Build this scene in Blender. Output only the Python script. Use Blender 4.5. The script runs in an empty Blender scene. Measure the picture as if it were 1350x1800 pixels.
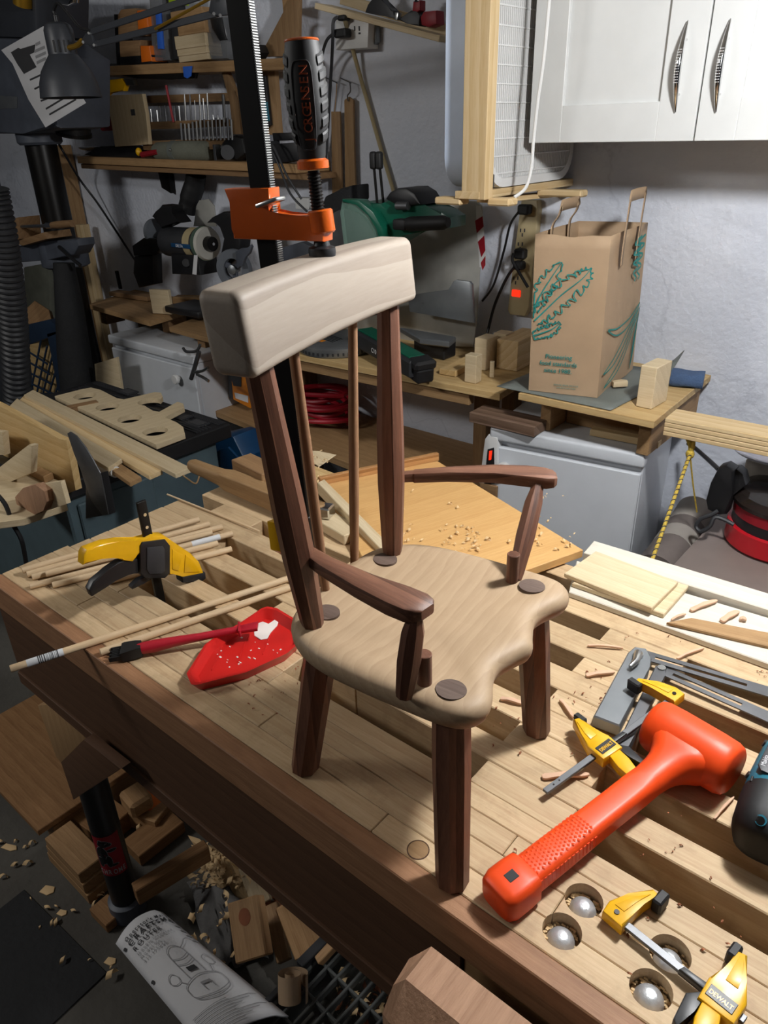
import bpy, bmesh, math, random
from mathutils import Vector, Matrix, Quaternion
random.seed(7)
V = Vector
SC = bpy.context.scene
COL = SC.collection

# ---------------------------------------------------------------- camera
FPX, CX, CY = 1300.0, 675.0, 900.0
RW = Matrix(((0.76681685, 0.27786879, -0.57860249),
             (0.64131426, -0.36904273, 0.67269866),
             (-0.02660708, -0.8869027, -0.4611894)))     # world <- (right, down, forward)
CAM = V((0, 0, 1.63))
cd = bpy.data.cameras.new('camera')
cam = bpy.data.objects.new('camera', cd)
COL.objects.link(cam)
r_, d_, f_ = RW.col[0], RW.col[1], RW.col[2]
cam.matrix_world = Matrix(((r_.x, -d_.x, -f_.x, CAM.x), (r_.y, -d_.y, -f_.y, CAM.y), (r_.z, -d_.z, -f_.z, CAM.z), (0, 0, 0, 1)))
cd.sensor_fit = 'VERTICAL'; cd.sensor_height = 36.0; cd.lens = 26.0
cd.clip_start = 0.02; cd.clip_end = 60
SC.camera = cam

# ---------------------------------------------------------------- light and exposure
SC.view_settings.view_transform = 'Standard'
SC.view_settings.look = 'None'
SC.view_settings.gamma = 1.0
SC.view_settings.use_curve_mapping = False
SC.view_settings.exposure = 0.12
W = bpy.data.worlds.new('world'); SC.world = W; W.use_nodes = True
W.node_tree.nodes['Background'].inputs[0].default_value = (0.75, 0.85, 1.0, 1)
W.node_tree.nodes['Background'].inputs[1].default_value = 0.05

def area(name, loc, target, sx, sy, power, color=(1, 1, 1)):
    l = bpy.data.lights.new(name, 'AREA'); l.shape = 'RECTANGLE'; l.size = sx; l.size_y = sy
    l.energy = power; l.color = color
    o = bpy.data.objects.new(name, l); COL.objects.link(o)
    o.location = loc
    o.rotation_euler = (V(target) - V(loc)).to_track_quat('-Z', 'Y').to_euler()
    return o
def bulb(name, loc, power, radius, color=(1, 1, 1)):
    l = bpy.data.lights.new(name, 'POINT'); l.energy = power; l.color = color; l.shadow_soft_size = radius
    o = bpy.data.objects.new(name, l); COL.objects.link(o); o.location = loc
    return o
bulb('shop_lamp_light', (-0.10, 1.10, 1.93), 52.0, 0.055, (0.985, 0.99, 1.0))
area('ceiling_lamp_light', (-2.7, -0.9, 2.36), (-1.9, 0.4, 0.4), 0.7, 0.25, 22.0, (1.0, 0.98, 0.95))

# ---------------------------------------------------------------- pixel -> place helpers (photo is 1350 x 1800)
ZB = 0.88          # bench top height
def ray(x, y): return RW @ V((x - CX, y - CY, FPX))
def az(x, y, z=ZB):
    d = ray(x, y); return CAM + d * ((z - CAM.z) / d.z)
def ay(x, y, Y):
    d = ray(x, y); return CAM + d * (Y / d.y)
def ax(x, y, X):
    d = ray(x, y); return CAM + d * (X / d.x)
def onp(x, y, P0, n):
    d = ray(x, y); return CAM + d * (((V(P0) - CAM).dot(n)) / d.dot(n))
def depth(P): return (V(P) - CAM).dot(f_)

# ---------------------------------------------------------------- materials
def hx(h, a=1.0):
    h = h.lstrip('#'); c = []
    for i in (0, 2, 4):
        v = int(h[i:i+2], 16) / 255.0
        c.append(v / 12.92 if v <= 0.04045 else ((v + 0.055) / 1.055) ** 2.4)
    return (c[0], c[1], c[2], a)
MATS = {}
def newmat(name):
    m = bpy.data.materials.new(name); m.use_nodes = True
    nt = m.node_tree; b = nt.nodes['Principled BSDF']
    MATS[name] = m
    return m, nt, b
def N(nt, t, **kw):
    n = nt.nodes.new(t)
    for k, v in kw.items():
        if k in n.inputs: n.inputs[k].default_value = v
        else: setattr(n, k, v)
    return n
def plain(name, col, rough=0.5, metal=0.0, spec=0.5, var=0.12, bump=0.0, bscale=60, coat=0.0, trans=0.0, nscale=14, alpha=1.0):
    m, nt, b = newmat(name); L = nt.links.new
    tc = N(nt, 'ShaderNodeTexCoord'); no = N(nt, 'ShaderNodeTexNoise'); no.inputs['Scale'].default_value = nscale; no.inputs['Detail'].default_value = 5
    L(tc.outputs['Object'], no.inputs['Vector'])
    c = hx(col); rp = N(nt, 'ShaderNodeValToRGB')
    rp.color_ramp.elements[0].position = 0.3; rp.color_ramp.elements[1].position = 0.7
    rp.color_ramp.elements[0].color = (c[0]*(1-var), c[1]*(1-var), c[2]*(1-var), 1)
    rp.color_ramp.elements[1].color = (min(1, c[0]*(1+var)), min(1, c[1]*(1+var)), min(1, c[2]*(1+var)), 1)
    L(no.outputs[0], rp.inputs[0]); L(rp.outputs[0], b.inputs['Base Color'])
    b.inputs['Roughness'].default_value = rough; b.inputs['Metallic'].default_value = metal
    b.inputs['Specular IOR Level'].default_value = spec
    if coat: b.inputs['Coat Weight'].default_value = coat
    if trans: b.inputs['Transmission Weight'].default_value = trans
    if alpha < 1: b.inputs['Alpha'].default_value = alpha
    if bump:
        n2 = N(nt, 'ShaderNodeTexNoise'); n2.inputs['Scale'].default_value = bscale; n2.inputs['Detail'].default_value = 6
        L(tc.outputs['Object'], n2.inputs['Vector'])
        bp = N(nt, 'ShaderNodeBump'); bp.inputs['Strength'].default_value = bump; bp.inputs['Distance'].default_value = 0.01
        L(n2.outputs[0], bp.inputs['Height']); L(bp.outputs[0], b.inputs['Normal'])
    return m
def wood(name, light, dark, axis='X', rough=0.6, fine=70, rings=14, ringmix=0.45, var=0.18, spec=0.3, stain=0.0, stainc='5a4630', bump=0.15, distort=3.0):
    m, nt, b = newmat(name); L = nt.links.new
    tc = N(nt, 'ShaderNodeTexCoord'); oi = N(nt, 'ShaderNodeObjectInfo')
    mul = N(nt, 'ShaderNodeMath', operation='MULTIPLY'); mul.inputs[1].default_value = 37.0
    L(oi.outputs['Random'], mul.inputs[0])
    add = N(nt, 'ShaderNodeVectorMath', operation='ADD')
    L(tc.outputs['Object'], add.inputs[0]); L(mul.outputs[0], add.inputs[1])
    mp = N(nt, 'ShaderNodeMapping'); ai = 'XYZ'.index(axis)
    s = [1.0, 1.0, 1.0]; s[ai] = 0.07; mp.inputs['Scale'].default_value = s
    L(add.outputs[0], mp.inputs['Vector'])
    n1 = N(nt, 'ShaderNodeTexNoise'); n1.inputs['Scale'].default_value = fine * 4; n1.inputs['Detail'].default_value = 6
    n1.inputs['Roughness'].default_value = 0.65
    L(mp.outputs[0], n1.inputs['Vector'])
    mp2 = N(nt, 'ShaderNodeMapping'); s2 = [1.0, 1.0, 1.0]; s2[ai] = 0.16; mp2.inputs['Scale'].default_value = s2
    L(add.outputs[0], mp2.inputs['Vector'])
    w = N(nt, 'ShaderNodeTexWave', wave_type='RINGS', rings_direction=axis, wave_profile='SAW')
    w.inputs['Scale'].default_value = rings; w.inputs['Distortion'].default_value = distort; w.inputs['Detail'].default_value = 3; w.inputs['Detail Scale'].default_value = 1.2
    L(mp2.outputs[0], w.inputs['Vector'])
    mx = N(nt, 'ShaderNodeMix', data_type='FLOAT'); mx.inputs[0].default_value = ringmix
    L(n1.outputs[0], mx.inputs[2]); L(w.outputs['Fac'], mx.inputs[3])
    rp = N(nt, 'ShaderNodeValToRGB'); rp.color_ramp.elements[0].position = 0.22; rp.color_ramp.elements[1].position = 0.72
    rp.color_ramp.elements[0].color = hx(dark); rp.color_ramp.elements[1].color = hx(light)
    L(mx.outputs[0], rp.inputs[0])
    hsv = N(nt, 'ShaderNodeHueSaturation')
    mr = N(nt, 'ShaderNodeMapRange'); mr.inputs[3].default_value = 1 - var; mr.inputs[4].default_value = 1 + var
    L(oi.outputs['Random'], mr.inputs[0]); L(mr.outputs[0], hsv.inputs['Value']); L(rp.outputs[0], hsv.inputs['Color'])
    out = hsv.outputs[0]
    if stain:
        n3 = N(nt, 'ShaderNodeTexNoise'); n3.inputs['Scale'].default_value = 9; n3.inputs['Detail'].default_value = 8; n3.inputs['Roughness'].default_value = 0.7
        L(add.outputs[0], n3.inputs['Vector'])
        r3 = N(nt, 'ShaderNodeValToRGB'); r3.color_ramp.elements[0].position = 0.52; r3.color_ramp.elements[1].position = 0.75
        r3.color_ramp.elements[0].color = (0, 0, 0, 1); r3.color_ramp.elements[1].color = (stain, stain, stain, 1)
        L(n3.outputs[0], r3.inputs[0])
        mc = N(nt, 'ShaderNodeMix', data_type='RGBA'); mc.inputs[7].default_value = hx(stainc)
        L(r3.outputs[0], mc.inputs[0]); L(out, mc.inputs[6]); out = mc.outputs[2]
    L(out, b.inputs['Base Color'])
    b.inputs['Roughness'].default_value = rough; b.inputs['Specular IOR Level'].default_value = spec
    if bump:
        bp = N(nt, 'ShaderNodeBump'); bp.inputs['Strength'].default_value = bump; bp.inputs['Distance'].default_value = 0.002
        L(n1.outputs[0], bp.inputs['Height']); L(bp.outputs[0], b.inputs['Normal'])
    return m
def glow(name, col, strength):
    m, nt, b = newmat(name)
    b.inputs['Base Color'].default_value = hx(col); b.inputs['Emission Color'].default_value = hx(col); b.inputs['Emission Strength'].default_value = strength
    return m

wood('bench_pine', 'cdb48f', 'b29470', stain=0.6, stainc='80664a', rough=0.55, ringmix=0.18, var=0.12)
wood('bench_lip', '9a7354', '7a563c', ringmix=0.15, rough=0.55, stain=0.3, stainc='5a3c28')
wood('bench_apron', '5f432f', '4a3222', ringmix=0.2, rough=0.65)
wood('pine', 'd8c096', 'c3a474', var=0.08, ringmix=0.35)
wood('pale', 'd6c4a3', 'c2ad88', var=0.08, ringmix=0.2)
wood('whiteboard', 'd9d3c6', 'ccc4b3', var=0.04, ringmix=0.2)
wood('dowel', 'd6bd9b', 'c4a67f', var=0.06, ringmix=0.1)
wood('ply', 'd2b684', 'b8955f', var=0.12, ringmix=0.25)
wood('ply_orange', 'd6ab70', 'c4955a', var=0.02, rings=7, ringmix=0.15)
wood('oakstrip', 'b98a58', '8f6338', var=0.05)
wood('mid', 'ab8a62', '8f6e49', var=0.12, stain=0.3, ringmix=0.2)
wood('mid_y', 'a58660', '8c6c49', axis='Y', var=0.1, ringmix=0.2)
wood('dim_y', '957855', '7a5d40', axis='Y', var=0.1, ringmix=0.2)
wood('pale_y', 'd0bd9a', 'bda680', axis='Y', var=0.06, ringmix=0.25)
wood('dim', '957653', '785a3e', var=0.12, ringmix=0.2)
wood('walnut', '79513d', '462a1e', axis='Z', var=0.08, rough=0.45, spec=0.4, ringmix=0.35)
wood('walnut_x', '7d5642', '482c20', axis='X', var=0.06, rough=0.5, spec=0.4, ringmix=0.3)
wood('walnut_board', '7c6454', '54402f', axis='X', var=0.06)
wood('spindle', '9a7658', '6f4f38', axis='Z', var=0.05)
wood('seat_wood', 'ad9578', '9b8266', axis='Y', var=0.0, rings=26, ringmix=0.28, rough=0.55, spec=0.35, distort=5.0, bump=0.05)
wood('crest_wood', '9e9386', '8d8175', axis='Y', var=0.0, rings=9, ringmix=0.45, rough=0.55, distort=4.0, bump=0.05)
wood('plug', '6b5a50', '4a3b34', axis='X', var=0.05, ringmix=0.2)
wood('sawn', 'b58f72', '8f6a50', axis='Y', var=0.0, fine=55, ringmix=0.15, bump=0.5)
plain('orange_paint', 'c4560f', rough=0.28, spec=0.5, coat=0.4, var=0.1)
plain('black_steel', '171513', rough=0.35, metal=0.4, var=0.2)
plain('black_rubber', '141415', rough=0.6, var=0.2)
plain('black_plastic', '1a1a1c', rough=0.42, var=0.15)
plain('dark_plastic', '2b2c2f', rough=0.5, var=0.15)
plain('gray_paint', '4d525c', rough=0.5, var=0.15)
plain('lamp_gray', '34373d', rough=0.45, var=0.06)
plain('steel', 'b9bab8', rough=0.28, metal=1.0, var=0.15)
plain('steel_dark', '6d6e70', rough=0.5, metal=0.9, var=0.2)
plain('zinc', 'd0d3d6', rough=0.42, metal=0.65, var=0.1, bump=0.12, bscale=200)
plain('cast_alu', '8d9194', rough=0.42, metal=0.75, var=0.12)
plain('chrome', 'd8d8d8', rough=0.08, metal=1.0, var=0.02)
plain('yellow', 'e3ac0c', rough=0.35, coat=0.2, var=0.06)
plain('mallet', 'ee4c18', rough=0.42, spec=0.4, var=0.05)
plain('red_plastic', 'c4211c', rough=0.32, var=0.05)
plain('red_brush', 'a81a2a', rough=0.4, var=0.06)
plain('red_dark', '8e1220', rough=0.5, var=0.12)
plain('red_hose', 'a51428', rough=0.45, var=0.12)
plain('white_glue', 'efe9e2', rough=0.35, var=0.03)
plain('white_paint', 'cfd0ce', rough=0.4, var=0.03)
plain('white_enamel', 'd5d9de', rough=0.35, coat=0.2, var=0.03)
plain('white_plastic', 'dcdcda', rough=0.4, var=0.03)
plain('fan_blue', 'c3d2e8', rough=0.4, var=0.06)
plain('beige', 'b3a37d', rough=0.5, var=0.06)
plain('kraft', 'a68c6f', rough=0.75, var=0.06, bump=0.25, bscale=14)
plain('kraft_dark', '9a754e', rough=0.75, var=0.06)
plain('teal_ink', '1f7f78', rough=0.8, var=0.08)
plain('saw_green', '0b5a45', rough=0.35, coat=0.2, var=0.08)
plain('teal_tool', '1c6679', rough=0.42, var=0.06)
plain('blue_case', '12436b', rough=0.45, var=0.12)
plain('blue_tape', '2a66d0', rough=0.6, var=0.08)
plain('denim', '43597a', rough=0.95, var=0.2, bump=0.5, bscale=240)
plain('canvas', '6f7164', rough=0.95, var=0.12, bump=0.3, bscale=200)
plain('paper', 'd6d6d8', rough=0.8, var=0.03)
plain('ink', '3a3a3c', rough=0.8, var=0.05)
plain('ink_light', '9a9a9c', rough=0.8, var=0.05)
plain('orange_cover', 'e0871c', rough=0.5, var=0.06)
plain('orange_tool', 'e06f16', rough=0.4, var=0.06)
plain('sheet_metal', 'b4b3ac', rough=0.45, metal=0.35, var=0.1)
plain('slate_sheet', '6a6f6a', rough=0.55, var=0.12)
plain('teal_cabinet', '4c5d63', rough=0.5, var=0.1)
plain('table_gray', '7d716b', rough=0.45, var=0.06)
plain('vac_red', 'b0131f', rough=0.35, coat=0.2, var=0.05)
plain('crate_blue', '1d2f45', rough=0.5, var=0.1)
plain('crate_gray', '4a4c4a', rough=0.55, var=0.12)
plain('gray_cloth', '63615f', rough=0.95, var=0.3, bump=0.6, bscale=30)
plain('shaving', 'd9b98a', rough=0.8, var=0.15)
plain('shaving_red', '8a5234', rough=0.85, var=0.2)
plain('shaving_pink', 'd8b092', rough=0.8, var=0.15)
plain('rope_yellow', 'b89c3c', rough=0.8, var=0.25, nscale=180)
plain('mat_black', '17181a', rough=0.8, var=0.2, bump=0.2)
plain('green_stone', '44584a', rough=0.8, var=0.1)
plain('white_stone', 'b9b7ae', rough=0.9, var=0.1)
plain('gray_stone', '60656c', rough=0.9, var=0.1)
plain('gold', 'b98f32', rough=0.35, metal=0.8, var=0.1)
plain('clear_green', '9fc7b7', rough=0.1, var=0.0, alpha=0.38)
plain('clear_dark', '2a2522', rough=0.12, var=0.0, alpha=0.75)
plain('clear_gray', 'b4b2bb', rough=0.15, var=0.25, alpha=0.75)
plain('bag_clear', '7d8084', rough=0.25, var=0.2, alpha=0.6)
plain('lime', 'a9c61e', rough=0.5)
plain('pipe_gray', '6a615c', rough=0.6, var=0.15)
plain('pipe_light', '9a948c', rough=0.6, var=0.1)
plain('orange_ink', '8a3a12', rough=0.6, var=0.05)
glow('switch_red', 'ff2a10', 1.2)
plain('barcode_white', 'd4d6d8', rough=0.6, var=0.03)

# ---------------------------------------------------------------- mesh helpers
def fr(p, x=(1, 0, 0), up=(0, 0, 1)):
    """frame: origin p, local X along x, local Z as near to up as can be"""
    X = V(x).normalized(); U = V(up)
    Y = U.cross(X)
    if Y.length < 1e-6: Y = V((0, 1, 0)).cross(X)
    Y.normalize(); Z = X.cross(Y)
    p = V(p)
    return Matrix(((X.x, Y.x, Z.x, p.x), (X.y, Y.y, Z.y, p.y), (X.z, Y.z, Z.z, p.z), (0, 0, 0, 1)))
def frz(p, z=(0, 0, 1), x=(1, 0, 0)):
    """frame: origin p, local Z along z"""
    Z = V(z).normalized(); Y = Z.cross(V(x))
    if Y.length < 1e-6: Y = Z.cross(V((0, 1, 0)))
    Y.normalize(); X = Y.cross(Z); p = V(p)
    return Matrix(((X.x, Y.x, Z.x, p.x), (X.y, Y.y, Z.y, p.y), (X.z, Y.z, Z.z, p.z), (0, 0, 0, 1)))
I4 = Matrix.Identity(4)
WM = {}
class G:
    def __init__(s): s.bm = bmesh.new()
    def _xf(s, vs, M):
        if M is not None: bmesh.ops.transform(s.bm, matrix=M, verts=vs)
    def box(s, c, size, M=None, bev=0.0, seg=1):
        r = bmesh.ops.create_cube(s.bm, size=1.0); vs = r['verts']
        for v in vs: v.co = V((v.co.x * size[0], v.co.y * size[1], v.co.z * size[2])) + V(c)
        if bev > 0:
            es = list({e for v in vs for e in v.link_edges})
            rb = bmesh.ops.bevel(s.bm, geom=es, offset=min(bev, 0.45 * min(size)), segments=seg, affect='EDGES', profile=0.5)
            vs = list({v for f in rb['faces'] for v in f.verts} | {v for v in vs if v.is_valid})
        s._xf(vs, M); return s
    def prism(s, pts, z0, z1, M=None, bev=0.0, seg=2):
        n = len(pts)
        a = [s.bm.verts.new((p[0], p[1], z0)) for p in pts]; b = [s.bm.verts.new((p[0], p[1], z1)) for p in pts]
        fb = s.bm.faces.new(a[::-1]); ft = s.bm.faces.new(b)
        for i in range(n): s.bm.faces.new((a[i], a[(i+1) % n], b[(i+1) % n], b[i]))
        vs = a + b
        if bev > 0:
            es = list(ft.edges) + list(fb.edges)
            rb = bmesh.ops.bevel(s.bm, geom=es, offset=bev, segments=seg, affect='EDGES', profile=0.5)
            vs = list({v for f in rb['faces'] for v in f.verts} | {v for v in vs if v.is_valid})
        s._xf(vs, M); return s
    def loft(s, loops, closed=True, caps=True, M=None):
        rings = [[s.bm.verts.new(p) for p in lp] for lp in loops]; n = len(rings[0])
        for a, b in zip(rings, rings[1:]):
            for i in range(n if closed else n - 1):
                j = (i + 1) % n
                s.bm.faces.new((a[i], a[j], b[j], b[i]))
        if caps and closed:
            s.bm.faces.new(rings[0][::-1]); s.bm.faces.new(rings[-1])
        s._xf([v for r in rings for v in r], M); return s
    def tube(s, path, r, seg=10, M=None, caps=True, flat=1.0, up=None):
        path = [V(p) for p in path]; k = len(path)
        rs = r if isinstance(r, (list, tuple)) else [r] * k
        loops = []; prev = None
        for i, p in enumerate(path):
            t = (path[min(i+1, k-1)] - path[max(i-1, 0)])
            if t.length < 1e-9: t = V((0, 0, 1))
            t.normalize()
            if prev is None:
                a = V(up) if up is not None else (V((0, 0, 1)) if abs(t.z) < 0.9 else V((1, 0, 0)))
            else: a = prev
            u = (a - t * a.dot(t))
            if u.length < 1e-6: u = t.orthogonal()
            u.normalize(); prev = u; w = t.cross(u)
            loops.append([p + u * (math.cos(2*math.pi*j/seg) * rs[i] * flat) + w * (math.sin(2*math.pi*j/seg) * rs[i]) for j in range(seg)])
        return s.loft(loops, caps=caps, M=M)
    def cyl(s, p0, p1, r, r2=None, seg=20, M=None, bev=0.0):
        r2 = r if r2 is None else r2
        p0, p1 = V(p0), V(p1)
        if bev > 0:
            d = (p1 - p0).normalized()
            return s.tube([p0, p0 + d*bev, p1 - d*bev, p1], [r - bev, r, r2, r2 - bev], seg=seg, M=M)
        return s.tube([p0, p1], [r, r2], seg=seg, M=M)
    def lathe(s, prof, seg=24, M=None, closed_ends=True):
        loops = [[(max(r, 1e-5)*math.cos(2*math.pi*j/seg), max(r, 1e-5)*math.sin(2*math.pi*j/seg), z) for j in range(seg)] for r, z in prof]
        return s.loft(loops, caps=closed_ends, M=M)
    def sph(s, c, r, M=None, sc=(1, 1, 1), seg=16):
        rr = bmesh.ops.create_uvsphere(s.bm, u_segments=seg, v_segments=max(6, seg//2), radius=r)
        for v in rr['verts']: v.co = V((v.co.x*sc[0], v.co.y*sc[1], v.co.z*sc[2])) + V(c)
        s._xf(rr['verts'], M); return s
    def ico(s, c, r, M=None, sc=(1, 1, 1), sub=2):
        rr = bmesh.ops.create_icosphere(s.bm, subdivisions=sub, radius=r)
        for v in rr['verts']: v.co = V((v.co.x*sc[0], v.co.y*sc[1], v.co.z*sc[2])) + V(c)
        s._xf(rr['verts'], M); return s
    def quad(s, a, b, c, d):
        s.bm.faces.new([s.bm.verts.new(p) for p in (a, b, c, d)]); return s
    def mesh(s, name, smooth=35):
        bmesh.ops.recalc_face_normals(s.bm, faces=s.bm.faces[:])
        me = bpy.data.meshes.new(name); s.bm.to_mesh(me); s.bm.free()
        if smooth:
            for p in me.polygons: p.use_smooth = True
            me.set_sharp_from_angle(angle=math.radians(smooth))
        return me
    def obj(s, name, mat, parent=None, M=None, smooth=35):
        return put(name, s.mesh(name, smooth), mat, parent, M)
def put(name, me, mat, parent=None, M=None):
    if mat is not None and not me.materials: me.materials.append(MATS[mat] if isinstance(mat, str) else mat)
    o = bpy.data.objects.new(name, me); COL.objects.link(o)
    M = M if M is not None else (WM[parent.name] if parent else I4)
    WM[o.name] = M.copy()
    if parent is not None:
        o.parent = parent; o.matrix_basis = WM[parent.name].inverted() @ M
    else: o.matrix_basis = M
    return o
def tag(o, label, cat, group=None):
    o['label'] = label; o['category'] = cat
    if group: o['group'] = group
    return o
def struct(o, label=None, cat=None):
    o['kind'] = 'structure'
    if label: o['label'] = label
    if cat: o['category'] = cat
    return o
def stuff(o, label=None, cat=None):
    o['kind'] = 'stuff'
    if label: o['label'] = label
    if cat: o['category'] = cat
    return o
def thing(name, label, cat, M=None, group=None):
    o = bpy.data.objects.new(name, None); COL.objects.link(o); o.empty_display_size = 0.05
    M = M if M is not None else I4
    if not isinstance(M, Matrix): M = Matrix.Translation(V(M))
    o.matrix_basis = M; WM[o.name] = M.copy()
    return tag(o, label, cat, group)
def board(name, mat, p0, p1, w, t, up=(0, 0, 1), bev=0.0015, parent=None):
    """a board whose centre line runs p0 -> p1; w across, t along up"""
    p0, p1 = V(p0), V(p1); L = (p1 - p0).length
    return G().box((0, 0, 0), (L, w, t), bev=bev).obj(name, mat, parent, fr((p0 + p1) / 2, p1 - p0, up))
def slab(name, mat, corners, t, bev=0.0015, parent=None, grain=0):
    """a plate whose TOP face has the given corners (world), thickness t downwards; local X along the first edge"""
    c = [V(p) for p in corners]
    x = (c[(grain+1) % len(c)] - c[grain]).normalized()
    nrm = V((0, 0, 0))
    for i in range(len(c)): nrm += c[i].cross(c[(i+1) % len(c)])
    nrm.normalize()
    if nrm.z < 0: nrm = -nrm
    cen = sum(c, V((0, 0, 0))) / len(c)
    M = fr(cen, x, nrm); Mi = M.inverted()
    pts = [(Mi @ p) for p in c]
    ar = sum(pts[i].x*pts[(i+1) % len(pts)].y - pts[(i+1) % len(pts)].x*pts[i].y for i in range(len(pts)))
    if ar < 0: pts = pts[::-1]
    return G().prism([(p.x, p.y) for p in pts], -t, 0, bev=bev, seg=1).obj(name, mat, parent, M)
def text_obj(name, body, size, mat, M, parent=None, extrude=0.0002, align='LEFT', sx=1.0, bold=0.0, spacing=1.0):
    cu = bpy.data.curves.new(name, 'FONT'); cu.body = body; cu.size = size; cu.extrude = extrude; cu.align_x = align
    cu.offset = bold; cu.space_character = spacing; cu.resolution_u = 3
    o = bpy.data.objects.new('tmp_text', cu); COL.objects.link(o)
    bpy.context.view_layer.update()
    me = bpy.data.meshes.new_from_object(o.evaluated_get(bpy.context.evaluated_depsgraph_get()))
    bpy.data.objects.remove(o)
    me.name = name
    for v in me.vertices: v.co.x *= sx
    return put(name, me, mat, parent, M)
def ribbon(g, pts, w, M=None, z=0.0):
    """thin flat stroke through 2D points (local XY)"""
    P = [V((p[0], p[1], z)) for p in pts]; Lf, Rt = [], []
    for i, p in enumerate(P):
        t = (P[min(i+1, len(P)-1)] - P[max(i-1, 0)]).normalized(); nn = V((-t.y, t.x, 0))
        ww = w[i] if isinstance(w, (list, tuple)) else w
        Lf.append(g.bm.verts.new((M @ (p + nn*ww/2)) if M is not None else p + nn*ww/2)); Rt.append(g.bm.verts.new((M @ (p - nn*ww/2)) if M is not None else p - nn*ww/2))
    for i in range(len(P)-1): g.bm.faces.new((Lf[i], Rt[i], Rt[i+1], Lf[i+1]))
    return g
def smoothpath(pts, n=6):
    """Catmull-Rom through the points"""
    P = [V(p) for p in pts]; out = []
    for i in range(len(P) - 1):
        p0, p1, p2, p3 = P[max(i-1, 0)], P[i], P[i+1], P[min(i+2, len(P)-1)]
        for k in range(n):
            t = k / n
            out.append(0.5 * ((2*p1) + (p2 - p0)*t + (2*p0 - 5*p1 + 4*p2 - p3)*t*t + (-p0 + 3*p1 - 3*p2 + p3)*t**3))
    out.append(P[-1]); return out
def cable(name, pts, r, mat, label, cat='cable', parent=None, n=6, seg=8, group=None):
    o = G().tube(smoothpath(pts, n), r, seg=seg).obj(name, mat, parent, I4)
    if parent is None: tag(o, label, cat, group)
    return o

# ================================================================= THE SETTING
def room_wall(name, c, size, mat): return struct(G().box(c, size).obj(name, mat, smooth=0))
def wallmat(name, c1, c2, bump=0.6):
    m, nt, b = newmat(name); L = nt.links.new
    tc = N(nt, 'ShaderNodeTexCoord')
    n1 = N(nt, 'ShaderNodeTexNoise'); n1.inputs['Scale'].default_value = 2.2; n1.inputs['Detail'].default_value = 8; n1.inputs['Roughness'].default_value = 0.6
    L(tc.outputs['Object'], n1.inputs['Vector'])
    rp = N(nt, 'ShaderNodeValToRGB'); rp.color_ramp.elements[0].position = 0.35; rp.color_ramp.elements[1].position = 0.68
    rp.color_ramp.elements[0].color = hx(c2); rp.color_ramp.elements[1].color = hx(c1)
    L(n1.outputs[0], rp.inputs[0])
    vo = N(nt, 'ShaderNodeTexVoronoi', feature='DISTANCE_TO_EDGE'); vo.inputs['Scale'].default_value = 1.3
    nd = N(nt, 'ShaderNodeTexNoise'); nd.inputs['Scale'].default_value = 4.0; nd.inputs['Detail'].default_value = 5
    L(tc.outputs['Object'], nd.inputs['Vector'])
    mxv = N(nt, 'ShaderNodeMix', data_type='VECTOR'); mxv.inputs[0].default_value = 0.35
    L(tc.outputs['Object'], mxv.inputs[4]); L(nd.outputs[1], mxv.inputs[5]); L(mxv.outputs[1], vo.inputs['Vector'])
    cr = N(nt, 'ShaderNodeValToRGB'); cr.color_ramp.elements[0].position = 0.0; cr.color_ramp.elements[1].position = 0.006
    cr.color_ramp.elements[0].color = (0.55, 0.55, 0.58, 1); cr.color_ramp.elements[1].color = (1, 1, 1, 1)
    L(vo.outputs['Distance'], cr.inputs[0])
    mc = N(nt, 'ShaderNodeMix', data_type='RGBA', blend_type='MULTIPLY'); mc.inputs[0].default_value = 0.3
    L(rp.outputs[0], mc.inputs[6]); L(cr.outputs[0], mc.inputs[7]); L(mc.outputs[2], b.inputs['Base Color'])
    b.inputs['Roughness'].default_value = 0.75; b.inputs['Specular IOR Level'].default_value = 0.25
    n2 = N(nt, 'ShaderNodeTexNoise'); n2.inputs['Scale'].default_value = 55; n2.inputs['Detail'].default_value = 7
    n3 = N(nt, 'ShaderNodeTexNoise'); n3.inputs['Scale'].default_value = 7; n3.inputs['Detail'].default_value = 3
    L(tc.outputs['Object'], n2.inputs['Vector']); L(tc.outputs['Object'], n3.inputs['Vector'])
    ad = N(nt, 'ShaderNodeMath', operation='MULTIPLY_ADD'); ad.inputs[1].default_value = 2.0
    L(n3.outputs[0], ad.inputs[0]); L(n2.outputs[0], ad.inputs[2])
    bp = N(nt, 'ShaderNodeBump'); bp.inputs['Strength'].default_value = bump; bp.inputs['Distance'].default_value = 0.006
    L(ad.outputs[0], bp.inputs['Height']); L(bp.outputs[0], b.inputs['Normal'])
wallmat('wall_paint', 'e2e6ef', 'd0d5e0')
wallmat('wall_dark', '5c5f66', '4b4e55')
wallmat('ceiling_paint', 'cfcdc8', 'bebcb6', 0.2)
wallmat('concrete', '5b5852', '45423d', 0.4)
YW = 2.20
room_wall('floor', (-1.4, 0.35, -0.05), (7.2, 3.9, 0.1), 'concrete')
room_wall('wall_back', (-1.4, YW + 0.05, 1.25), (7.0, 0.1, 2.5), 'wall_paint')
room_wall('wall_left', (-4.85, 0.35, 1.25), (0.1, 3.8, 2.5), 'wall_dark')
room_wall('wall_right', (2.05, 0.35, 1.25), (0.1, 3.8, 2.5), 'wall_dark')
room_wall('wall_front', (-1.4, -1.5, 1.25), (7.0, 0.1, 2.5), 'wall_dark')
room_wall('ceiling', (-1.4, 0.35, 2.55), (7.2, 3.9, 0.1), 'ceiling_paint')

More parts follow.
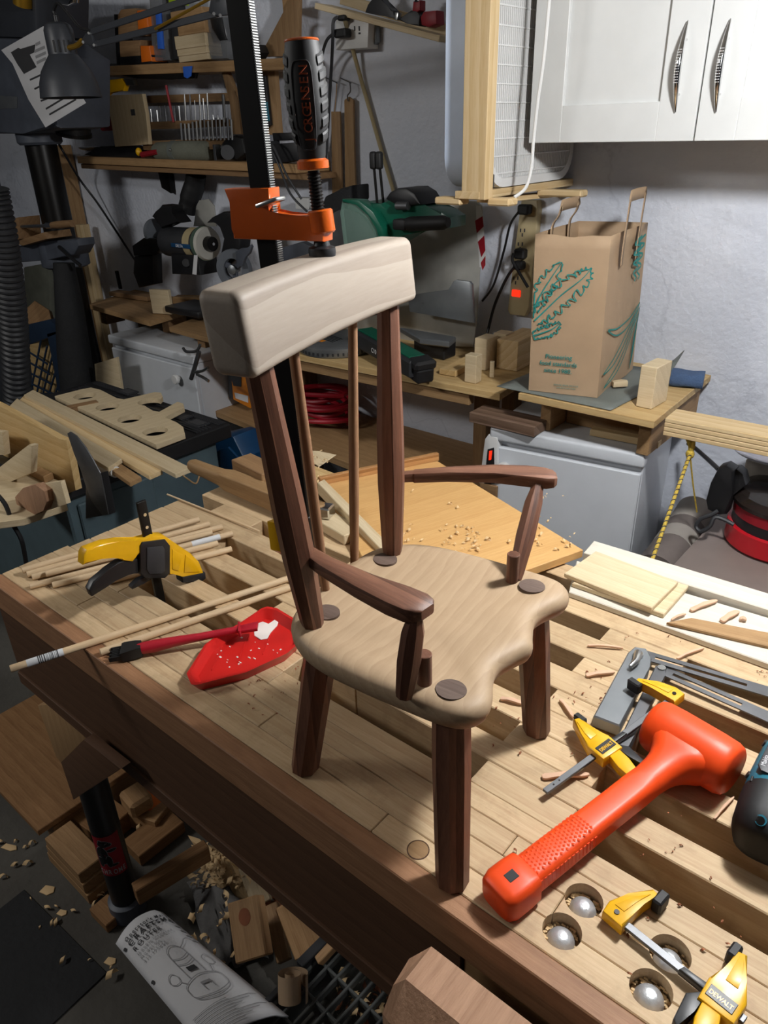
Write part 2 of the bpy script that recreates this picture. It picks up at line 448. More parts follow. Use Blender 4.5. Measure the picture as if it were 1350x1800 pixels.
# the shop lamp over the bench and the ceiling lamp (both above the frame)
lampt = thing('pendant_lamp', 'white pendant lamp hanging over the workbench', 'lamp', V((-0.10, 1.10, 1.97)))
G().lathe([(0.16, 0.04), (0.14, 0.07), (0.06, 0.10), (0.03, 0.13), (0.026, 0.13), (0.055, 0.095), (0.135, 0.065), (0.157, 0.04)], 32, closed_ends=False).obj('lamp_shade', 'white_paint', lampt)
G().cyl((0, 0, 0.03), (0, 0, 0.14), 0.022).obj('lamp_socket', 'black_plastic', lampt)
G().cyl((0, 0, 0.13), (0, 0, 0.535), 0.004, seg=6).obj('lamp_cord', 'black_plastic', lampt)
lampc = thing('ceiling_lamp', 'dim ceiling lamp near the front wall', 'lamp', V((-2.7, -0.9, 2.40)))
G().box((-2.7, -0.9, 2.44), (0.8, 0.3, 0.06), bev=0.01).obj('lamp_housing', 'white_paint', lampc, I4)
G().box((-2.7, -0.9, 2.487), (0.2, 0.1, 0.034), bev=0.004).obj('ceiling_mount', 'white_paint', lampc, I4)

# ================================================================= WORKBENCH
bench = thing('workbench', 'large pine slatted workbench with reddish front edge, chair standing on it', 'workbench', V((-0.6, 0.8, 0)))
YF, XL, XR = 0.42, -1.37, 0.75
def cut(o, M_list, r, depth_):
    g = G()
    for c in M_list: g.cyl(V(c) - V((0, 0, depth_)), V(c) + V((0, 0, 0.02)), r, seg=28)
    co = g.obj('tmp_cut', None)
    md = o.modifiers.new('b', 'BOOLEAN'); md.operation = 'DIFFERENCE'; md.object = co; md.solver = 'EXACT'
    bpy.context.view_layer.update()
    me = bpy.data.meshes.new_from_object(o.evaluated_get(bpy.context.evaluated_depsgraph_get()))
    o.modifiers.clear(); o.data = me
    bpy.data.objects.remove(co)
    me.materials.clear(); me.materials.append(MATS['bench_pine'])
    for p_ in me.polygons: p_.use_smooth = False
BOLTS = [(-0.181, 0.524), (-0.183, 0.478), (-0.087, 0.525), (-0.088, 0.479)]
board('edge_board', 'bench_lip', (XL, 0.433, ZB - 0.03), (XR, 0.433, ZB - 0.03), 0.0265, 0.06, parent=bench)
strips = [(0.447, 0.480), (0.4805, 0.5165), (0.517, 0.551), (0.5515, 0.585)]
rnd = random.Random(3)
for i, (y0, y1) in enumerate(strips):
    x = XL + 0.0
    cuts = [[-0.98, -0.42, 0.2], [-1.15, -0.66, -0.2, 0.35], [-0.93, -0.28, 0.3], [-1.13, -0.72, -0.24, 0.2]][i]
    xs = [XL] + cuts + [XR]
    for a, b in zip(xs, xs[1:]):
        o = board('plank', 'bench_pine', (a + 0.0004, (y0+y1)/2, ZB - 0.03), (b - 0.0004, (y0+y1)/2, ZB - 0.03), y1 - y0, 0.06, bev=0.0012, parent=bench)
        hs = [V((bx, by, ZB)) for bx, by in BOLTS if a - 0.021 < bx < b + 0.021 and y0 - 0.0205 < by < y1 + 0.0205]
        if hs: cut(o, hs, 0.0205, 0.022)
slats = [(0.630, 0.672), (0.718, 0.765), (0.812, 0.862), (0.905, 0.960), (1.0, 1.052), (1.092, 1.14)]
for i, (y0, y1) in enumerate(slats):
    x0 = XL + 0.01 if i < 3 else XL + [0, 0, 0, 0.03, 0.06, 0.06][i]
    for a, b in ((x0, [-0.61, -0.79, -0.55, -0.8, -0.6, -0.7][i]), ([-0.61, -0.79, -0.55, -0.8, -0.6, -0.7][i], XR)):
        board('slat', 'bench_pine', (a + 0.0004, (y0+y1)/2, ZB - 0.045), (b - 0.0004, (y0+y1)/2, ZB - 0.045), y1 - y0 - 0.0006, 0.09, bev=0.0015, parent=bench)
slots = [(0.585, 0.630), (0.672, 0.718), (0.765, 0.812), (0.862, 0.905), (0.960, 1.0), (1.052, 1.092)]
for i, (y0, y1) in enumerate(slots):
    fills = [(XL + 0.01, -1.135), (-0.86, -0.722), (-0.371, -0.241), (0.12, 0.25)]
    if i >= 3: fills[0] = (XL + 0.11, -1.13)
    for a, b in fills:
        j = rnd.uniform(-0.004, 0.004)
        board('filler_block', 'bench_pine', (a + j, (y0+y1)/2, ZB - 0.0455), (b + j, (y0+y1)/2, ZB - 0.0455), y1 - y0 - 0.0004, 0.09, bev=0.0012, parent=bench)
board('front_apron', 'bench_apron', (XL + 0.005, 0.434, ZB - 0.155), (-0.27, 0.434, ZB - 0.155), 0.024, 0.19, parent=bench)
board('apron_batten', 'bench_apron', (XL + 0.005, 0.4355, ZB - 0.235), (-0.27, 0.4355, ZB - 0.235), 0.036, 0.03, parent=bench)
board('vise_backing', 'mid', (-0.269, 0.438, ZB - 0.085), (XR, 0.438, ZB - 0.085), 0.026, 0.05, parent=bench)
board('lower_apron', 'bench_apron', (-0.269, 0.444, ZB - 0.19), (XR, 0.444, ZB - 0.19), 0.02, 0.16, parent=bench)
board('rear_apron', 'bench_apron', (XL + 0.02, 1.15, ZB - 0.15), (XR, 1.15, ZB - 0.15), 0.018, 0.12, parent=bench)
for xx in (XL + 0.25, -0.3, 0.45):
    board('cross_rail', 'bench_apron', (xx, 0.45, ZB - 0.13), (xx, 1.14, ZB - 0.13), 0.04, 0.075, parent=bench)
for xx in (XL + 0.25, 0.45):
    for yy in (0.78, 1.1):
        board('leg', 'bench_apron', (xx, yy, 0.0), (xx, yy, ZB - 0.17), 0.08, 0.08, up=(0, 1, 0), parent=bench)
# bolts in their counterbores, and the plugged hole
for bx, by in BOLTS:
    t = thing('carriage_bolt', '', 'bolt', V((bx, by, ZB - 0.022)), 'bolts sunk in the bench top')
    t['label'] = 'domed zinc bolt head in a round bench hole, ' + {(-0.181, 0.524): 'behind the other left one', (-0.183, 0.478): 'nearest the mallet handle end', (-0.087, 0.525): 'half hidden under the yellow bar clamp', (-0.088, 0.479): 'nearest the lower yellow clamp jaw'}[(bx, by)]
    G().lathe([(0.019, 0), (0.019, 0.003), (0.0001, 0.0031)], 24).obj('hole_floor', 'mid', t)
    G().lathe([(0.0150, 0.003), (0.0147, 0.006), (0.0128, 0.0105), (0.0090, 0.0140), (0.0048, 0.0158), (0.0001, 0.0163)], 24).obj('bolt_head', 'zinc', t)
    g = G(); rr = random.Random(int(bx*1000) + int(by*999))
    for k in range(60):
        a = rr.uniform(0, 6.28); q = rr.uniform(0.0150, 0.0190)
        g.box((q*math.cos(a), q*math.sin(a), 0.0045 + rr.uniform(0, 0.003)), (rr.uniform(0.002, 0.006), 0.0022, 0.0006), M=Matrix.Rotation(rr.uniform(-0.15, 0.15), 4, 'X'))
    stuff(g.obj('sawdust', 'shaving', t))
p = az(735, 1494); g = G()
g.lathe([(0.0120, 0.0), (0.0120, 0.0004), (0.0001, 0.0005)], 28)
g.obj('plug', 'mid', bench, Matrix.Translation(V((p.x, p.y, ZB))))
G().lathe([(0.0121, 0.0), (0.0121, 0.0006), (0.0134, 0.0006), (0.0134, 0.0)], 28, closed_ends=False).obj('plug_ring', 'bench_apron', bench, Matrix.Translation(V((p.x, p.y, ZB))))

# ================================================================= CHAIR
TH = math.radians(7); CF = V((math.cos(TH), math.sin(TH), 0)); CS = V((-math.sin(TH), math.cos(TH), 0)); CO = V((-0.44, 0.575, 0)); ZS = 1.13
MC = fr(CO, CF)                                # chair frame: x forward, y to its left in plan, z up from world zero
def cl(P): return MC.inverted() @ V(P)
chair = thing('childs_armchair', 'small unfinished wooden armchair with pale seat and dark walnut legs on the bench', 'chair', Matrix.Translation(V((-0.44, 0.575, ZB))))
half = [(-0.136, 0.0), (-0.134, 0.045), (-0.124, 0.09), (-0.096, 0.121), (-0.055, 0.137), (0.0, 0.142), (0.06, 0.1425), (0.105, 0.141), (0.128, 0.132), (0.139, 0.114), (0.137, 0.095), (0.126, 0.070), (0.1225, 0.048), (0.131, 0.022), (0.139, 0.0)]
full = half + [(x, -y) for x, y in half[-2:0:-1]]
P = [V((a, b, 0)) for a, b in full]; nP = len(P); out = []
for i in range(nP):
    p0, p1, p2, p3 = P[i-1], P[i], P[(i+1) % nP], P[(i+2) % nP]
    for k in range(4):
        t = k/4
        out.append(0.5*((2*p1) + (p2-p0)*t + (2*p0-5*p1+4*p2-p3)*t*t + (-p0+3*p1-3*p2+p3)*t**3))
nO = len(out)
def inset(d):
    r = []
    for i in range(nO):
        t = (out[(i+1) % nO] - out[i-1]).normalized(); n = V((t.y, -t.x, 0))
        if n.dot(out[i]) < 0: n = -n
        r.append(out[i] - n*d)
    return r
loops = []
for d, z in ((0.020, -0.034), (0.011, -0.0325), (0.004, -0.027), (0.0006, -0.019), (0.0, -0.0135), (0.0012, -0.0085), (0.0045, -0.0042), (0.010, -0.0015), (0.018, -0.0002)):
    loops.append([V((q.x, q.y, ZS + z)) for q in inset(d)])
b0 = inset(0.018)
for s_ in (0.9, 0.78, 0.62, 0.42, 0.2, 0.02):
    loops.append([V((q.x*s_ - 0.004*(1-s_), q.y*s_, ZS - 0.0002 - 0.0065*(1 - s_**2)*(1.0 if s_ < 0.9 else 0.6))) for q in b0])
G().loft(loops).obj('seat', 'seat_wood', chair, MC, smooth=60)
def oct_loft(g, stations, M=None, wide=0.62):
    """octagonal sections along a line: stations of (centre, radius, (u, w))"""
    lp = []
    for c, r, u, w in stations:
        k = r * 0.42
        lp.append([c + u*a + w*b for a, b in ((r, k), (k, r), (-k, r), (-r, k), (-r, -k), (-k, -r), (k, -r), (r, -k))])
    return g.loft(lp, M=M)
def oct_stick(name, mat, p0, p1, prof, parent, rot=0.0):
    p0, p1 = V(p0), V(p1); d = p1 - p0; L = d.length
    M = frz(p0, d, CF); g = G(); st = []
    cu, su = math.cos(rot), math.sin(rot)
    for t, r in prof: st.append((V((0, 0, t*L)), r, V((cu, su, 0)), V((-su, cu, 0))))
    oct_loft(g, st); return g.obj(name, mat, parent, M, smooth=20)
plugs = {'FL': (793, 1212), 'FR': (935, 1030), 'BL': (574, 1075), 'BR': (677, 982)}
feet = {'FL': az(795, 1549), 'FR': az(943, 1285), 'BL': az(536, 1350)}
feet['BR'] = MC @ V((cl(feet['BL']).x, -cl(feet['BL']).y + 0.004, ZB))
for k, px in plugs.items():
    tp = az(px[0], px[1], ZS); ft = feet[k]
    ft = V((ft.x, ft.y, ZB + 0.0005)); d = tp - ft
    under = ft + d * ((ZS - 0.03 - ZB) / d.z)
    # loops kept level so the foot sits flat
    g = G(); lp = []
    for t, r in ((0, 0.0155), (0.012, 0.0175), (0.3, 0.0182), (0.75, 0.0192), (1.0, 0.0185)):
        c = ft.lerp(under, t) - ft; kk = r*0.40
        lp.append([c + CF*a + CS*b for a, b in ((r, kk), (kk, r), (-kk, r), (-r, kk), (-r, -kk), (-kk, -r), (kk, -r), (r, -kk))])
    g.loft(lp).obj('leg', 'walnut', chair, Matrix.Translation(ft), smooth=20)
    q = cl(tp); s2 = min(1.0, V((q.x, q.y, 0)).length / 0.125)
    G().lathe([(0.0148, -0.004), (0.0148, 0.0), (0.0001, 0.00005)], 28, M=Matrix.Diagonal((1.08, 1, 1, 1))).obj('leg_tenon', 'plug', chair, MC @ Matrix.Translation(V((q.x, q.y, ZS + 0.0006 - 0.004*(1 - s2*s2)))))
# back posts and crest rail
ZT = 1.440
bt, rt = az(455, 648, 1.437), az(682, 540, 1.437)
bb, rb = az(550, 1096, ZS), az(690, 969, ZS)
post_prof = ((0, 0.0105), (0.04, 0.0128), (0.3, 0.0163), (0.5, 0.0160), (0.8, 0.0135), (1.0, 0.0122))
oct_stick('back_post', 'walnut', bb - (bt-bb)*0.02, bt + (bt-bb)*0.05, post_prof, chair, 0.35)
oct_stick('back_post', 'walnut', rb - (rt-rb)*0.02, rt + (rt-rb)*0.05, post_prof, chair, 0.35)
CA = (rt - bt); CA.z = 0; CA.normalize(); CN = V((CA.y, -CA.x, 0))     # crest axis and its front normal
cm = (bt + rt) / 2
MCR = Matrix(((CN.x, CA.x, 0, cm.x), (CN.y, CA.y, 0, cm.y), (0, 0, 1, 0), (0, 0, 0, 1)))
def rrect(hx_, hz, r, n=5):
    pts = []
    for cx, cz, a0 in ((hx_-r, hz-r, 0), (-(hx_-r), hz-r, 90), (-(hx_-r), -(hz-r), 180), (hx_-r, -(hz-r), 270)):
        for k in range(n): a = math.radians(a0 + 90*k/(n-1)); pts.append((cx + r*math.cos(a), cz + r*math.sin(a)))
    return pts
sL = (MCR.inverted() @ onp(424, 585, cm + CN*0.022, CN)).y + 0.003; sR = (MCR.inverted() @ onp(726, 480, cm + CN*0.020, CN)).y
lp = []
ee = [0, 0.002, 0.006, 0.012, 0.02, 0.032] + [0.06 + 0.88*k/16 for k in range(17)] + [0.968, 0.98, 0.988, 0.994, 0.998, 1.0]
for e in ee:
    s_ = sL + (sR - sL)*e
    dl = min(s_ - sL, sR - s_); rr = 0.009
    ins = 0.0 if dl > rr else rr - math.sqrt(max(0, rr*rr - (rr-dl)**2))
    bow = -0.004*(1 - ((s_)/0.15)**2)
    tz = 1.4785 + 0.002*(1 - (s_/0.15)**2)
    tilt = 0.004
    lp.append([V((bow + x - tilt*(z/0.036), s_, tz + z)) for x, z in rrect(0.0225 - ins*0.8, 0.0365 - ins, max(0.003, 0.0085 - ins*0.5), 6)])
# smooth the very ends by inserting close stations
G().loft(lp).obj('crest_rail', 'crest_wood', chair, MCR, smooth=50)
for tp, bp_ in (((516, 618), (572, 1036)), ((620, 572), (623, 981))):
    a = onp(tp[0], tp[1], cm, CN); b = az(bp_[0], bp_[1], ZS - 0.001)
    d = (a - b); L = d.length
    G().tube([V((0, 0, -0.01)), V((0, 0, L*0.3)), V((0, 0, L*0.6)), V((0, 0, L*1.06))], [0.0056, 0.0064, 0.0062, 0.0052], seg=14).obj('spindle', 'spindle', chair, frz(b, d, CF))
# arms, arm posts, stubs
def arm(pback, pfront, side):
    pb, pf = V(pback), V(pfront); d = pf - pb; L = d.length; M = fr(pb, d); lp = []
    for t, w, h, zo in ((-0.02, 0.0065, 0.0065, 0), (0.0, 0.0065, 0.0065, 0), (0.075, 0.0068, 0.0068, 0), (0.085, 0.0085, 0.0075, 0), (0.3, 0.0105, 0.0078, 0.001), (0.6, 0.0145, 0.0082, 0.002), (0.82, 0.0185, 0.0088, 0.001), (0.93, 0.0185, 0.0085, 0), (0.98, 0.0145, 0.0075, 0), (1.0, 0.009, 0.0055, 0)):
        yo = side * 0.010 * math.sin(math.pi * min(1, max(0, t)))
        lp.append([V((t*L, yo + a, zo + b)) for a, b in rrect(w, h, min(w, h)*0.45, 3)])
    return G().loft(lp).obj('armrest', 'walnut_x', chair, M, smooth=30)
ZA = 1.222
aL0, aL1 = az(523, 962, ZA), az(752, 1076, ZA)
aR0, aR1 = az(706, 838, ZA), az(978, 842, ZA)
arm(aL0, aL1, -1); arm(aR0, aR1, 1)
ap = ((0, 0.0078), (0.06, 0.0088), (0.45, 0.0115), (0.8, 0.0108), (0.93, 0.0080), (1.0, 0.0078))
for base, top in (((711, 1220), (729, 1088)), ((906, 1014), (944, 858))):
    b = az(base[0], base[1], ZS); t = az(top[0], top[1], ZA - 0.008)
    oct_stick('arm_post', 'walnut', b - (t-b)*0.03, t + (t-b)*0.05, ap, chair, 0.4)
for base in ((746, 1199), (900, 1018)):
    b = az(base[0], base[1], ZS); 
    G().cyl(V((0, 0, -0.003)), V((0, 0, 0.0365)), 0.0078, seg=20, bev=0.0008).obj('stub_tenon', 'walnut', chair, Matrix.Translation(b))

# ================================================================= ORANGE BAR CLAMP ON THE CREST
pad = onp(567, 452, cm - CN*0.004, CN)
pad = V((pad.x, pad.y, 1.5165))
def kp(px, py): return onp(px, py, pad, CA)              # the clamp stands in the plane across the crest rail
def wpx(P_, n): return n * depth(P_) / FPX
kt = thing('bar_clamp', 'tall black bar clamp with orange jaw pressing down on the crest rail', 'clamp', Matrix.Translation(pad))
b_top, b_bot = kp(413, -60), kp(531, 905)
bd = (b_bot - b_top).normalized(); Ub = -bd
Xb = CA.cross(bd)                                      # in the clamp plane, across the bar
if Xb.dot(CN) < 0: Xb = -Xb
MB = Matrix(((Xb.x, CA.x, Ub.x, b_bot.x), (Xb.y, CA.y, Ub.y, b_bot.y), (Xb.z, CA.z, Ub.z, b_bot.z), (0, 0, 0, 1)))
Lb = (b_top - b_bot).length
G().box((0, 0, Lb/2), (0.024, 0.0095, Lb), bev=0.001).obj('bar', 'black_steel', kt, MB)
g = G(); zt = 0.10
nteeth = 0
while zt < Lb:
    g.box((0.0122, 0, zt), (0.0022, 0.0085, 0.0010), M=None); zt += 0.0022; nteeth += 1
stuff(g.obj('bar_teeth', 'steel', kt, MB, smooth=0))
# the sliding jaw
def kb(px, py): return MB.inverted() @ kp(px, py)
prof = [kb(*q) for q in ((403, 331), (482, 329), (484, 358), (478, 372), (505, 378), (545, 378), (577, 378), (577, 423), (545, 421), (420, 418), (421, 402), (417, 352))]
prof2 = [(q.x, q.z) for q in prof]
Mj = MB @ Matrix(((1, 0, 0, 0), (0, 0, -1, 0), (0, 1, 0, 0), (0, 0, 0, 1)))
G().prism(prof2, -0.0105, 0.0105, bev=0.0022).obj('sliding_jaw', 'orange_paint', kt, Mj)
sx_top, sx_bot = kb(551, 300), kb(567, 440)
G().cyl(kb(565, 372) + V((0, 0, -0.02)), kb(563, 380) + V((0, 0, 0.006)), 0.0125, seg=24, bev=0.0015).obj('jaw_boss', 'orange_paint', kt, MB)
g = G().cyl(sx_bot + V((0, 0, 0.0)), sx_top, 0.0058, seg=16)
k = 0.004
L_ = (sx_top - sx_bot).length; dS = (sx_top - sx_bot).normalized()
while k < L_ - 0.002:
    g.tube([sx_bot + dS*k, sx_bot + dS*(k+0.0009), sx_bot + dS*(k+0.0018)], [0.0058, 0.0074, 0.0058], seg=16, caps=False); k += 0.0031
g.obj('screw', 'black_steel', kt, MB)
h0, h1 = kb(551, 298), kb(530, 70)
hd = h1 - h0; Lh = hd.length; MH = MB @ frz(h0, hd, (1, 0, 0))
rH = wpx(kp(540, 180), 36)
hp = G().lathe([(rH*0.62, 0.008), (rH*0.68, 0.012), (rH*0.78, 0.03*1), (rH*0.93, Lh*0.35), (rH, Lh*0.55), (rH*0.98, Lh*0.75), (rH*0.86, Lh*0.93), (rH*0.80, Lh*0.985)], 32).obj('handle', 'black_rubber', kt, MH)
G().lathe([(rH*0.60, 0.0), (rH*0.80, 0.001), (rH*0.80, 0.0075), (rH*0.66, 0.0095)], 32).obj('lower_collar', 'orange_paint', kt, MH)
G().lathe([(rH*0.80, Lh*0.985), (rH*0.83, Lh*0.992), (rH*0.80, Lh*1.004), (rH*0.6, Lh*1.010), (0.0001, Lh*1.011)], 32).obj('top_cap', 'orange_paint', kt, MH)
# ridged grip pads round the handle and the lettered panel
vdir = (MH.inverted().to_3x3() @ (CAM - kp(540, 180))); va = math.atan2(vdir.y, vdir.x)
def hr(z): 
    t = z/Lh
    pr = [(0.0, 0.66), (0.1, 0.74), (0.35, 0.93), (0.55, 1.0), (0.75, 0.98), (0.93, 0.86), (1.0, 0.8)]
    for (a, x), (b, y) in zip(pr, pr[1:]):
        if a <= t <= b: return rH*(x + (y-x)*(t-a)/(b-a))
    return rH*0.8
for k in range(6):
    z0 = Lh*(0.2 + 0.118*k); z1 = z0 + Lh*0.088
    for a0, a1 in ((0.75, 1.75), (-1.9, -0.95)):
        g = G(); lp = []
        for z in (z0, z0 + 0.002, z1 - 0.002, z1):
            ou = 0.0010 if z not in (z0, z1) else 0.0
            lp.append([V(((hr(z) + ou)*math.cos(va + a0 + (a1-a0)*j/6), (hr(z) + ou)*math.sin(va + a0 + (a1-a0)*j/6), z + 0.006*(j/6 if a0 > 0 else 1-j/6))) for j in range(7)])
        for A_, B_ in zip(lp, lp[1:]):
            va_ = [g.bm.verts.new(q) for q in A_]; vb_ = [g.bm.verts.new(q) for q in B_]
            for j in range(6): g.bm.faces.new((va_[j], va_[j+1], vb_[j+1], vb_[j]))
        g.obj('grip_pad', 'black_rubber', kt, MH)
g = G(); lp = []                                         # raised rim of the name panel
pa = va - 0.18
for e in range(33):
    a = 2*math.pi*e/32; ca, sa = math.cos(a), math.sin(a)
    zz = Lh*0.5 + Lh*0.34*(abs(sa)**0.35)*(1 if sa > 0 else -1); aa = pa + 0.52*(abs(ca)**0.35)*(1 if ca > 0 else -1)
    lp.append(V(((hr(zz) + 0.0004)*math.cos(aa), (hr(zz) + 0.0004)*math.sin(aa), zz)))
g.tube(lp, 0.0006, seg=6, caps=False).obj('name_panel_rim', 'dark_plastic', kt, MH)
word = 'JORGENSEN'
for i, ch_ in enumerate(word):
    zz = Lh*(0.23 + 0.062*i)
    a = pa + 0.10
    rad_ = V((math.cos(a), math.sin(a), 0)); xx_ = V((0, 0, 1)); yy_ = rad_.cross(xx_)
    Mt = Matrix(((xx_.x, yy_.x, rad_.x, 0), (xx_.y, yy_.y, rad_.y, 0), (xx_.z, yy_.z, rad_.z, 0), (0, 0, 0, 1)))
    Mt.translation = rad_*(hr(zz) + 0.0007) + V((0, 0, zz)) - yy_*0.004
    text_obj('letter', ch_, 0.0112, 'orange_ink', MH @ Mt, kt, extrude=0.0007)
# swivel pad and release tab
G().lathe([(0.0135, 0.0), (0.0140, 0.004), (0.0135, 0.008), (0.0085, 0.010), (0.0075, 0.015), (0.0001, 0.0152)], 28).obj('swivel_pad', 'black_plastic', kt, Matrix.Translation(pad))
G().sph((0, 0, 0.0165), 0.0075).obj('ball_joint', 'steel', kt, Matrix.Translation(pad))
q = kb(482, 355)
G().box((0.003, -0.011, 0), (0.026, 0.020, 0.0045), bev=0.002, seg=2).obj('release_tab', 'steel', kt, MB @ Matrix.Translation(q) @ Matrix.Rotation(-0.25, 4, 'Y'))
# the bar runs on down behind the seat to the fixed jaw under it
zf = (b_bot.z - (ZS - 0.075)) / Ub.z
G().box((0, 0, -zf/2), (0.024, 0.0095, zf), bev=0.001).obj('bar_foot', 'black_steel', kt, MB)
G().prism([(-0.014, 0.0), (0.03, 0.0), (0.105, 0.012), (0.105, 0.027), (0.03, 0.030), (-0.014, 0.030)], -0.009, 0.009, bev=0.002).obj('fixed_jaw', 'orange_paint', kt, Mj @ Matrix.Translation(V((0, -zf + 0.003, 0))))

# ================================================================= THINGS ON THE BENCH
def stick(name, mat, p0, p1, r, label, cat, group=None, seg=14):
    p0, p1 = V(p0), V(p1); L = (p1-p0).length
    o = G().cyl((0, 0, 0), (L, 0, 0), r, seg=seg, bev=r*0.12).obj(name, mat, None, fr(p0, p1-p0))
    return tag(o, label, cat, group)
RD = 0.0062
dl = [((39, 1003), (350, 913), 'farthest back of the short dowels behind the yellow clamp'),
      ((47, 1010), (368, 921), 'second from the back of the short dowel bundle'),
      ((56, 1015), (391, 926), 'third from the back of the short dowel bundle, reaching farther right'),
      ((80, 1009), (373, 936), 'shorter dowel in the middle of the bundle behind the yellow clamp'),
      ((52, 1031), (409, 938), 'short dowel with a barcode sticker near its right end'),
      ((92, 1029), (383, 955), 'second from the front of the short dowel bundle'),
      ((190, 1022), (407, 965), 'frontmost of the short dowels, under the yellow clamp body')]
for i, (a, b, lab) in enumerate(dl):
    zz = ZB + RD + 0.0005 + (0.006 if i in (0, 3) else 0)
    t = thing('wooden_dowel', 'pale round dowel, ' + lab, 'dowel', az(a[0], a[1], zz), 'short dowels bundled on the bench end')
    p0, p1 = az(a[0], a[1], zz), az(b[0], b[1], zz); L = (p1-p0).length
    G().cyl((0, 0, 0), (L, 0, 0), RD, seg=14, bev=0.0007).obj('rod', 'dowel', t, fr(p0, p1-p0))
    if i == 4: G().cyl((L*0.78, 0, 0), (L*0.93, 0, 0), RD + 0.0002, seg=14).obj('barcode_sticker', 'barcode_white', t, fr(p0, p1-p0))
for i, (a, b) in enumerate((((18, 1176), (510, 1016)), ((176, 1147), (512, 1032)))):
    zz = ZB + RD + 0.0005
    p0, p1 = az(a[0], a[1], zz), az(b[0], b[1], zz); L = (p1-p0).length
    t = thing('wooden_dowel', ('long pale dowel overhanging the bench front edge, with a barcode label' if i == 0 else 'long pale dowel lying between the overhanging dowel and the red tray'), 'dowel', p0, 'long dowels running behind the chair')
    G().cyl((0, 0, 0), (L, 0, 0), RD, seg=16, bev=0.0007).obj('rod', 'dowel', t, fr(p0, p1-p0))
    if i == 0:
        lb = G().cyl((L*0.05, 0, 0), (L*0.165, 0, 0), RD + 0.0002, seg=16).obj('barcode_label', 'barcode_white', t, fr(p0, p1-p0))
        g = G(); rr = random.Random(5); xx = L*0.085
        while xx < L*0.15:
            w_ = rr.choice((0.0006, 0.001, 0.0016)); g.cyl((xx, 0, 0), (xx + w_, 0, 0), RD + 0.0003, seg=16); xx += w_ + rr.choice((0.0008, 0.0012, 0.002))
        g.obj('barcode_bars', 'ink', lb, fr(p0, p1-p0))
stick('skewer', 'dowel', az(294, 869, ZB + 0.004), az(456, 934, ZB + 0.004), 0.0022, 'thin pointed wooden skewer lying across the far left bench slats', 'stick')

# ---- large yellow one-handed clamp standing in a slot
S0 = az(279, 1046, ZB); U0 = az(340, 1016, ZB) - S0; U0.z = 0; U0.normalize(); N0 = U0.cross(V((0, 0, 1)))
if N0.dot(CAM - S0) < 0: N0 = -N0
Mq = Matrix(((U0.x, 0, N0.x, S0.x), (U0.y, 0, N0.y, S0.y), (U0.z, 1, N0.z, S0.z), (0, 0, 0, 1)))   # local x along, y up, z to camera
def q2(pts): return [((Mq.inverted() @ onp(x, y, S0, N0)).x, (Mq.inverted() @ onp(x, y, S0, N0)).y) for x, y in pts]
yc = thing('quick_grip_clamp', 'large yellow and black one handed clamp standing upright in a bench slot', 'clamp', Matrix.Translation(S0))
pts = q2([(243, 883), (260, 883), (290, 1066), (272, 1070)])
bx0 = sum(p[0] for p in pts)/4
G().prism([(bx0 - 0.0085, pts[2][1] - 0.03), (bx0 + 0.0085, pts[2][1] - 0.03), (bx0 + 0.0085, pts[0][1]), (bx0 - 0.0085, pts[0][1])], -0.003, 0.003, bev=0.0005).obj('bar', 'black_steel', yc, Mq)
for py in (904, 926):
    c = q2([(250 + (py-883)*0.16, py)])[0]
    G().cyl((c[0], c[1], 0.0025), (c[0], c[1], 0.0034), 0.003, seg=14).obj('bar_hole', 'pine', yc, Mq)
G().prism(q2([(243, 949), (283, 944), (292, 955), (292, 1003), (283, 1012), (249, 1012), (240, 1003), (239, 956)]), -0.014, 0.014, bev=0.002).obj('body', 'black_plastic', yc, Mq)
G().prism(q2([(250, 958), (278, 955), (282, 962), (282, 998), (276, 1004), (255, 1004), (250, 996)]), 0.014, 0.0155, bev=0.0008).obj('body_badge', 'dark_plastic', yc, Mq)
G().prism(q2([(142, 972), (147, 963), (180, 951), (205, 948), (240, 950), (262, 938), (283, 938), (292, 946), (283, 956), (243, 960), (236, 974), (228, 984), (210, 982), (195, 974), (172, 976), (141, 990)]), -0.011, 0.011, bev=0.003).obj('fixed_handle', 'yellow', yc, Mq)
G().prism(q2([(283, 938), (300, 950), (330, 970), (345, 985), (352, 1003), (352, 1012), (322, 1014), (300, 1004), (292, 1008), (291, 955)]), -0.010, 0.010, bev=0.002).obj('jaw', 'yellow', yc, Mq)
G().prism(q2([(297, 962), (315, 972), (308, 1000), (297, 997)]), 0.010, 0.0112, bev=0.0004).obj('jaw_rib', 'yellow', yc, Mq)
G().prism(q2([(320, 972), (338, 985), (345, 1002), (318, 1003)]), 0.010, 0.0112, bev=0.0004).obj('jaw_rib', 'yellow', yc, Mq)
G().prism(q2([(314, 1011), (355, 1003), (356, 1013), (350, 1018), (316, 1021)]), -0.012, 0.012, bev=0.002).obj('jaw_pad', 'black_rubber', yc, Mq)
G().prism(q2([(238, 980), (240, 1006), (222, 1006), (200, 1018), (182, 1030), (158, 1046), (153, 1034), (160, 1020), (185, 1000), (205, 985), (222, 982)]), -0.008, 0.008, bev=0.002).obj('trigger', 'black_plastic', yc, Mq)
G().prism(q2([(262, 1008), (240, 1018), (228, 1030), (230, 1034), (250, 1024), (264, 1016)]), -0.006, 0.006, bev=0.001).obj('release_lever', 'black_plastic', yc, Mq)

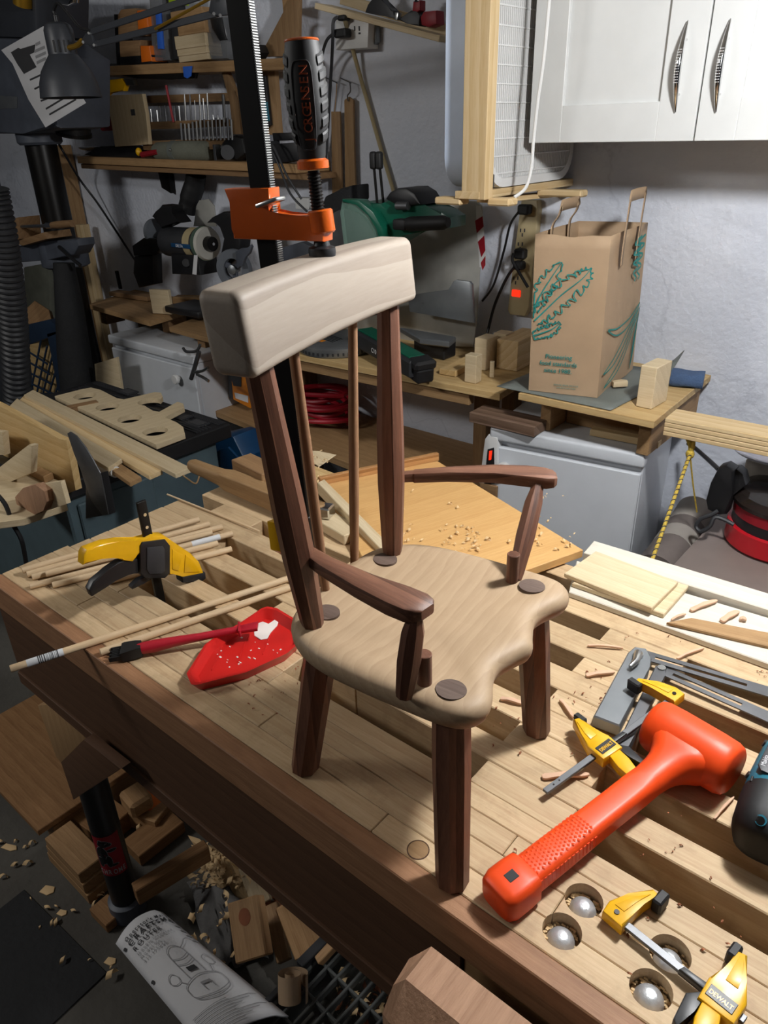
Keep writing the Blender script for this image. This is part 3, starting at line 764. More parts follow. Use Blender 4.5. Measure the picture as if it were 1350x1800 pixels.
# ---- red glue tray and silicone brush
tray = thing('glue_tray', 'red plastic tray with dried white glue beside the chair', 'tray', Matrix.Translation(az(425, 1135)))
outl = [(328, 1184), (360, 1133), (372, 1124), (420, 1096), (460, 1069), (470, 1066), (487, 1069), (522, 1090), (533, 1104), (528, 1128), (505, 1148), (432, 1182), (345, 1204), (336, 1203)]
zR = ZB + 0.019
top = [az(x, y, zR) for x, y in outl]; cen = sum(top, V((0, 0, 0)))/len(top)
def sc_(pts, f, z): return [V((cen.x + (p.x-cen.x)*f, cen.y + (p.y-cen.y)*f, z)) for p in pts]
lp = [sc_(top, 0.90, ZB + 0.0005), sc_(top, 0.985, zR - 0.002), sc_(top, 1.0, zR), sc_(top, 0.945, zR), sc_(top, 0.925, zR - 0.003), sc_(top, 0.84, ZB + 0.0035)]
G().loft(lp).obj('tray_body', 'red_plastic', tray, I4, smooth=40)
for k in range(3):
    a = az(372 + 45*k, 1178 - 14*k, ZB + 0.004); b = az(392 + 45*k, 1132 - 18*k, ZB + 0.004)
    board('floor_rib', 'red_plastic', a, b, 0.0015, 0.0012, bev=0, parent=tray)
blob = [(446, 1098), (462, 1092), (472, 1097), (484, 1088), (490, 1091), (487, 1100), (478, 1108), (470, 1122), (458, 1124), (447, 1117)]
slab('dried_glue', 'white_glue', [az(x, y, ZB + 0.0052) for x, y in blob], 0.0015, bev=0.0006, parent=tray)
rr = random.Random(8); g = G()
for k in range(26):
    c = az(rr.uniform(375, 500), rr.uniform(1110, 1175), ZB + 0.0042); g.box(c, (rr.uniform(0.0015, 0.006), rr.uniform(0.001, 0.003), 0.0006), M=None)
stuff(g.obj('glue_flecks', 'white_glue', tray, I4))
br = thing('glue_brush', 'red silicone glue brush with black bristle end resting on the red tray', 'brush', Matrix.Translation(az(222, 1152)))
b0, b1 = az(243, 1141, ZB + 0.013), az(421, 1106, zR + 0.007)
Mb = fr(b0, b1 - b0); Lb_ = (b1 - b0).length
G().tube([(0, 0, 0), (Lb_*0.15, 0, 0), (Lb_*0.35, 0, 0.0008), (Lb_*0.6, 0, 0), (Lb_*0.97, 0, 0), (Lb_, 0, 0)], [0.0095, 0.0105, 0.0085, 0.0068, 0.0060, 0.0055], seg=14).obj('brush_handle', 'red_brush', br, Mb)
G().box((Lb_, 0, 0), (0.004, 0.028, 0.014), bev=0.0018, seg=2).obj('guard', 'red_brush', br, Mb)
G().prism([(0, -0.008), (0.028, -0.010), (0.030, 0.010), (0, 0.008)], -0.004, 0.002, bev=0.0008).obj('blade', 'red_brush', br, Mb @ Matrix.Translation(V((Lb_ + 0.001, 0, 0))))
lp = [[V((x, a*w, b*h)) for a, b in ((-1, -1), (1, -1), (1, 1), (-1, 1))] for x, w, h in ((0.006, 0.010, 0.009), (-0.004, 0.0125, 0.0095), (-0.022, 0.0150, 0.0085), (-0.026, 0.0145, 0.0075))]
hd_ = G().loft(lp).obj('brush_head', 'black_rubber', br, Mb)
for k in range(7):
    y = -0.0128 + 0.0043*k
    G().box((-0.034 + 0.004*(k % 2), y, -0.001), (0.022, 0.0026, 0.009), bev=0.0008).obj('bristle', 'black_rubber', hd_, Mb)

# ---- orange dead-blow mallet
mal = thing('dead_blow_mallet', 'bright orange rubber dead blow mallet lying across the bench slats', 'mallet', Matrix.Translation(az(1180, 1350)))
zh = ZB + 0.0375
A_, B_ = az(1146, 1270, zh), az(1290, 1358, zh); rh = 0.0365
hv = (B_ - A_); Lh_ = hv.length; Mh = fr(A_, hv)
G().tube([(0, 0, 0), (0.003, 0, 0), (0.010, 0, 0), (0.03, 0, 0), (Lh_-0.03, 0, 0), (Lh_-0.010, 0, 0), (Lh_-0.003, 0, 0), (Lh_, 0, 0)], [rh*0.80, rh*0.90, rh*0.97, rh*0.995, rh*0.995, rh*0.97, rh*0.90, rh*0.80], seg=40).obj('head', 'mallet', mal, Mh, smooth=50)
mid = (A_ + B_)/2; he = az(908, 1553, ZB + 0.021); hdv = he - mid; Lhh = hdv.length; Mhh = fr(mid, hdv)
lp = []
for t, w, h in ((0.02, 0.042, 0.027), (0.085, 0.042, 0.027), (0.105, 0.0385, 0.0262), (0.125, 0.0325, 0.0248), (0.15, 0.0270, 0.0232), (0.18, 0.0230, 0.0213), (0.22, 0.0203, 0.0195), (0.28, 0.0188, 0.0178), (0.36, 0.0180, 0.0168), (0.48, 0.0178, 0.0160), (0.60, 0.0178, 0.0160), (0.8, 0.0190, 0.0165), (1.0, 0.0190, 0.0165)):
    lp.append([V((t*Lhh, a, b)) for a, b in rrect(w, h, h*0.55 if t > 0.3 else h*0.8, 5)])
G().loft(lp).obj('handle', 'mallet', mal, Mhh, smooth=50)
lp = []
for x, w, h in ((-0.016, 0.0205, 0.0185), (-0.014, 0.0235, 0.0200), (0.0, 0.0245, 0.0205), (0.020, 0.0245, 0.0205), (0.030, 0.0215, 0.0185), (0.033, 0.017, 0.0145)):
    lp.append([V((Lhh + x, a, b)) for a, b in rrect(w, h, 0.009, 4)])
cap = G().loft(lp).obj('end_cap', 'mallet', mal, Mhh, smooth=45)
G().box((Lhh + 0.008, 0, 0.0204), (0.013, 0.011, 0.0012), bev=0.0004).obj('hanging_hole', 'black_rubber', cap, Mhh)
g = G(); x = Lhh*0.66                                 # raised diamond texture of the grip
nx, ny = 22, 5
for i in range(nx):
    for j in range(ny + (i % 2)):
        cx = Lhh*0.655 + (Lhh*0.315)*i/(nx-1); cy = (j - (ny - 1 + (i % 2))/2)*0.0048
        c = V((cx, cy, 0.01645)); d1, d2 = 0.0023, 0.0022
        vs = [g.bm.verts.new(c + V(q)) for q in ((d1, 0, 0), (0, d2, 0), (-d1, 0, 0), (0, -d2, 0))]; tpv = g.bm.verts.new(c + V((0, 0, 0.0008)))
        for a in range(4): g.bm.faces.new((vs[a], vs[(a+1) % 4], tpv))
stuff(g.obj('grip_texture', 'mallet', mal, Mhh, smooth=0))
g = G()
for sgn in (-1, 1):
    for i in range(16): g.box((Lhh*0.66 + (Lhh*0.30)*i/15, sgn*0.0186, 0.002), (0.004, 0.0014, 0.016), M=None, bev=0.0005)
stuff(g.obj('grip_ridges', 'mallet', mal, Mhh, smooth=0))

# ---- teal cordless driver at the right edge, lying on its side
dr = thing('cordless_drill', 'teal and black cordless drill lying at the right edge beside the mallet head', 'drill', Matrix.Translation(az(1345, 1440)))
dz = ZB + 0.040
D0, D1 = az(1350, 1455, dz), az(1424, 1238, dz)
dv = D1 - D0; Ld = dv.length; Md = fr(D0, dv)
def ovloop(x, w, h, zc=0, n=24, e=0.8): return [V((x, w*(abs(math.cos(2*math.pi*k/n))**e)*(1 if math.cos(2*math.pi*k/n) > 0 else -1), zc + h*(abs(math.sin(2*math.pi*k/n))**e)*(1 if math.sin(2*math.pi*k/n) > 0 else -1))) for k in range(n)]
G().loft([ovloop(x, w, h) for x, w, h in ((-0.034, 0.012, 0.012), (-0.032, 0.022, 0.022), (-0.024, 0.031, 0.031), (-0.008, 0.036, 0.037), (0.028, 0.0375, 0.0385), (0.034, 0.0375, 0.0385))]).obj('rear_boot', 'black_rubber', dr, Md)
G().loft([ovloop(x, w, h) for x, w, h in ((0.030, 0.0365, 0.0375), (0.05, 0.037, 0.038), (0.085, 0.0355, 0.037), (0.12, 0.033, 0.034), (0.135, 0.028, 0.030))]).obj('motor_housing', 'teal_tool', dr, Md)
G().loft([ovloop(x, w, h) for x, w, h in ((0.134, 0.026, 0.027), (0.17, 0.024, 0.024), (0.178, 0.017, 0.017))]).obj('gear_case', 'black_plastic', dr, Md)
G().cyl((0.178, 0, 0), (0.215, 0, 0), 0.016, 0.013).obj('chuck', 'steel', dr, Md)
hs = G().prism([(0.045, -0.03), (0.095, -0.03), (0.075, -0.15), (0.03, -0.15)], -0.017, 0.017, bev=0.005).obj('grip', 'teal_tool', dr, Md)
G().box((0.045, -0.172, 0), (0.10, 0.045, 0.06), bev=0.006).obj('battery', 'black_plastic', dr, Md)
lbl = G().prism([(0.042, 0.004), (0.112, 0.002), (0.112, 0.021), (0.104, 0.026), (0.050, 0.029), (0.042, 0.024)], 0.0355, 0.0385, bev=0.001).obj('label_plate', 'dark_plastic', dr, Md)
for k in range(6):
    if k == 0: text_obj('label_text', 'Makita', 0.0075, 'paper', Md @ Matrix.Translation(V((0.05, 0.0215, 0.0386))) , lbl, extrude=0.0001)
    else: text_obj('label_text', ['', 'MODEL XPH 18V', 'CORDLESS DRIVER', '0-400 / 0-1500', 'MADE IN', 'MAKITA CORP'][k], 0.0036, 'ink_light', Md @ Matrix.Translation(V((0.05, 0.0205 - k*0.0035, 0.0386))), lbl, extrude=0.0001)
for x, y in ((0.052, 0.034), (0.118, 0.030)):
    G().cyl((x, y - 0.003, 0.012), (x, y + 0.0035, 0.014), 0.005, seg=14).obj('housing_boss', 'black_plastic', dr, Md)
for k in range(4): G().box((0.034 + 0.0001*k, 0.030 - 0.009*k, 0.0265 + 0.0025*k), (0.010, 0.0028, 0.004), bev=0.0008).obj('vent_slot', 'black_rubber', dr, Md)
G().cyl((-0.020, 0.006, 0.024), (-0.024, 0.008, 0.030), 0.0062, seg=16).obj('rear_screw_well', 'teal_tool', dr, Md)
G().cyl((-0.0205, 0.0061, 0.0245), (-0.0248, 0.0082, 0.0303), 0.0045, seg=16).obj('rear_screw', 'black_steel', dr, Md)

# ---- small yellow bar clamps
def mini_clamp(label, e0, e1, z, jaw_side, fixed_at, slide_at, flip=1):
    """bar from e0 to e1 (world); fixed jaw at fraction fixed_at, sliding jaw at slide_at, jaws point to jaw_side (local y sign)"""
    e0, e1 = V(e0), V(e1); L = (e1-e0).length; M = fr(e0, e1-e0); s = jaw_side
    t = thing('small_bar_clamp', label, 'clamp', Matrix.Translation(e0), 'small yellow bar clamps on the bench')
    barp = G().box((L/2, 0, 0), (L, 0.0085, 0.0045), bev=0.0006).obj('bar', 'steel_dark', t, M)
    for k in (0.06, 0.10): G().cyl((L*k if fixed_at > 0.5 else L*(1-k), 0, 0.002), (L*k if fixed_at > 0.5 else L*(1-k), 0, 0.0025), 0.0013, seg=10).obj('bar_pin', 'black_steel', barp, M)
    fx = L*fixed_at; dirn = 1 if fixed_at > 0.5 else -1
    def pr(pts): 
        q = [(x, s*y) for x, y in pts]
        a = sum(q[i][0]*q[(i+1) % len(q)][1] - q[(i+1) % len(q)][0]*q[i][1] for i in range(len(q)))
        return q if a > 0 else q[::-1]
    fj = G().prism(pr([(fx - dirn*0.004, -0.010), (fx + dirn*0.020, -0.009), (fx + dirn*0.022, 0.006), (fx + dirn*0.013, 0.028), (fx - dirn*0.002, 0.052), (fx - dirn*0.012, 0.050), (fx - dirn*0.003, 0.030), (fx - dirn*0.004, 0.012)]), -0.007, 0.008, bev=0.0022).obj('fixed_jaw', 'yellow', t, M)
    G().prism(pr([(fx + dirn*0.004, 0.006), (fx + dirn*0.015, 0.006), (fx + dirn*0.008, 0.026), (fx - dirn*0.004, 0.044), (fx + dirn*0.001, 0.026)]), 0.0078, 0.0088, bev=0.0003).obj('jaw_rib', 'yellow', fj, M)
    G().cyl((fx + dirn*0.009, 0, 0.007), (fx + dirn*0.009, 0, 0.0092), 0.0028, seg=12).obj('rivet', 'black_steel', fj, M)
    G().box((fx - dirn*0.013, s*0.049, 0.0005), (0.011, 0.020, 0.018), bev=0.002).obj('jaw_pad', 'black_rubber', fj, M)
    sx = L*slide_at
    sj = G().prism(pr([(sx - 0.018*dirn, -0.016), (sx + 0.016*dirn, -0.018), (sx + 0.018*dirn, 0.008), (sx + 0.010*dirn, 0.026), (sx + 0.013*dirn, 0.052), (sx + 0.003*dirn, 0.055), (sx - 0.008*dirn, 0.030), (sx - 0.018*dirn, 0.010)]), -0.0085, 0.0095, bev=0.0025).obj('sliding_jaw', 'yellow', t, M)
    G().prism(pr([(sx + 0.006*dirn, 0.016), (sx + 0.0075*dirn, 0.048), (sx + 0.003*dirn, 0.048), (sx - 0.004*dirn, 0.028), (sx - 0.006*dirn, 0.016)]), 0.0093, 0.0103, bev=0.0003).obj('jaw_rib', 'yellow', sj, M)
    G().box((sx + 0.014*dirn, s*0.052, 0.0005), (0.010, 0.018, 0.018), bev=0.002).obj('jaw_pad', 'black_rubber', sj, M)
    G().prism(pr([(sx - 0.006*dirn, -0.014), (sx + 0.012*dirn, -0.016), (sx + 0.010*dirn, -0.034), (sx - 0.002*dirn, -0.070), (sx - 0.014*dirn, -0.068), (sx - 0.012*dirn, -0.034)]), -0.0075, 0.0075, bev=0.0025).obj('grip', 'yellow', sj, M)
    G().prism(pr([(sx + 0.017*dirn, -0.008), (sx + 0.026*dirn, -0.020), (sx + 0.022*dirn, -0.050), (sx + 0.014*dirn, -0.056), (sx + 0.014*dirn, -0.030), (sx + 0.010*dirn, -0.014)]), -0.006, 0.006, bev=0.002).obj('trigger', 'black_plastic', sj, M)
    G().prism(pr([(sx + 0.017*dirn, 0.004), (sx + 0.040*dirn, 0.002), (sx + 0.042*dirn, -0.004), (sx + 0.017*dirn, -0.004)]), -0.005, 0.005, bev=0.0015).obj('release_lever', 'black_plastic', sj, M)
    pl = G().box((sx, s*-0.004, 0.0097), (0.026, 0.013, 0.0012), bev=0.0004).obj('name_plate', 'black_plastic', sj, M)
    Mt = M @ Matrix.Translation(V((sx, s*-0.004, 0.0104))) @ Matrix.Rotation(0 if flip > 0 else math.pi, 4, 'Z') @ Matrix.Translation(V((-0.0115, -0.0032, 0)))
    text_obj('lettering', 'DEWALT', 0.0068, 'yellow', Mt, sj, extrude=0.0002, bold=0.0002, sx=0.82)
    return t
mini_clamp('small yellow bar clamp beside the bolts at the lower right bench corner', az(1090, 1618, ZB + 0.010), az(1310, 1795, ZB + 0.010), ZB, 1, 0.03, 0.83, 1)
mini_clamp('small yellow bar clamp lying over the angle gauges, between chair leg and mallet head', az(958, 1392, ZB + 0.012), az(1185, 1226, ZB + 0.034), ZB, 1, 0.96, 0.42, 1)

# ---- sliding bevels
bev = thing('angle_gauge', 'angle gauge with a silver stock and thumb lever under the small yellow clamp', 'angle gauge', Matrix.Translation(az(1085, 1250)))
zt_ = ZB + 0.021
stock = slab('stock', 'cast_alu', [az(x, y, zt_) for x, y in ((1043, 1258), (1090, 1276), (1142, 1172), (1146, 1156), (1136, 1139), (1116, 1136), (1104, 1146))], 0.0205, parent=bev, bev=0.002)
bl_ = [az(x, y, zt_ - 0.007) for x, y in ((1132, 1146), (1146, 1149), (1440, 1226), (1440, 1258), (1142, 1166), (1130, 1160))]
g = G()
def slotted(name, p0, p1, w, t, s0, s1, sw, mat, parent):
    p0, p1 = V(p0), V(p1); L = (p1-p0).length; M = fr(p0, p1-p0); g = G()
    for c, size in (((s0/2, 0, 0), (s0, w, t)), (((L+s1)/2, 0, 0), (L-s1, w, t)), (((s0+s1)/2, (w+sw)/4, 0), (s1-s0, (w-sw)/2, t)), (((s0+s1)/2, -(w+sw)/4, 0), (s1-s0, (w-sw)/2, t))): g.box(c, size)
    bmesh.ops.remove_doubles(g.bm, verts=g.bm.verts[:], dist=1e-5)
    return g.obj(name, mat, parent, M, smooth=0)
slotted('blade', az(1128, 1150, zt_ - 0.006), az(1440, 1243, ZB + 0.012), 0.023, 0.002, 0.02, 0.15, 0.006, 'steel_dark', bev)
lv = az(1122, 1150, zt_ + 0.004)
G().cyl(lv - V((0, 0, 0.006)), lv + V((0, 0, 0.002)), 0.0075, seg=20).obj('pivot_nut', 'steel', bev, I4)
G().tube([lv + V((0, 0, 0.002)), az(1118, 1162, zt_ + 0.010), az(1108, 1172, zt_ + 0.007)], [0.0065, 0.005, 0.0035], seg=10).obj('thumb_lever', 'steel', bev, I4)
bev2 = thing('angle_gauge', 'angle gauge with a dark steel stock beside the silver one', 'angle gauge', Matrix.Translation(az(1110, 1290)))
slab('stock', 'steel_dark', [az(x, y, ZB + 0.016) for x, y in ((1082, 1312), (1102, 1322), (1170, 1185), (1172, 1174), (1164, 1166), (1152, 1170))], 0.0155, parent=bev2, bev=0.0015)
slotted('blade', az(1160, 1176, ZB + 0.011), az(1440, 1300, ZB + 0.009), 0.022, 0.002, 0.02, 0.12, 0.006, 'steel_dark', bev2)
c = az(1163, 1174, ZB + 0.0165); G().cyl(c - V((0, 0, 0.003)), c + V((0, 0, 0.0015)), 0.006, seg=18).obj('pivot_screw', 'steel', bev2, I4)

# ---- boards at the back right of the bench
zP = ZB + 0.024
tag(slab('pale_plank', 'whiteboard', [az(1026, 971, zP), az(1600, 1148, zP), az(1600, 1118, zP), az(1044, 950, zP)], 0.022), 'long pale plank along the back edge of the bench', 'board')
tag(slab('pale_plank', 'whiteboard', [az(1000, 1040, ZB + 0.012), az(1600, 1256, ZB + 0.012), az(1600, 1160, ZB + 0.012), az(1014, 985, ZB + 0.012)], 0.0115), 'wide pale plank under the small plywood offcuts', 'board')
tag(slab('plywood_offcut', 'pale', [az(1006, 1024, ZB + 0.022), az(1167, 1079, ZB + 0.022), az(1213, 1027, ZB + 0.022), az(1060, 980, ZB + 0.022)], 0.0095), 'lower of two stacked plywood offcuts on the wide pale plank', 'board', 'stacked plywood offcuts')
tag(slab('plywood_offcut', 'pale', [az(992, 1007, ZB + 0.032), az(1146, 1068, ZB + 0.032), az(1192, 1022, ZB + 0.032), az(1047, 968, ZB + 0.032)], 0.0095), 'upper of two stacked plywood offcuts on the wide pale plank', 'board', 'stacked plywood offcuts')
tag(slab('brown_strip', 'mid', [az(1172, 1093, ZB + 0.020), az(1500, 1170, ZB + 0.018), az(1500, 1140, ZB + 0.018), az(1215, 1085, ZB + 0.020)], 0.007), 'thin brown pointed strip lying across the wide pale plank', 'board')

# ---- orange plywood panel with an oak fence strip
pn = thing('plywood_sheet', 'orange toned plywood panel with a raised oak strip, behind the chair', 'panel', Matrix.Translation(az(800, 900)))
zp = ZB + 0.022
slab('sheet', 'ply_orange', [az(563, 850, zp), az(640, 985, zp), az(921, 1003, zp), az(1025, 966, zp), az(769, 810, zp)], 0.018, parent=pn, grain=2)
a, b = az(561, 852, zp), az(770, 808, zp)
board('fence_strip', 'oakstrip', a + V((0, 0, 0.009)), b + V((0, 0, 0.009)), 0.012, 0.020, parent=pn)

# ---- odds and ends at the back left of the bench
tag(slab('slanted_board', 'pale', [az(558, 848, ZB + 0.045), az(672, 968, ZB + 0.035), az(690, 962, ZB + 0.035), az(570, 842, ZB + 0.045)], 0.030), 'pale board leaning diagonally between the chair spindles and the orange plywood', 'board')
tag(board('long_board', 'pale', az(512, 880, ZB + 0.012), az(622, 943, ZB + 0.012), 0.05, 0.022), 'flat pale board behind the spindles with a dark edge', 'board')
sm = thing('metal_capped_block', 'small wooden block with a shiny metal end behind the spindle', 'block', Matrix.Translation(az(572, 905)))
board('block', 'mid', az(548, 893, ZB + 0.036), az(566, 897, ZB + 0.036), 0.030, 0.022, parent=sm)
board('metal_end', 'chrome', az(566, 897, ZB + 0.036), az(584, 900, ZB + 0.036), 0.032, 0.026, bev=0.003, parent=sm)
bm_ = thing('carved_blank', 'squared wooden beam carved to a round handle at its left end', 'wood blank', Matrix.Translation(az(430, 870)))
p0, p1 = az(336, 817, ZB + 0.035), az(560, 908, ZB + 0.030); L = (p1-p0).length
lp = [[V((t*L, a, b)) for a, b in rrect(w, h, min(w, h)*rr_, 5)] for t, w, h, rr_ in ((0, 0.012, 0.013, 0.9), (0.03, 0.016, 0.017, 0.9), (0.15, 0.017, 0.018, 0.9), (0.27, 0.018, 0.019, 0.7), (0.33, 0.020, 0.021, 0.25), (1.0, 0.021, 0.022, 0.12))]
G().loft(lp).obj('beam', 'mid', bm_, fr(p0, p1-p0))
tag(board('pink_block', 'dim', az(425, 812, ZB + 0.055), az(478, 838, ZB + 0.055), 0.055, 0.03), 'short reddish brown block behind the carved beam', 'block')
tag(slab('pale_scrap', 'pale', [az(520, 790, ZB + 0.03), az(560, 820, ZB + 0.02), az(592, 800, ZB + 0.04), az(560, 792, ZB + 0.04)], 0.003), 'curved pale scrap of veneer on the back of the bench', 'veneer')
tag(board('rear_board', 'ply', az(490, 822, ZB + 0.012), az(566, 852, ZB + 0.012), 0.10, 0.02), 'plywood board lying under the shavings at the back of the bench', 'board')
# yellow clamp half hidden behind the back post
hc = thing('seat_clamp', 'yellow clamp half hidden behind the left back post of the chair', 'clamp', Matrix.Translation(az(520, 1000)))
base = MC @ V((-0.185, -0.072, 0))
def pc(px, py): return onp(px, py, base, CN)
Mcn = Matrix(((CA.x, 0, CN.x, base.x), (CA.y, 0, CN.y, base.y), (0, 1, 0, base.z), (0, 0, 0, 1)))
def qc(pts): return [((Mcn.inverted() @ pc(x, y)).x, (Mcn.inverted() @ pc(x, y)).y) for x, y in pts]
G().prism(qc([(478, 918), (492, 912), (545, 930), (556, 1000), (562, 1026), (552, 1028), (530, 1000), (500, 975), (484, 968)]), -0.008, 0.008, bev=0.002).obj('clamp_body', 'yellow', hc, Mcn)
G().prism(qc([(480, 945), (494, 943), (494, 968), (482, 968)]), 0.008, 0.02, bev=0.003).obj('clamp_knob', 'black_rubber', hc, Mcn)
G().prism(qc([(550, 1020), (566, 1022), (566, 1036), (552, 1036)]), -0.01, 0.012, bev=0.002).obj('clamp_pad', 'black_rubber', hc, Mcn)

# ---- offcut splinters (each a thing) and fine shavings (stuff)
spl = [((1033, 1135), (1095, 1140), 'splinter on the bench in front of the silver gauge tip', 0.003),
       ((953, 1366), (1035, 1362), 'rounded offcut beside the lower end of the clamp bar', 0.006),
       ((1190, 1158), (1237, 1140), 'splinter beyond the angle gauges', 0.003),
       ((985, 1230), (1008, 1262), 'splinter beside the right front chair leg', 0.004),
       ((1030, 1188), (1080, 1182), 'flat splinter left of the silver stock', 0.005),
       ((880, 1228), (920, 1238), 'pink splinter under the seat by the right chair leg', 0.005),
       ((1255, 1440), (1290, 1402), 'long curled splinter between mallet head and drill', 0.0022),
       ((1214, 1073), (1260, 1056), 'red brown splinter on the pale plank', 0.006),
       ((1268, 1092), (1298, 1075), 'pink chip pair on the wide pale plank', 0.007),
       ((1300, 1088), (1312, 1090), 'square pink chip on the wide pale plank', 0.006),
       ((1180, 1090), (1205, 1080), 'twisted splinter near the brown strip tip', 0.003)]
for a, b, lab, w in spl:
    zz = ZB + (0.016 if 'plank' in lab or 'strip' in lab else 0.003)
    p0, p1 = az(a[0], a[1], zz), az(b[0], b[1], zz); L = (p1-p0).length
    lp = [[V((t*L, aa, bb + 0.003*math.sin(t*3))) for aa, bb in rrect(w*f_, 0.0018, 0.0008, 3)] for t, f_ in ((0, 0.45), (0.06, 0.75), (0.3, 0.6), (0.55, 0.8), (0.9, 0.62), (1, 0.3))]
    tag(G().loft(lp).obj('wood_splinter', 'shaving_pink', None, fr(p0, p1-p0)), 'pinkish ' + lab.replace('pink ', ''), 'splinter', 'wood splinters on the bench')
def curls(name, regions, mat, label, parent=None, seed=1, sz=(0.003, 0.007)):
    rr = random.Random(seed); g = G()
    for (x0, y0, x1, y1, n, z) in regions:
        for k in range(n):
            c = az(rr.uniform(x0, x1), rr.uniform(y0, y1), z); s_ = rr.uniform(*sz); a0 = rr.uniform(0, 6.28)
            ax_ = V((math.cos(a0), math.sin(a0), rr.uniform(-0.2, 0.3))).normalized(); up_ = V((0, 0, 1)); sd = ax_.cross(up_).normalized(); up_ = sd.cross(ax_)
            turns = rr.uniform(2.0, 5.0); m_ = 7; w_ = s_*rr.uniform(0.3, 0.7)
            prev_ = None; base_ = c + V((0, 0, s_*0.45))
            for i in range(m_):
                th_ = turns*i/(m_-1); rad_ = s_*0.45*(1 - 0.06*i)
                q = base_ + sd*(math.cos(th_)*rad_) + up_*(math.sin(th_)*rad_) + ax_*(0.12*s_*i)
                cur = (g.bm.verts.new(q - ax_*w_/2), g.bm.verts.new(q + ax_*w_/2))
                if prev_: g.bm.faces.new((prev_[0], cur[0], cur[1], prev_[1]))
                prev_ = cur
    o = g.obj(name, mat, parent, I4, smooth=80)
    return stuff(o, label, 'shavings')
curls('wood_shavings', [(820, 1160, 1080, 1330, 26, ZB), (1000, 1180, 1080, 1290, 16, ZB), (1130, 1430, 1200, 1510, 8, ZB), (1130, 1060, 1340, 1130, 0, ZB + 0.02), (400, 1160, 560, 1260, 26, ZB), (900, 1480, 1000, 1560, 5, ZB),
      (1050, 1540, 1350, 1720, 14, ZB), (1320, 1180, 1350, 1200, 6, ZB), (1100, 1110, 1250, 1130, 10, ZB)], 'shaving_red', 'fine brown wood shavings strewn over the bench top', seed=2, sz=(0.002, 0.0055))
curls('pale_shavings', [(760, 920, 860, 960, 14, zp), (800, 930, 845, 975, 26, zp), (930, 930, 1010, 970, 12, zp), (700, 840, 1000, 960, 22, zp), (740, 985, 830, 1000, 0, zp), (690, 935, 760, 960, 10, zp),
      (490, 795, 580, 850, 60, ZB + 0.03), (430, 815, 500, 850, 40, ZB + 0.035), (1215, 1280, 1330, 1300, 0, ZB)], 'shaving', 'pale curled shavings on the plywood behind the chair', seed=4, sz=(0.004, 0.010))

# ================================================================= ALONG THE BACK WALL, RIGHT
def wrect(x0, y0, x1, y1, Y):
    xm, ym = (x0+x1)/2, (y0+y1)/2
    return ay(x0, ym, Y).x, ay(x1, ym, Y).x, ay(xm, y1, Y).z, ay(xm, y0, Y).z
def wbox(name, mat, r, Y, d, parent=None, bev=0.002, seg=1):
    a, b, c, e = wrect(*r, Y)
    return G().box((0, 0, 0), (b-a, d, e-c), bev=bev, seg=seg).obj(name, mat, parent, Matrix.Translation(V(((a+b)/2, Y + d/2, (c+e)/2))))
def wprism(name, mat, pts, Y, d, parent=None, bev=0.002, smooth=35):
    w = [ay(x, y, Y) for x, y in pts]; c = sum(w, V((0, 0, 0)))/len(w)
    q = [(p.x - c.x, p.z - c.z) for p in w]
    ar = sum(q[i][0]*q[(i+1) % len(q)][1] - q[(i+1) % len(q)][0]*q[i][1] for i in range(len(q)))
    if ar < 0: q = q[::-1]
    M = Matrix(((1, 0, 0, c.x), (0, 0, -1, Y), (0, 1, 0, c.z), (0, 0, 0, 1)))
    return G().prism(q, -d, 0, bev=bev).obj(name, mat, parent, M, smooth=smooth)
def wthing(name, label, cat, px, py, Y, group=None): return thing(name, label, cat, Matrix.Translation(ay(px, py, Y)), group)
def T(v): return Matrix.Translation(V(v))

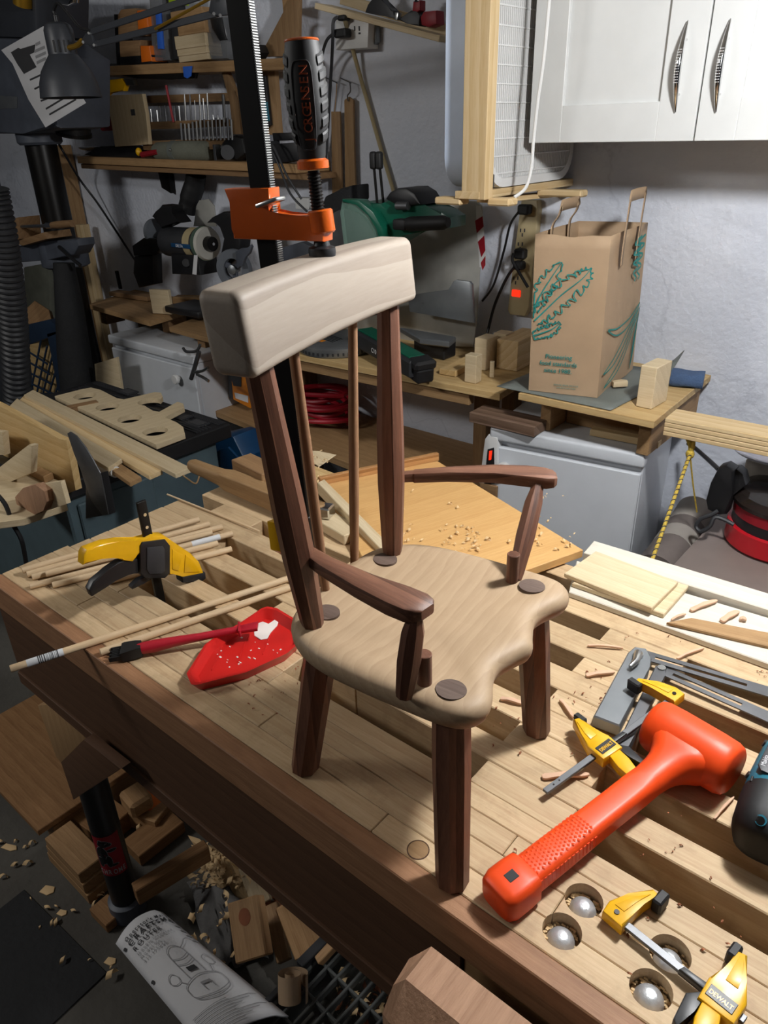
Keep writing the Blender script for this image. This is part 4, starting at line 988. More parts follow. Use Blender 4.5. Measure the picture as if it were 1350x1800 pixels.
# ---- wall cabinet
YC = 1.88
cab = thing('hanging_cabinet', 'white shaker wall cabinet with two curved metal handles', 'cabinet', T((-0.45, 2.05, 1.585)))
G().box((-0.434, 2.05, 1.97), (1.30, 0.295, 0.77), bev=0.002).obj('body', 'white_paint', cab, I4)
zlo = ay(1075, 182, YC).z; xl = ay(989, 182, YC).x; xr = ay(1159, 182, YC).x
sl, sr = xl + 1.086, -0.666 - xr
for i, (x0, x1) in enumerate(((-1.086, -0.666), (-0.662, -0.242), (-0.238, 0.182))):
    z0, z1 = 1.584, 2.352; g = G()
    if i == 1: sl, sr = sr, sl
    M = T(((x0+x1)/2, YC + 0.01, (z0+z1)/2)); w, h = x1-x0, z1-z0
    g.box((-w/2 + sl/2, 0, 0), (sl, 0.02, h), bev=0.0012); g.box((w/2 - sr/2, 0, 0), (sr, 0.02, h), bev=0.0012)
    rw = zlo - z0
    g.box(((sl-sr)/2, 0, -h/2 + rw/2), (w-sl-sr, 0.02, rw), bev=0.0012); g.box(((sl-sr)/2, 0, h/2 - rw/2), (w-sl-sr, 0.02, rw), bev=0.0012)
    dn = g.obj('door', 'white_paint', cab, M)
    G().box(((sl-sr)/2, 0.0055, 0), (w-sl-sr + 0.002, 0.009, h-2*rw + 0.002)).obj('door_panel', 'white_paint', dn, M)
    if i < 2:
        tp, bt_ = ((1210, 36), (1187, 197)) if i == 0 else ((1284, 33), (1259, 197))
        a, b = ay(tp[0], tp[1], YC - 0.006), ay(bt_[0], bt_[1], YC - 0.006); a.x = b.x = (a.x + b.x)/2
        xh = a.x; L = a.z - b.z; NSEG = 24; path, rad = [], []
        for k in range(NSEG+1):
            t = k/NSEG; path.append(V((xh, YC - 0.006 - 0.020*math.sin(math.pi*t), b.z + L*t))); rad.append(0.0012 + 0.0062*math.sin(math.pi*t)**0.8)
        hn = G().tube(path, rad, seg=12, flat=1.0).obj('handle', 'chrome', dn, I4)
        for t in (0.2, 0.8): G().cyl((xh, YC - 0.004 - 0.019*math.sin(math.pi*t), b.z + L*t), (xh, YC + 0.001, b.z + L*t), 0.003, seg=8).obj('handle_post', 'chrome', dn, I4)
        g = G()
        for r_i in range(13):
            t = 0.33 + 0.36*r_i/12
            for c_i in range(4):
                aa = (c_i - 1.5)*0.46 - 0.25; rr_ = 0.0012 + 0.0062*math.sin(math.pi*t)**0.8
                g.ico((xh + rr_*math.sin(aa), YC - 0.006 - 0.020*math.sin(math.pi*t) - rr_*math.cos(aa), b.z + L*t), 0.0011, sub=1)
        stuff(g.obj('crystal_inlay', 'white_plastic', dn, I4))

# ---- box fan in a wooden frame
fan = thing('box_fan', 'white box fan standing in a wooden frame beside the wall cabinet', 'fan', T((-1.16, 1.95, 1.47)))
fx0, fx1, fy0, fy1, fz0, fz1 = -1.246, -1.112, 1.732, 2.185, 1.482, 2.02
def rloop(y0, y1, z0, z1, r, n=7):
    pts = []
    for cy, cz, a0 in ((y1-r, z1-r, 0), (y0+r, z1-r, 90), (y0+r, z0+r, 180), (y1-r, z0+r, 270)):
        for k in range(n): a = math.radians(a0 + 90*k/(n-1)); pts.append((cy + r*math.cos(a), cz + r*math.sin(a)))
    return pts
G().loft([[V((x, a, b)) for a, b in rloop(fy0, fy1, fz0, fz1, 0.075)] for x in (fx0, fx1 - 0.012)], caps=False).obj('housing', 'fan_blue', fan, I4)
lp = []
for x, ins in ((fx1 - 0.012, 0.0), (fx1, 0.002), (fx1, 0.022), (fx1 - 0.010, 0.026)):
    lp.append([V((x, a, b)) for a, b in rloop(fy0 + ins, fy1 - ins, fz0 + ins, fz1 - ins, 0.075 - ins*0.8)])
G().loft(lp, caps=False).obj('front_rim', 'white_plastic', fan, I4)
for k in range(46):
    y = fy0 + 0.03 + (fy1 - fy0 - 0.06)*k/45
    G().box((fx1 - 0.006, y, (fz0+fz1)/2), (0.008, 0.0032, fz1 - fz0 - 0.05)).obj('grille_slat', 'white_plastic', fan, I4)
for k in range(13):
    z = fz0 + 0.035 + 0.04*k
    G().box((fx1 - 0.003, (fy0+fy1)/2, z), (0.005, fy1 - fy0 - 0.05, 0.003)).obj('grille_bar', 'white_plastic', fan, I4)
G().box((fx0 + 0.06, (fy0+fy1)/2, (fz0+fz1)/2), (0.01, fy1-fy0-0.02, fz1-fz0-0.02)).obj('back_panel', 'gray_paint', fan, I4)
board('frame_post', 'pine', (-1.128, 1.710, 1.462), (-1.128, 1.710, 2.10), 0.038, 0.070, up=(1, 0, 0), parent=fan)
board('frame_foot', 'pine', (-1.145, 1.69, 1.472), (-1.145, 2.19, 1.472), 0.075, 0.019, parent=fan)
for i, (y, xa, xb) in enumerate(((1.715, -1.25, -1.168), (1.735, -1.10, -1.035), (2.02, -1.12, -0.985))):
    board('cross_foot', 'pine', (xa, y, 1.456), (xb, y, 1.456), 0.045, 0.018, parent=fan, bev=0.004)
board('shelf_bracket', 'pine', (-1.145, 2.198, 1.44), (-1.145, 1.78, 1.453), 0.06, 0.012, parent=fan)
G().box((-1.108, 1.742, 1.503), (0.014, 0.012, 0.03), bev=0.002).obj('corner_clip', 'steel_dark', fan, I4)
cable('white_cable', [ay(968, -30, 1.80), ay(962, 40, 1.80), ay(955, 110, 1.80), ay(945, 180, 1.80), ay(938, 245, 1.80), ay(934, 295, 1.79), ay(924, 330, 1.775), ay(904, 347, 1.75)], 0.0042, 'white_plastic', 'white cord hanging in front of the cabinet side down to the fan foot', 'cable')

# ---- plywood top of the saw station, platform, cabinets that carry them
zs_ = 0.93
sb = thing('saw_station', 'plywood worktop under the green miter saw', 'worktop', T((-1.6, 1.95, zs_ - 0.03)))
slab('plywood_top', 'ply', [V((-2.35, 1.735, zs_)), V((-1.088, 1.80, zs_)), V((-1.13, 2.19, zs_)), V((-2.35, 2.19, zs_))], 0.022, parent=sb)
board('front_rail', 'mid', (-2.3, 1.765, zs_ - 0.042), (-1.2, 1.822, zs_ - 0.042), 0.03, 0.038, parent=sb)
for xx in (-2.25, -1.25): board('support_leg', 'dim', (xx, 1.99, 0.0), (xx, 1.99, zs_ - 0.0225), 0.05, 0.08, up=(0, 1, 0), parent=sb)
for xx in (-2.25, -1.25): board('support_leg', 'dim', (xx, 2.15, 0.0), (xx, 2.15, zs_ - 0.0225), 0.05, 0.05, up=(0, 1, 0), parent=sb)
low = thing('lower_shelf', 'plywood shelf below the saw station holding the red hose', 'shelf', T((-1.9, 1.95, 0.53)))
slab('shelf_board', 'mid', [V((-2.66, 1.86, 0.56)), V((-1.14, 1.73, 0.56)), V((-1.14, 2.19, 0.56)), V((-2.66, 2.19, 0.56))], 0.028, parent=low)
for xx in (-2.6, -1.9, -1.2): board('shelf_bearer', 'dim', (xx, 2.10, 0.0), (xx, 2.10, 0.532), 0.09, 0.05, up=(0, 1, 0), parent=low)

def metal_cabinet(label, c, w, d, h, rz, knob_dx):
    t = thing('enamel_cabinet', label, 'cabinet', T(c) @ Matrix.Rotation(rz, 4, 'Z'))
    Mx = WM[t.name]
    G().box((0, d/2 + 0.01, (h-0.04)/2), (w - 0.012, d - 0.01, h - 0.04), bev=0.004).obj('body', 'white_enamel', t, Mx)
    G().box((0, d/2, h - 0.02), (w, d + 0.02, 0.04), bev=0.008, seg=3).obj('lid', 'white_enamel', t, Mx)
    dr_ = G().box((0, 0.005, (h-0.055)/2), (w - 0.014, 0.02, h - 0.062), bev=0.004).obj('door', 'white_enamel', t, Mx)
    G().lathe([(0.010, 0.0), (0.010, 0.012), (0.020, 0.016), (0.021, 0.026), (0.018, 0.031), (0.0001, 0.032)], 20).obj('knob', 'white_plastic', dr_, Mx @ T((knob_dx, -0.004, h - 0.115)) @ Matrix.Rotation(math.radians(90), 4, 'X'))
    return t
metal_cabinet('white enamel cabinet under the paper bag platform', (-0.858, 1.775, 0), 0.445, 0.36, 0.85, math.radians(8), -0.165)
metal_cabinet('white enamel cabinet in the left corner below the grinder', (-2.845, 1.775, 0), 0.63, 0.37, 0.822, 0.0, 0.20)

zpl = 0.972
pf = thing('plywood_platform', 'plywood platform on blocks carrying the paper bag', 'platform', T((-0.78, 1.95, 0.85)))
slab('platform_top', 'ply', [V((-0.985, 1.728, zpl)), V((-0.604, 1.730, zpl)), V((-0.62, 2.185, zpl)), V((-1.0, 2.185, zpl))], 0.020, parent=pf)
for a, b, nm in (((-0.935, 1.80, 0.9015), (-0.935, 2.1, 0.9015), 'bearer'), ((-0.645, 1.79, 0.9015), (-0.645, 2.14, 0.9015), 'bearer')):
    board(nm, 'mid', a, b, 0.032, 0.1, parent=pf)
board('rear_bearer', 'mid', (-0.915, 1.90, 0.9015), (-0.665, 1.90, 0.9015), 0.02, 0.1, parent=pf)
tag(board('walnut_offcut', 'walnut_board', az(838, 726, 0.868), az(952, 752, 0.868), 0.085, 0.030), 'dark walnut offcut overhanging the left end of the white cabinet', 'board')
tag(board('pine_strip', 'pine', az(1040, 757, 0.862), az(1160, 780, 0.862), 0.030, 0.019), 'pine strip lying on the white cabinet under the platform', 'board')
# items on the platform
g = G(); m_ = 14; rows = []
for i in range(m_+1):
    t = i/m_; e0 = V((-1.02 + 0.02*t, 1.735 + 0.10*0, zpl + 0.0015)); row = []
    for j in range(9):
        s = j/8; x = -1.06 + 0.34*t; y = 1.735 + 0.40*s
        lift = 0.0 + 0.05*max(0, (t - 0.72)/0.28)**2*(max(0, (s - 0.6)/0.4)**2)*1.4 + (0.010*(max(0, 0.25 - t)/0.25)**2 if False else 0)
        row.append(V((x + 0.03*s, y, zpl + 0.002 + lift)))
    rows.append(row)
vv = [[g.bm.verts.new(q) for q in r] for r in rows]
for a, b in zip(vv, vv[1:]):
    for j in range(8): g.bm.faces.new((a[j], a[j+1], b[j+1], b[j]))
sheet = g.obj('rubber_sheet', 'slate_sheet', None, I4)
md = sheet.modifiers.new('solidify', 'SOLIDIFY'); md.thickness = 0.0016; md.offset = 1
tag(sheet, 'grey green flexible sheet curling up under the paper bag', 'sheet')

# ---- paper bag
bag = thing('paper_bag', 'brown kraft paper grocery bag with teal leaf print and handles', 'bag', T((-0.88, 1.93, zpl)))
zb0 = zpl + 0.005
c0 = V((-0.787, 1.798, zb0)); c1 = V((-0.968, 1.752, zb0)); dpt = V((-0.032, 0.300, 0))
HB = 0.405
def bagpt(u, v, h, bul=0.0):
    """u across the printed face (0 left .. 1 right), v depth, h height 0..1"""
    p = c1.lerp(c0, u) + dpt*v + V((-0.012*h, 0.004*h, HB*h))
    return p
ring = []
ur = [(0, 0), (0.25, 0), (0.5, 0), (0.75, 0), (1, 0), (1, 0.25), (1, 0.5), (1, 0.75), (1, 1), (0.75, 1), (0.5, 1), (0.25, 1), (0, 1), (0, 0.75), (0, 0.5), (0, 0.25)]
rr = random.Random(12); g = G(); vr = []
cenb = bagpt(0.5, 0.5, 0)
for i in range(13):
    h = i/12; row = []
    for k, (u, v) in enumerate(ur):
        p = bagpt(u, v, h); o_ = p - (cenb + V((0, 0, HB*h)) + V((-0.012*h, 0.004*h, 0))); o_.z = 0; o_.normalize()
        mid_ = 1 if (u not in (0, 1) or v not in (0, 1)) else 0
        amp = (0.004*math.sin(6*h + k) + rr.uniform(-0.0025, 0.0025))*mid_
        if v == 0: amp *= 0.35
        if u == 0.5 and v == 0: amp -= 0.004*h
        if h == 1 and v == 0 and u == 0.5: p.z -= 0.006
        row.append(g.bm.verts.new(p + o_*amp))
    vr.append(row)
for a, b in zip(vr, vr[1:]):
    for k in range(16): g.bm.faces.new((a[k], a[(k+1) % 16], b[(k+1) % 16], b[k]))
g.bm.faces.new(vr[0][::-1])
bo = g.obj('bag_body', 'kraft', bag, I4, smooth=22)
md = bo.modifiers.new('solidify', 'SOLIDIFY'); md.thickness = 0.0012; md.offset = -1
# handles: flat paper straps, one on each broad side
def strap(base0, base1, hgt, lean, name='handle'):
    g = G(); a, b = V(base0), V(base1); d = b - a
    path = [a, a + V((0, 0, 0.05)), a + V((0, 0, hgt*0.75)) + lean*0.7, a + V((0, 0, hgt*0.95)) + lean, a + d*0.06 + V((0, 0, hgt)) + lean, b - d*0.06 + V((0, 0, hgt)) + lean, b + V((0, 0, hgt*0.95)) + lean, b + V((0, 0, hgt*0.75)) + lean*0.7, b + V((0, 0, 0.05)), b]
    path = smoothpath(path, 4); nrm = V((c0 - c1)).normalized(); L_ = []
    for i, p in enumerate(path):
        t = (path[min(i+1, len(path)-1)] - path[max(i-1, 0)]).normalized(); w = nrm.cross(t).normalized()*0.0135
        L_.append((g.bm.verts.new(p - w), g.bm.verts.new(p + w)))
    for q, r in zip(L_, L_[1:]): g.bm.faces.new((q[0], q[1], r[1], r[0]))
    o = g.obj(name, 'kraft', bag, I4); md = o.modifiers.new('solidify', 'SOLIDIFY'); md.thickness = 0.0012
nb = (c0 - c1).normalized()
strap(bagpt(1, 0.26, 0.80) + nb*0.006, bagpt(1, 0.66, 0.80) + nb*0.006, 0.165, nb*0.004)
strap(bagpt(0, 0.28, 0.90) + nb*0.008, bagpt(0, 0.68, 0.90) + nb*0.008, 0.100, nb*0.02)
# print on the front face
fx_ = (c0 - c1).normalized(); upv = (bagpt(0, 0, 1) - bagpt(0, 0, 0)).normalized(); fn = fx_.cross(upv)
def face_M(u, h, off=0.0085):
    p = bagpt(u, 0, h) + fn*off
    return Matrix(((fx_.x, upv.x, fn.x, p.x), (fx_.y, upv.y, fn.y, p.y), (fx_.z, upv.z, fn.z, p.z), (0, 0, 0, 1)))
for i, s_ in enumerate(('Pioneering', 'food standards', 'since 1980.')):
    text_obj('print_text', s_, 0.0165, 'teal_ink', face_M(0.42, 0.235 - 0.046*i, 0.0045), bag, extrude=0.0001, align='CENTER', bold=0.0002)
text_obj('print_text', 'REDUCE. REUSE. RECYCLE.', 0.0056, 'teal_ink', face_M(0.55, 0.058, 0.004), bag, extrude=0.0001, align='CENTER')
text_obj('print_text', '100% RECYCLED PAPER', 0.0050, 'teal_ink', face_M(0.55, 0.040, 0.004), bag, extrude=0.0001, align='CENTER')
W_ = (c0 - c1).length
def leaf(name, stem, wid, seed, M, w=0.0038):
    g = G(); rr = random.Random(seed); P = smoothpath([V((x, y, 0)) for x, y in stem], 8)
    ribbon(g, [(p.x, p.y) for p in P], [w*(1.2 - 0.8*i/len(P)) for i in range(len(P))])
    for s in (-1, 1):
        out_ = []
        for i, p in enumerate(P):
            t = (P[min(i+1, len(P)-1)] - P[max(i-1, 0)]).normalized(); n = V((-t.y, t.x, 0))
            e = math.sin(math.pi*(0.08 + 0.92*i/(len(P)-1)))**0.6
            fr_ = 1 + 0.32*math.sin(i*2.1 + seed) + 0.18*rr.uniform(-1, 1)
            q = p + n*s*wid*e*fr_ + t*0.004*math.sin(i*2.6)
            q.x = max(0.003, min(W_ - 0.003, q.x)); out_.append(q)
        out_ = smoothpath(out_, 4)
        ribbon(g, [(p.x, p.y) for p in out_], [w*(0.55 + 0.55*math.sin(i*0.8)**2) for i in range(len(out_))])
    return g.obj(name, 'teal_ink', bag, M, smooth=0)
Mf = face_M(0.0, 0.0, 0.0042)
leaf('leaf_print', [(0.006, 0.190), (0.03, 0.215), (0.075, 0.262), (0.120, 0.300), (0.140, 0.325)], 0.026, 1, Mf)
leaf('leaf_print', [(0.004, 0.215), (0.015, 0.250), (0.04, 0.295), (0.068, 0.340)], 0.020, 2, Mf)
leaf('leaf_print', [(0.004, 0.150), (0.03, 0.160), (0.055, 0.172), (0.075, 0.190)], 0.014, 3, Mf)
# print on the side face: long leaves
sd = dpt.normalized(); sn = sd.cross(upv)
def side_M(v, h, off=0.006):
    p = bagpt(1, v, h) + sn*off
    return Matrix(((sd.x, upv.x, sn.x, p.x), (sd.y, upv.y, sn.y, p.y), (sd.z, upv.z, sn.z, p.z), (0, 0, 0, 1)))
for k, st in enumerate(([(0.275, 0.20), (0.20, 0.165), (0.10, 0.155), (0.02, 0.175)], [(0.27, 0.185), (0.19, 0.13), (0.10, 0.08), (0.015, 0.06)], [(0.265, 0.17), (0.20, 0.10), (0.13, 0.05), (0.03, 0.02)], [(0.28, 0.19), (0.26, 0.12), (0.25, 0.06), (0.24, 0.02)])):
    g = G(); P = smoothpath([V((x, y, 0)) for x, y in st], 8)
    for s in (-1, 1):
        ribbon(g, [(p.x, p.y + s*0.011*math.sin(math.pi*i/(len(P)-1))) for i, p in enumerate(P)], 0.004)
    if k == 3: ribbon(g, [(p.x, p.y) for p in P], [0.014*math.sin(math.pi*i/(len(P)-1)) + 0.002 for i in range(len(P))])
    g.obj('leaf_print', 'teal_ink', bag, side_M(0, 0), smooth=0)
g = G()
st = [(0.20 + 0.022*math.sin(i*1.9) + 0.01*math.sin(i*4.1), 0.27 + 0.008*i) for i in range(15)]; P = smoothpath([V((x, y, 0)) for x, y in st], 3)
ribbon(g, [(p.x, p.y) for p in P], 0.006); ribbon(g, [(p.x + 0.03, p.y) for p in P], 0.006)
g.obj('leaf_print', 'teal_ink', bag, side_M(0, 0), smooth=0)

# ---- block, wedge and rag on the platform
bk = [az(x, y, zpl + 0.001) for x, y in ((1117, 716), (1144, 718), (1183, 680))]
tag(G().box((0, 0.045, 0.054), (0.042, 0.088, 0.108), bev=0.0015).obj('pine_block', 'pale', None, T((bk[0]+bk[1])/2) @ Matrix.Rotation(-0.06, 4, 'Z')), 'upright pine block standing at the right front of the platform', 'block')
tag(G().prism([(-0.022, -0.010), (0.018, -0.014), (0.024, 0.002), (0.012, 0.014), (-0.018, 0.008)], 0, 0.014, bev=0.001).obj('small_wedge', 'pale', None, T(az(1088, 678, zpl + 0.009)) @ Matrix.Rotation(0.9, 4, 'Z')), 'small pale wedge leaning against the paper bag', 'wedge')
g = G(); lp = []
for i in range(9):
    t = i/8; lp.append([V((0.085*(t - 0.5), a*(1 + 0.1*math.sin(5*t)), b*(1 + 0.12*math.sin(7*t + 1)) + 0.021)) for a, b in rrect(0.034 - 0.008*abs(t-0.5), 0.019, 0.014, 4)])
tag(g.loft(lp).obj('folded_rag', 'denim', None, T(az(1206, 678, zpl)) @ Matrix.Rotation(0.25, 4, 'Z')), 'folded blue denim rag on the platform by the wall', 'rag')

# ---- laminated beam to the right
bmx = thing('laminated_timber', 'laminated pine beam sticking out to the right of the platform', 'beam', T((-0.2, 1.79, 0.93)))
for k in range(4):
    z = 0.9345 + 0.0115*k
    board('lamination', 'pine', (-0.586, 1.788, z + 0.0055), (0.75, 1.835, z + 0.0055), 0.080, 0.0104, bev=0.0012, parent=bmx)
st_ = thing('beam_stand', 'wooden post carrying the far end of the laminated beam', 'stand', T((0.6, 1.83, 0)))
board('stand_post', 'mid', (0.6, 1.83, 0.02), (0.6, 1.83, 0.933), 0.06, 0.06, up=(0, 1, 0), parent=st_)
G().box((0.6, 1.83, 0.011), (0.3, 0.3, 0.02)).obj('stand_foot', 'mid', st_, I4)
tag(board('beam_packer', 'dim', (-0.575, 1.83, 0.9275), (-0.575, 2.12, 0.9275), 0.03, 0.012), 'dark wooden packer between platform and beam', 'block') if False else None

# ---- below the beam: table, vacuum, adapter, pipes, rope
tb = thing('machine_table', 'brown grey machine table behind the bench at right', 'table', T((-0.15, 1.75, 0)))
zt3 = 0.66
yb_ = 2.18; l0, l1 = az(1180, 996, zt3), az(1290, 878, zt3); tq = (yb_ - l0.y)/(l1.y - l0.y)
slab('table_top', 'table_gray', [l0, az(1460, 1090, zt3), V((0.35, yb_, zt3)), V((l0.x + (l1.x - l0.x)*tq, yb_, zt3))], 0.03, parent=tb)
c = az(1330, 960, zt3)
for dx, dy in ((-0.15, -0.12), (0.1, -0.12), (0.0, 0.12)): G().box((c.x + dx, c.y + dy, (zt3 - 0.03)/2), (0.04, 0.04, zt3 - 0.03)).obj('leg', 'gray_paint', tb, I4)
vc = thing('red_vacuum', 'red and black canister with a smoked clear lid on the machine table', 'vacuum', T(az(1345, 950, zt3)))
vcc = az(1350, 950, zt3 + 0.001); rv = 0.125
Mv = T((vcc.x + 0.02, vcc.y, vcc.z))
G().lathe([(rv*0.93, 0.0), (rv, 0.008), (rv, 0.055), (rv*0.96, 0.058), (0.0001, 0.058)], 40).obj('base_ring', 'vac_red', vc, Mv)
G().lathe([(rv*0.93, 0.058), (rv*0.93, 0.085), (0.0001, 0.085)], 40).obj('black_band', 'black_plastic', vc, Mv)
G().lathe([(rv*0.94, 0.085), (rv*0.96, 0.115), (0.0001, 0.115)], 40).obj('upper_ring', 'red_dark', vc, Mv)
G().lathe([(rv*0.99, 0.115), (rv*1.0, 0.125), (rv*0.9, 0.142), (rv*0.6, 0.152), (0.0001, 0.154)], 40).obj('smoked_lid', 'clear_dark', vc, Mv)
a0 = math.atan2((CAM - vcc).y, (CAM - vcc).x)
G().box((rv*0.985, 0, 0.034), (0.012, 0.07, 0.034), bev=0.002).obj('latch_frame', 'vac_red', vc, Mv @ Matrix.Rotation(a0 + 0.35, 4, 'Z'))
G().box((rv*1.0, 0, 0.036), (0.006, 0.055, 0.024), bev=0.001).obj('label_plate', 'black_plastic', vc, Mv @ Matrix.Rotation(a0 + 0.35, 4, 'Z'))
pd = thing('clear_dish', 'clear plastic dish on a grey post under the beam', 'dish', T(az(1345, 880, 0.66)))
Y3 = 2.0
pc_ = ay(1360, 806, Y3)
G().lathe([(0.055, 0.0), (0.10, 0.02), (0.104, 0.026), (0.098, 0.026), (0.05, 0.006), (0.0001, 0.006)], 32).obj('dish', 'clear_gray', pd, T(pc_))
G().box((pc_.x, pc_.y, (pc_.z + zt3)/2), (0.11, 0.09, pc_.z - zt3 - 0.001), bev=0.003).obj('post', 'pipe_light', pd, I4)
ad_ = thing('power_adapter', 'black plug adapter leaning beside the red vacuum', 'adapter', T(ay(1272, 905, 1.80)))
wprism('adapter_body', 'black_plastic', [(1262, 823), (1276, 819), (1290, 828), (1286, 870), (1276, 905), (1262, 906), (1243, 896), (1240, 880), (1248, 850)], 1.80, 0.045, ad_, bev=0.006)
wprism('plug_block', 'black_plastic', [(1282, 826), (1296, 825), (1306, 834), (1311, 853), (1288, 872)], 1.815, 0.04, ad_, bev=0.004)
cable('power_cable', [ay(1210, 780, 2.1), ay(1222, 788, 2.05), ay(1245, 808, 1.95), ay(1264, 826, 1.83)], 0.006, 'black_plastic', 'black cord running from the wall to the plug adapter', 'cable')
cable('looped_cable', [ay(1262, 898, 1.80), ay(1250, 905, 1.79), ay(1232, 912, 1.78), ay(1224, 925, 1.775), ay(1232, 934, 1.77), ay(1248, 925, 1.775), ay(1256, 910, 1.785), ay(1270, 912, 1.79), ay(1290, 922, 1.79)], 0.0055, 'dark_plastic', 'dark cord looped below the plug adapter', 'cable')
pp_ = thing('dust_pipe', 'sooty grey duct pipe lying behind the bench at right', 'pipe', T(az(1170, 985, 0.5)))
ps = [az(x, y, 0.60) for x, y in ((1150, 1010), (1166, 990), (1180, 970), (1192, 952), (1206, 932), (1222, 912))]
ps[-1].z += 0.02
for i, m__ in enumerate(('pipe_gray', 'pipe_gray', 'pipe_light', 'pipe_gray', 'pipe_light')):
    G().cyl(ps[i], ps[i+1] + (ps[i+1]-ps[i])*0.04, 0.056 - 0.001*(i % 2), seg=28).obj('pipe_section', m__, pp_, I4)
rp_ = thing('yellow_rope', 'yellow twisted rope tied under the beam and hanging to the bench', 'rope', T(ay(1214, 770, 1.76)))
kt_ = ay(1213, 798, 1.775)
up_ = V((kt_.x, 1.775, 0.934))
G().tube(smoothpath([ay(1209, 771, 1.775), kt_ + V((-0.002, 0, 0.02)), kt_], 6), 0.006, seg=8).obj('rope_loop', 'rope_yellow', rp_, I4)
G().tube(smoothpath([ay(1219, 771, 1.778), kt_ + V((0.004, 0, 0.02)), kt_], 6), 0.005, seg=8).obj('rope_loop', 'rope_yellow', rp_, I4)
G().ico(kt_, 0.011, sc=(1, 0.8, 1.2)).obj('knot', 'rope_yellow', rp_, I4)
end = ay(1146, 985, 1.42)
pth = [kt_.lerp(end, t) for t in (0, 0.25, 0.5, 0.75, 1)]
G().tube(pth, 0.0042, seg=8).obj('rope_strand', 'rope_yellow', rp_, I4)
g = G(); Lr = (end - kt_).length; dr_ = (end - kt_).normalized(); u_ = dr_.orthogonal().normalized(); w_ = dr_.cross(u_)
g.tube([kt_ + dr_*(Lr*i/160) + (u_*math.cos(i*0.8) + w_*math.sin(i*0.8))*0.0036 for i in range(161)], 0.0018, seg=5).obj('rope_twist', 'ink', rp_, I4)
G().tube(smoothpath([kt_, ay(1218, 850, 1.80), ay(1225, 900, 1.83)], 5), 0.0022, seg=6).obj('rope_tail', 'rope_yellow', rp_, I4)

# ---- power strip and cords on the wall
YS = YW - 0.03
ps_t = wthing('power_strip', 'beige power strip with a lit red switch on the wall beside the bag', 'power strip', 917, 555, YS)
st = [ay(x, y, YS) for x, y in ((919, 362), (945, 362), (928, 545), (895, 550))]
wprism('strip_body', 'beige', [(916, 352), (945, 352), (945, 370), (930, 540), (922, 556), (896, 553), (892, 545), (905, 440)], YS, 0.028, ps_t, bev=0.004)
wbox('switch', 'switch_red', (899, 510, 914, 522), YS - 0.004, 0.008, ps_t)
for (x, y) in ((918, 408), (914, 432), (906, 492)):
    for dx, dy in ((-3, -3), (4, -3), (0, 5)): wbox('socket_slot', 'ink', (x + dx - 1, y + dy - 3, x + dx + 1, y + dy + 3), YS - 0.001, 0.003, ps_t, bev=0)
pl_ = wbox('black_plug', 'black_rubber', (908, 360, 928, 378), YS - 0.03, 0.03, None, bev=0.005); tag(pl_, 'black plug in the top socket of the power strip', 'plug')
pl2 = wbox('black_plug', 'black_rubber', (902, 438, 920, 456), YS - 0.03, 0.03, None, bev=0.005); tag(pl2, 'black plug in the middle socket of the power strip', 'plug')
pl3 = wbox('black_plug', 'black_rubber', (900, 460, 917, 475), YS - 0.03, 0.03, None, bev=0.005); tag(pl3, 'black plug just below the middle plug of the power strip', 'plug')
cable('power_cable', [ay(912, 372, YS - 0.03), ay(897, 395, YS - 0.03), ay(886, 440, YS - 0.01), ay(868, 500, YS - 0.01), ay(848, 529, YS)], 0.0038, 'black_plastic', 'black cord curving left from the top plug of the power strip', 'cable')
cable('power_cable', [ay(904, 470, YS - 0.03), ay(890, 490, YS - 0.02), ay(870, 535, YS - 0.02), ay(858, 580, YS - 0.04), ay(855, 592, YS - 0.05)], 0.0048, 'black_plastic', 'black cord dropping from the middle plugs to the saw station', 'cable')
cable('power_cable', [ay(903, 445, YS - 0.03), ay(901, 458, YS - 0.035), ay(912, 478, YS - 0.03), ay(928, 505, YS - 0.03)], 0.0048, 'black_plastic', 'short black cord from the power strip behind the bag', 'cable')

# ---- metal sheet (an old road sign) leaning behind the saw
sgt = thing('metal_sheet', 'dull metal sheet with a red and white striped edge leaning behind the saw', 'sheet', T(ay(750, 610, 2.15)))
YP = 2.13
wprism('sheet', 'sheet_metal', [(600, 354), (838, 353), (847, 362), (849, 385), (838, 560), (832, 610), (600, 600)], YP, 0.004, sgt, bev=0.0008)
wprism('stripe', 'white_paint', [(836, 360), (845, 363), (849, 385), (854, 455), (848, 470), (843, 470), (838, 400)], YP - 0.001, 0.001, sgt, bev=0)
for pts in ([(835, 388), (848, 380), (850, 398), (838, 410)], [(840, 425), (851, 414), (853, 440), (846, 452)], [(845, 462), (853, 450), (853, 466), (848, 475)]):
    wprism('red_stripe', 'red_dark', pts, YP - 0.002, 0.001, sgt, bev=0)

# ---- wood blocks on the saw station
zz_ = zs_ + 0.001
tag(board('gray_board', 'ply', (az(772, 657, zz_) + az(800, 664, zz_))/2 + V((0, 0, 0.010)), (az(858, 618, zz_) + az(880, 622, zz_))/2 + V((0, 0, 0.010)), 0.06, 0.019), 'flat grey brown board between saw and notched blocks', 'board')
def upright(name, mat, px, py, w, d, h, label, cat='block', rz=0.05, Z=None):
    p = az(px, py, zz_ if Z is None else Z)
    return tag(G().box((0, d/2, h/2), (w, d, h), bev=0.0015).obj(name, mat, None, T(p) @ Matrix.Rotation(rz, 4, 'Z')), label, cat)
upright('notched_block', 'pale', 826, 673, 0.040, 0.035, 0.085, 'short pine block with a knot at the front right of the saw station')
upright('notched_block', 'pale', 843, 650, 0.044, 0.07, 0.10, 'taller pine block just behind the knotted one', rz=0.02)
upright('long_block', 'pale', 876, 640, 0.046, 0.05, 0.10, 'pale block against the end grain timber')
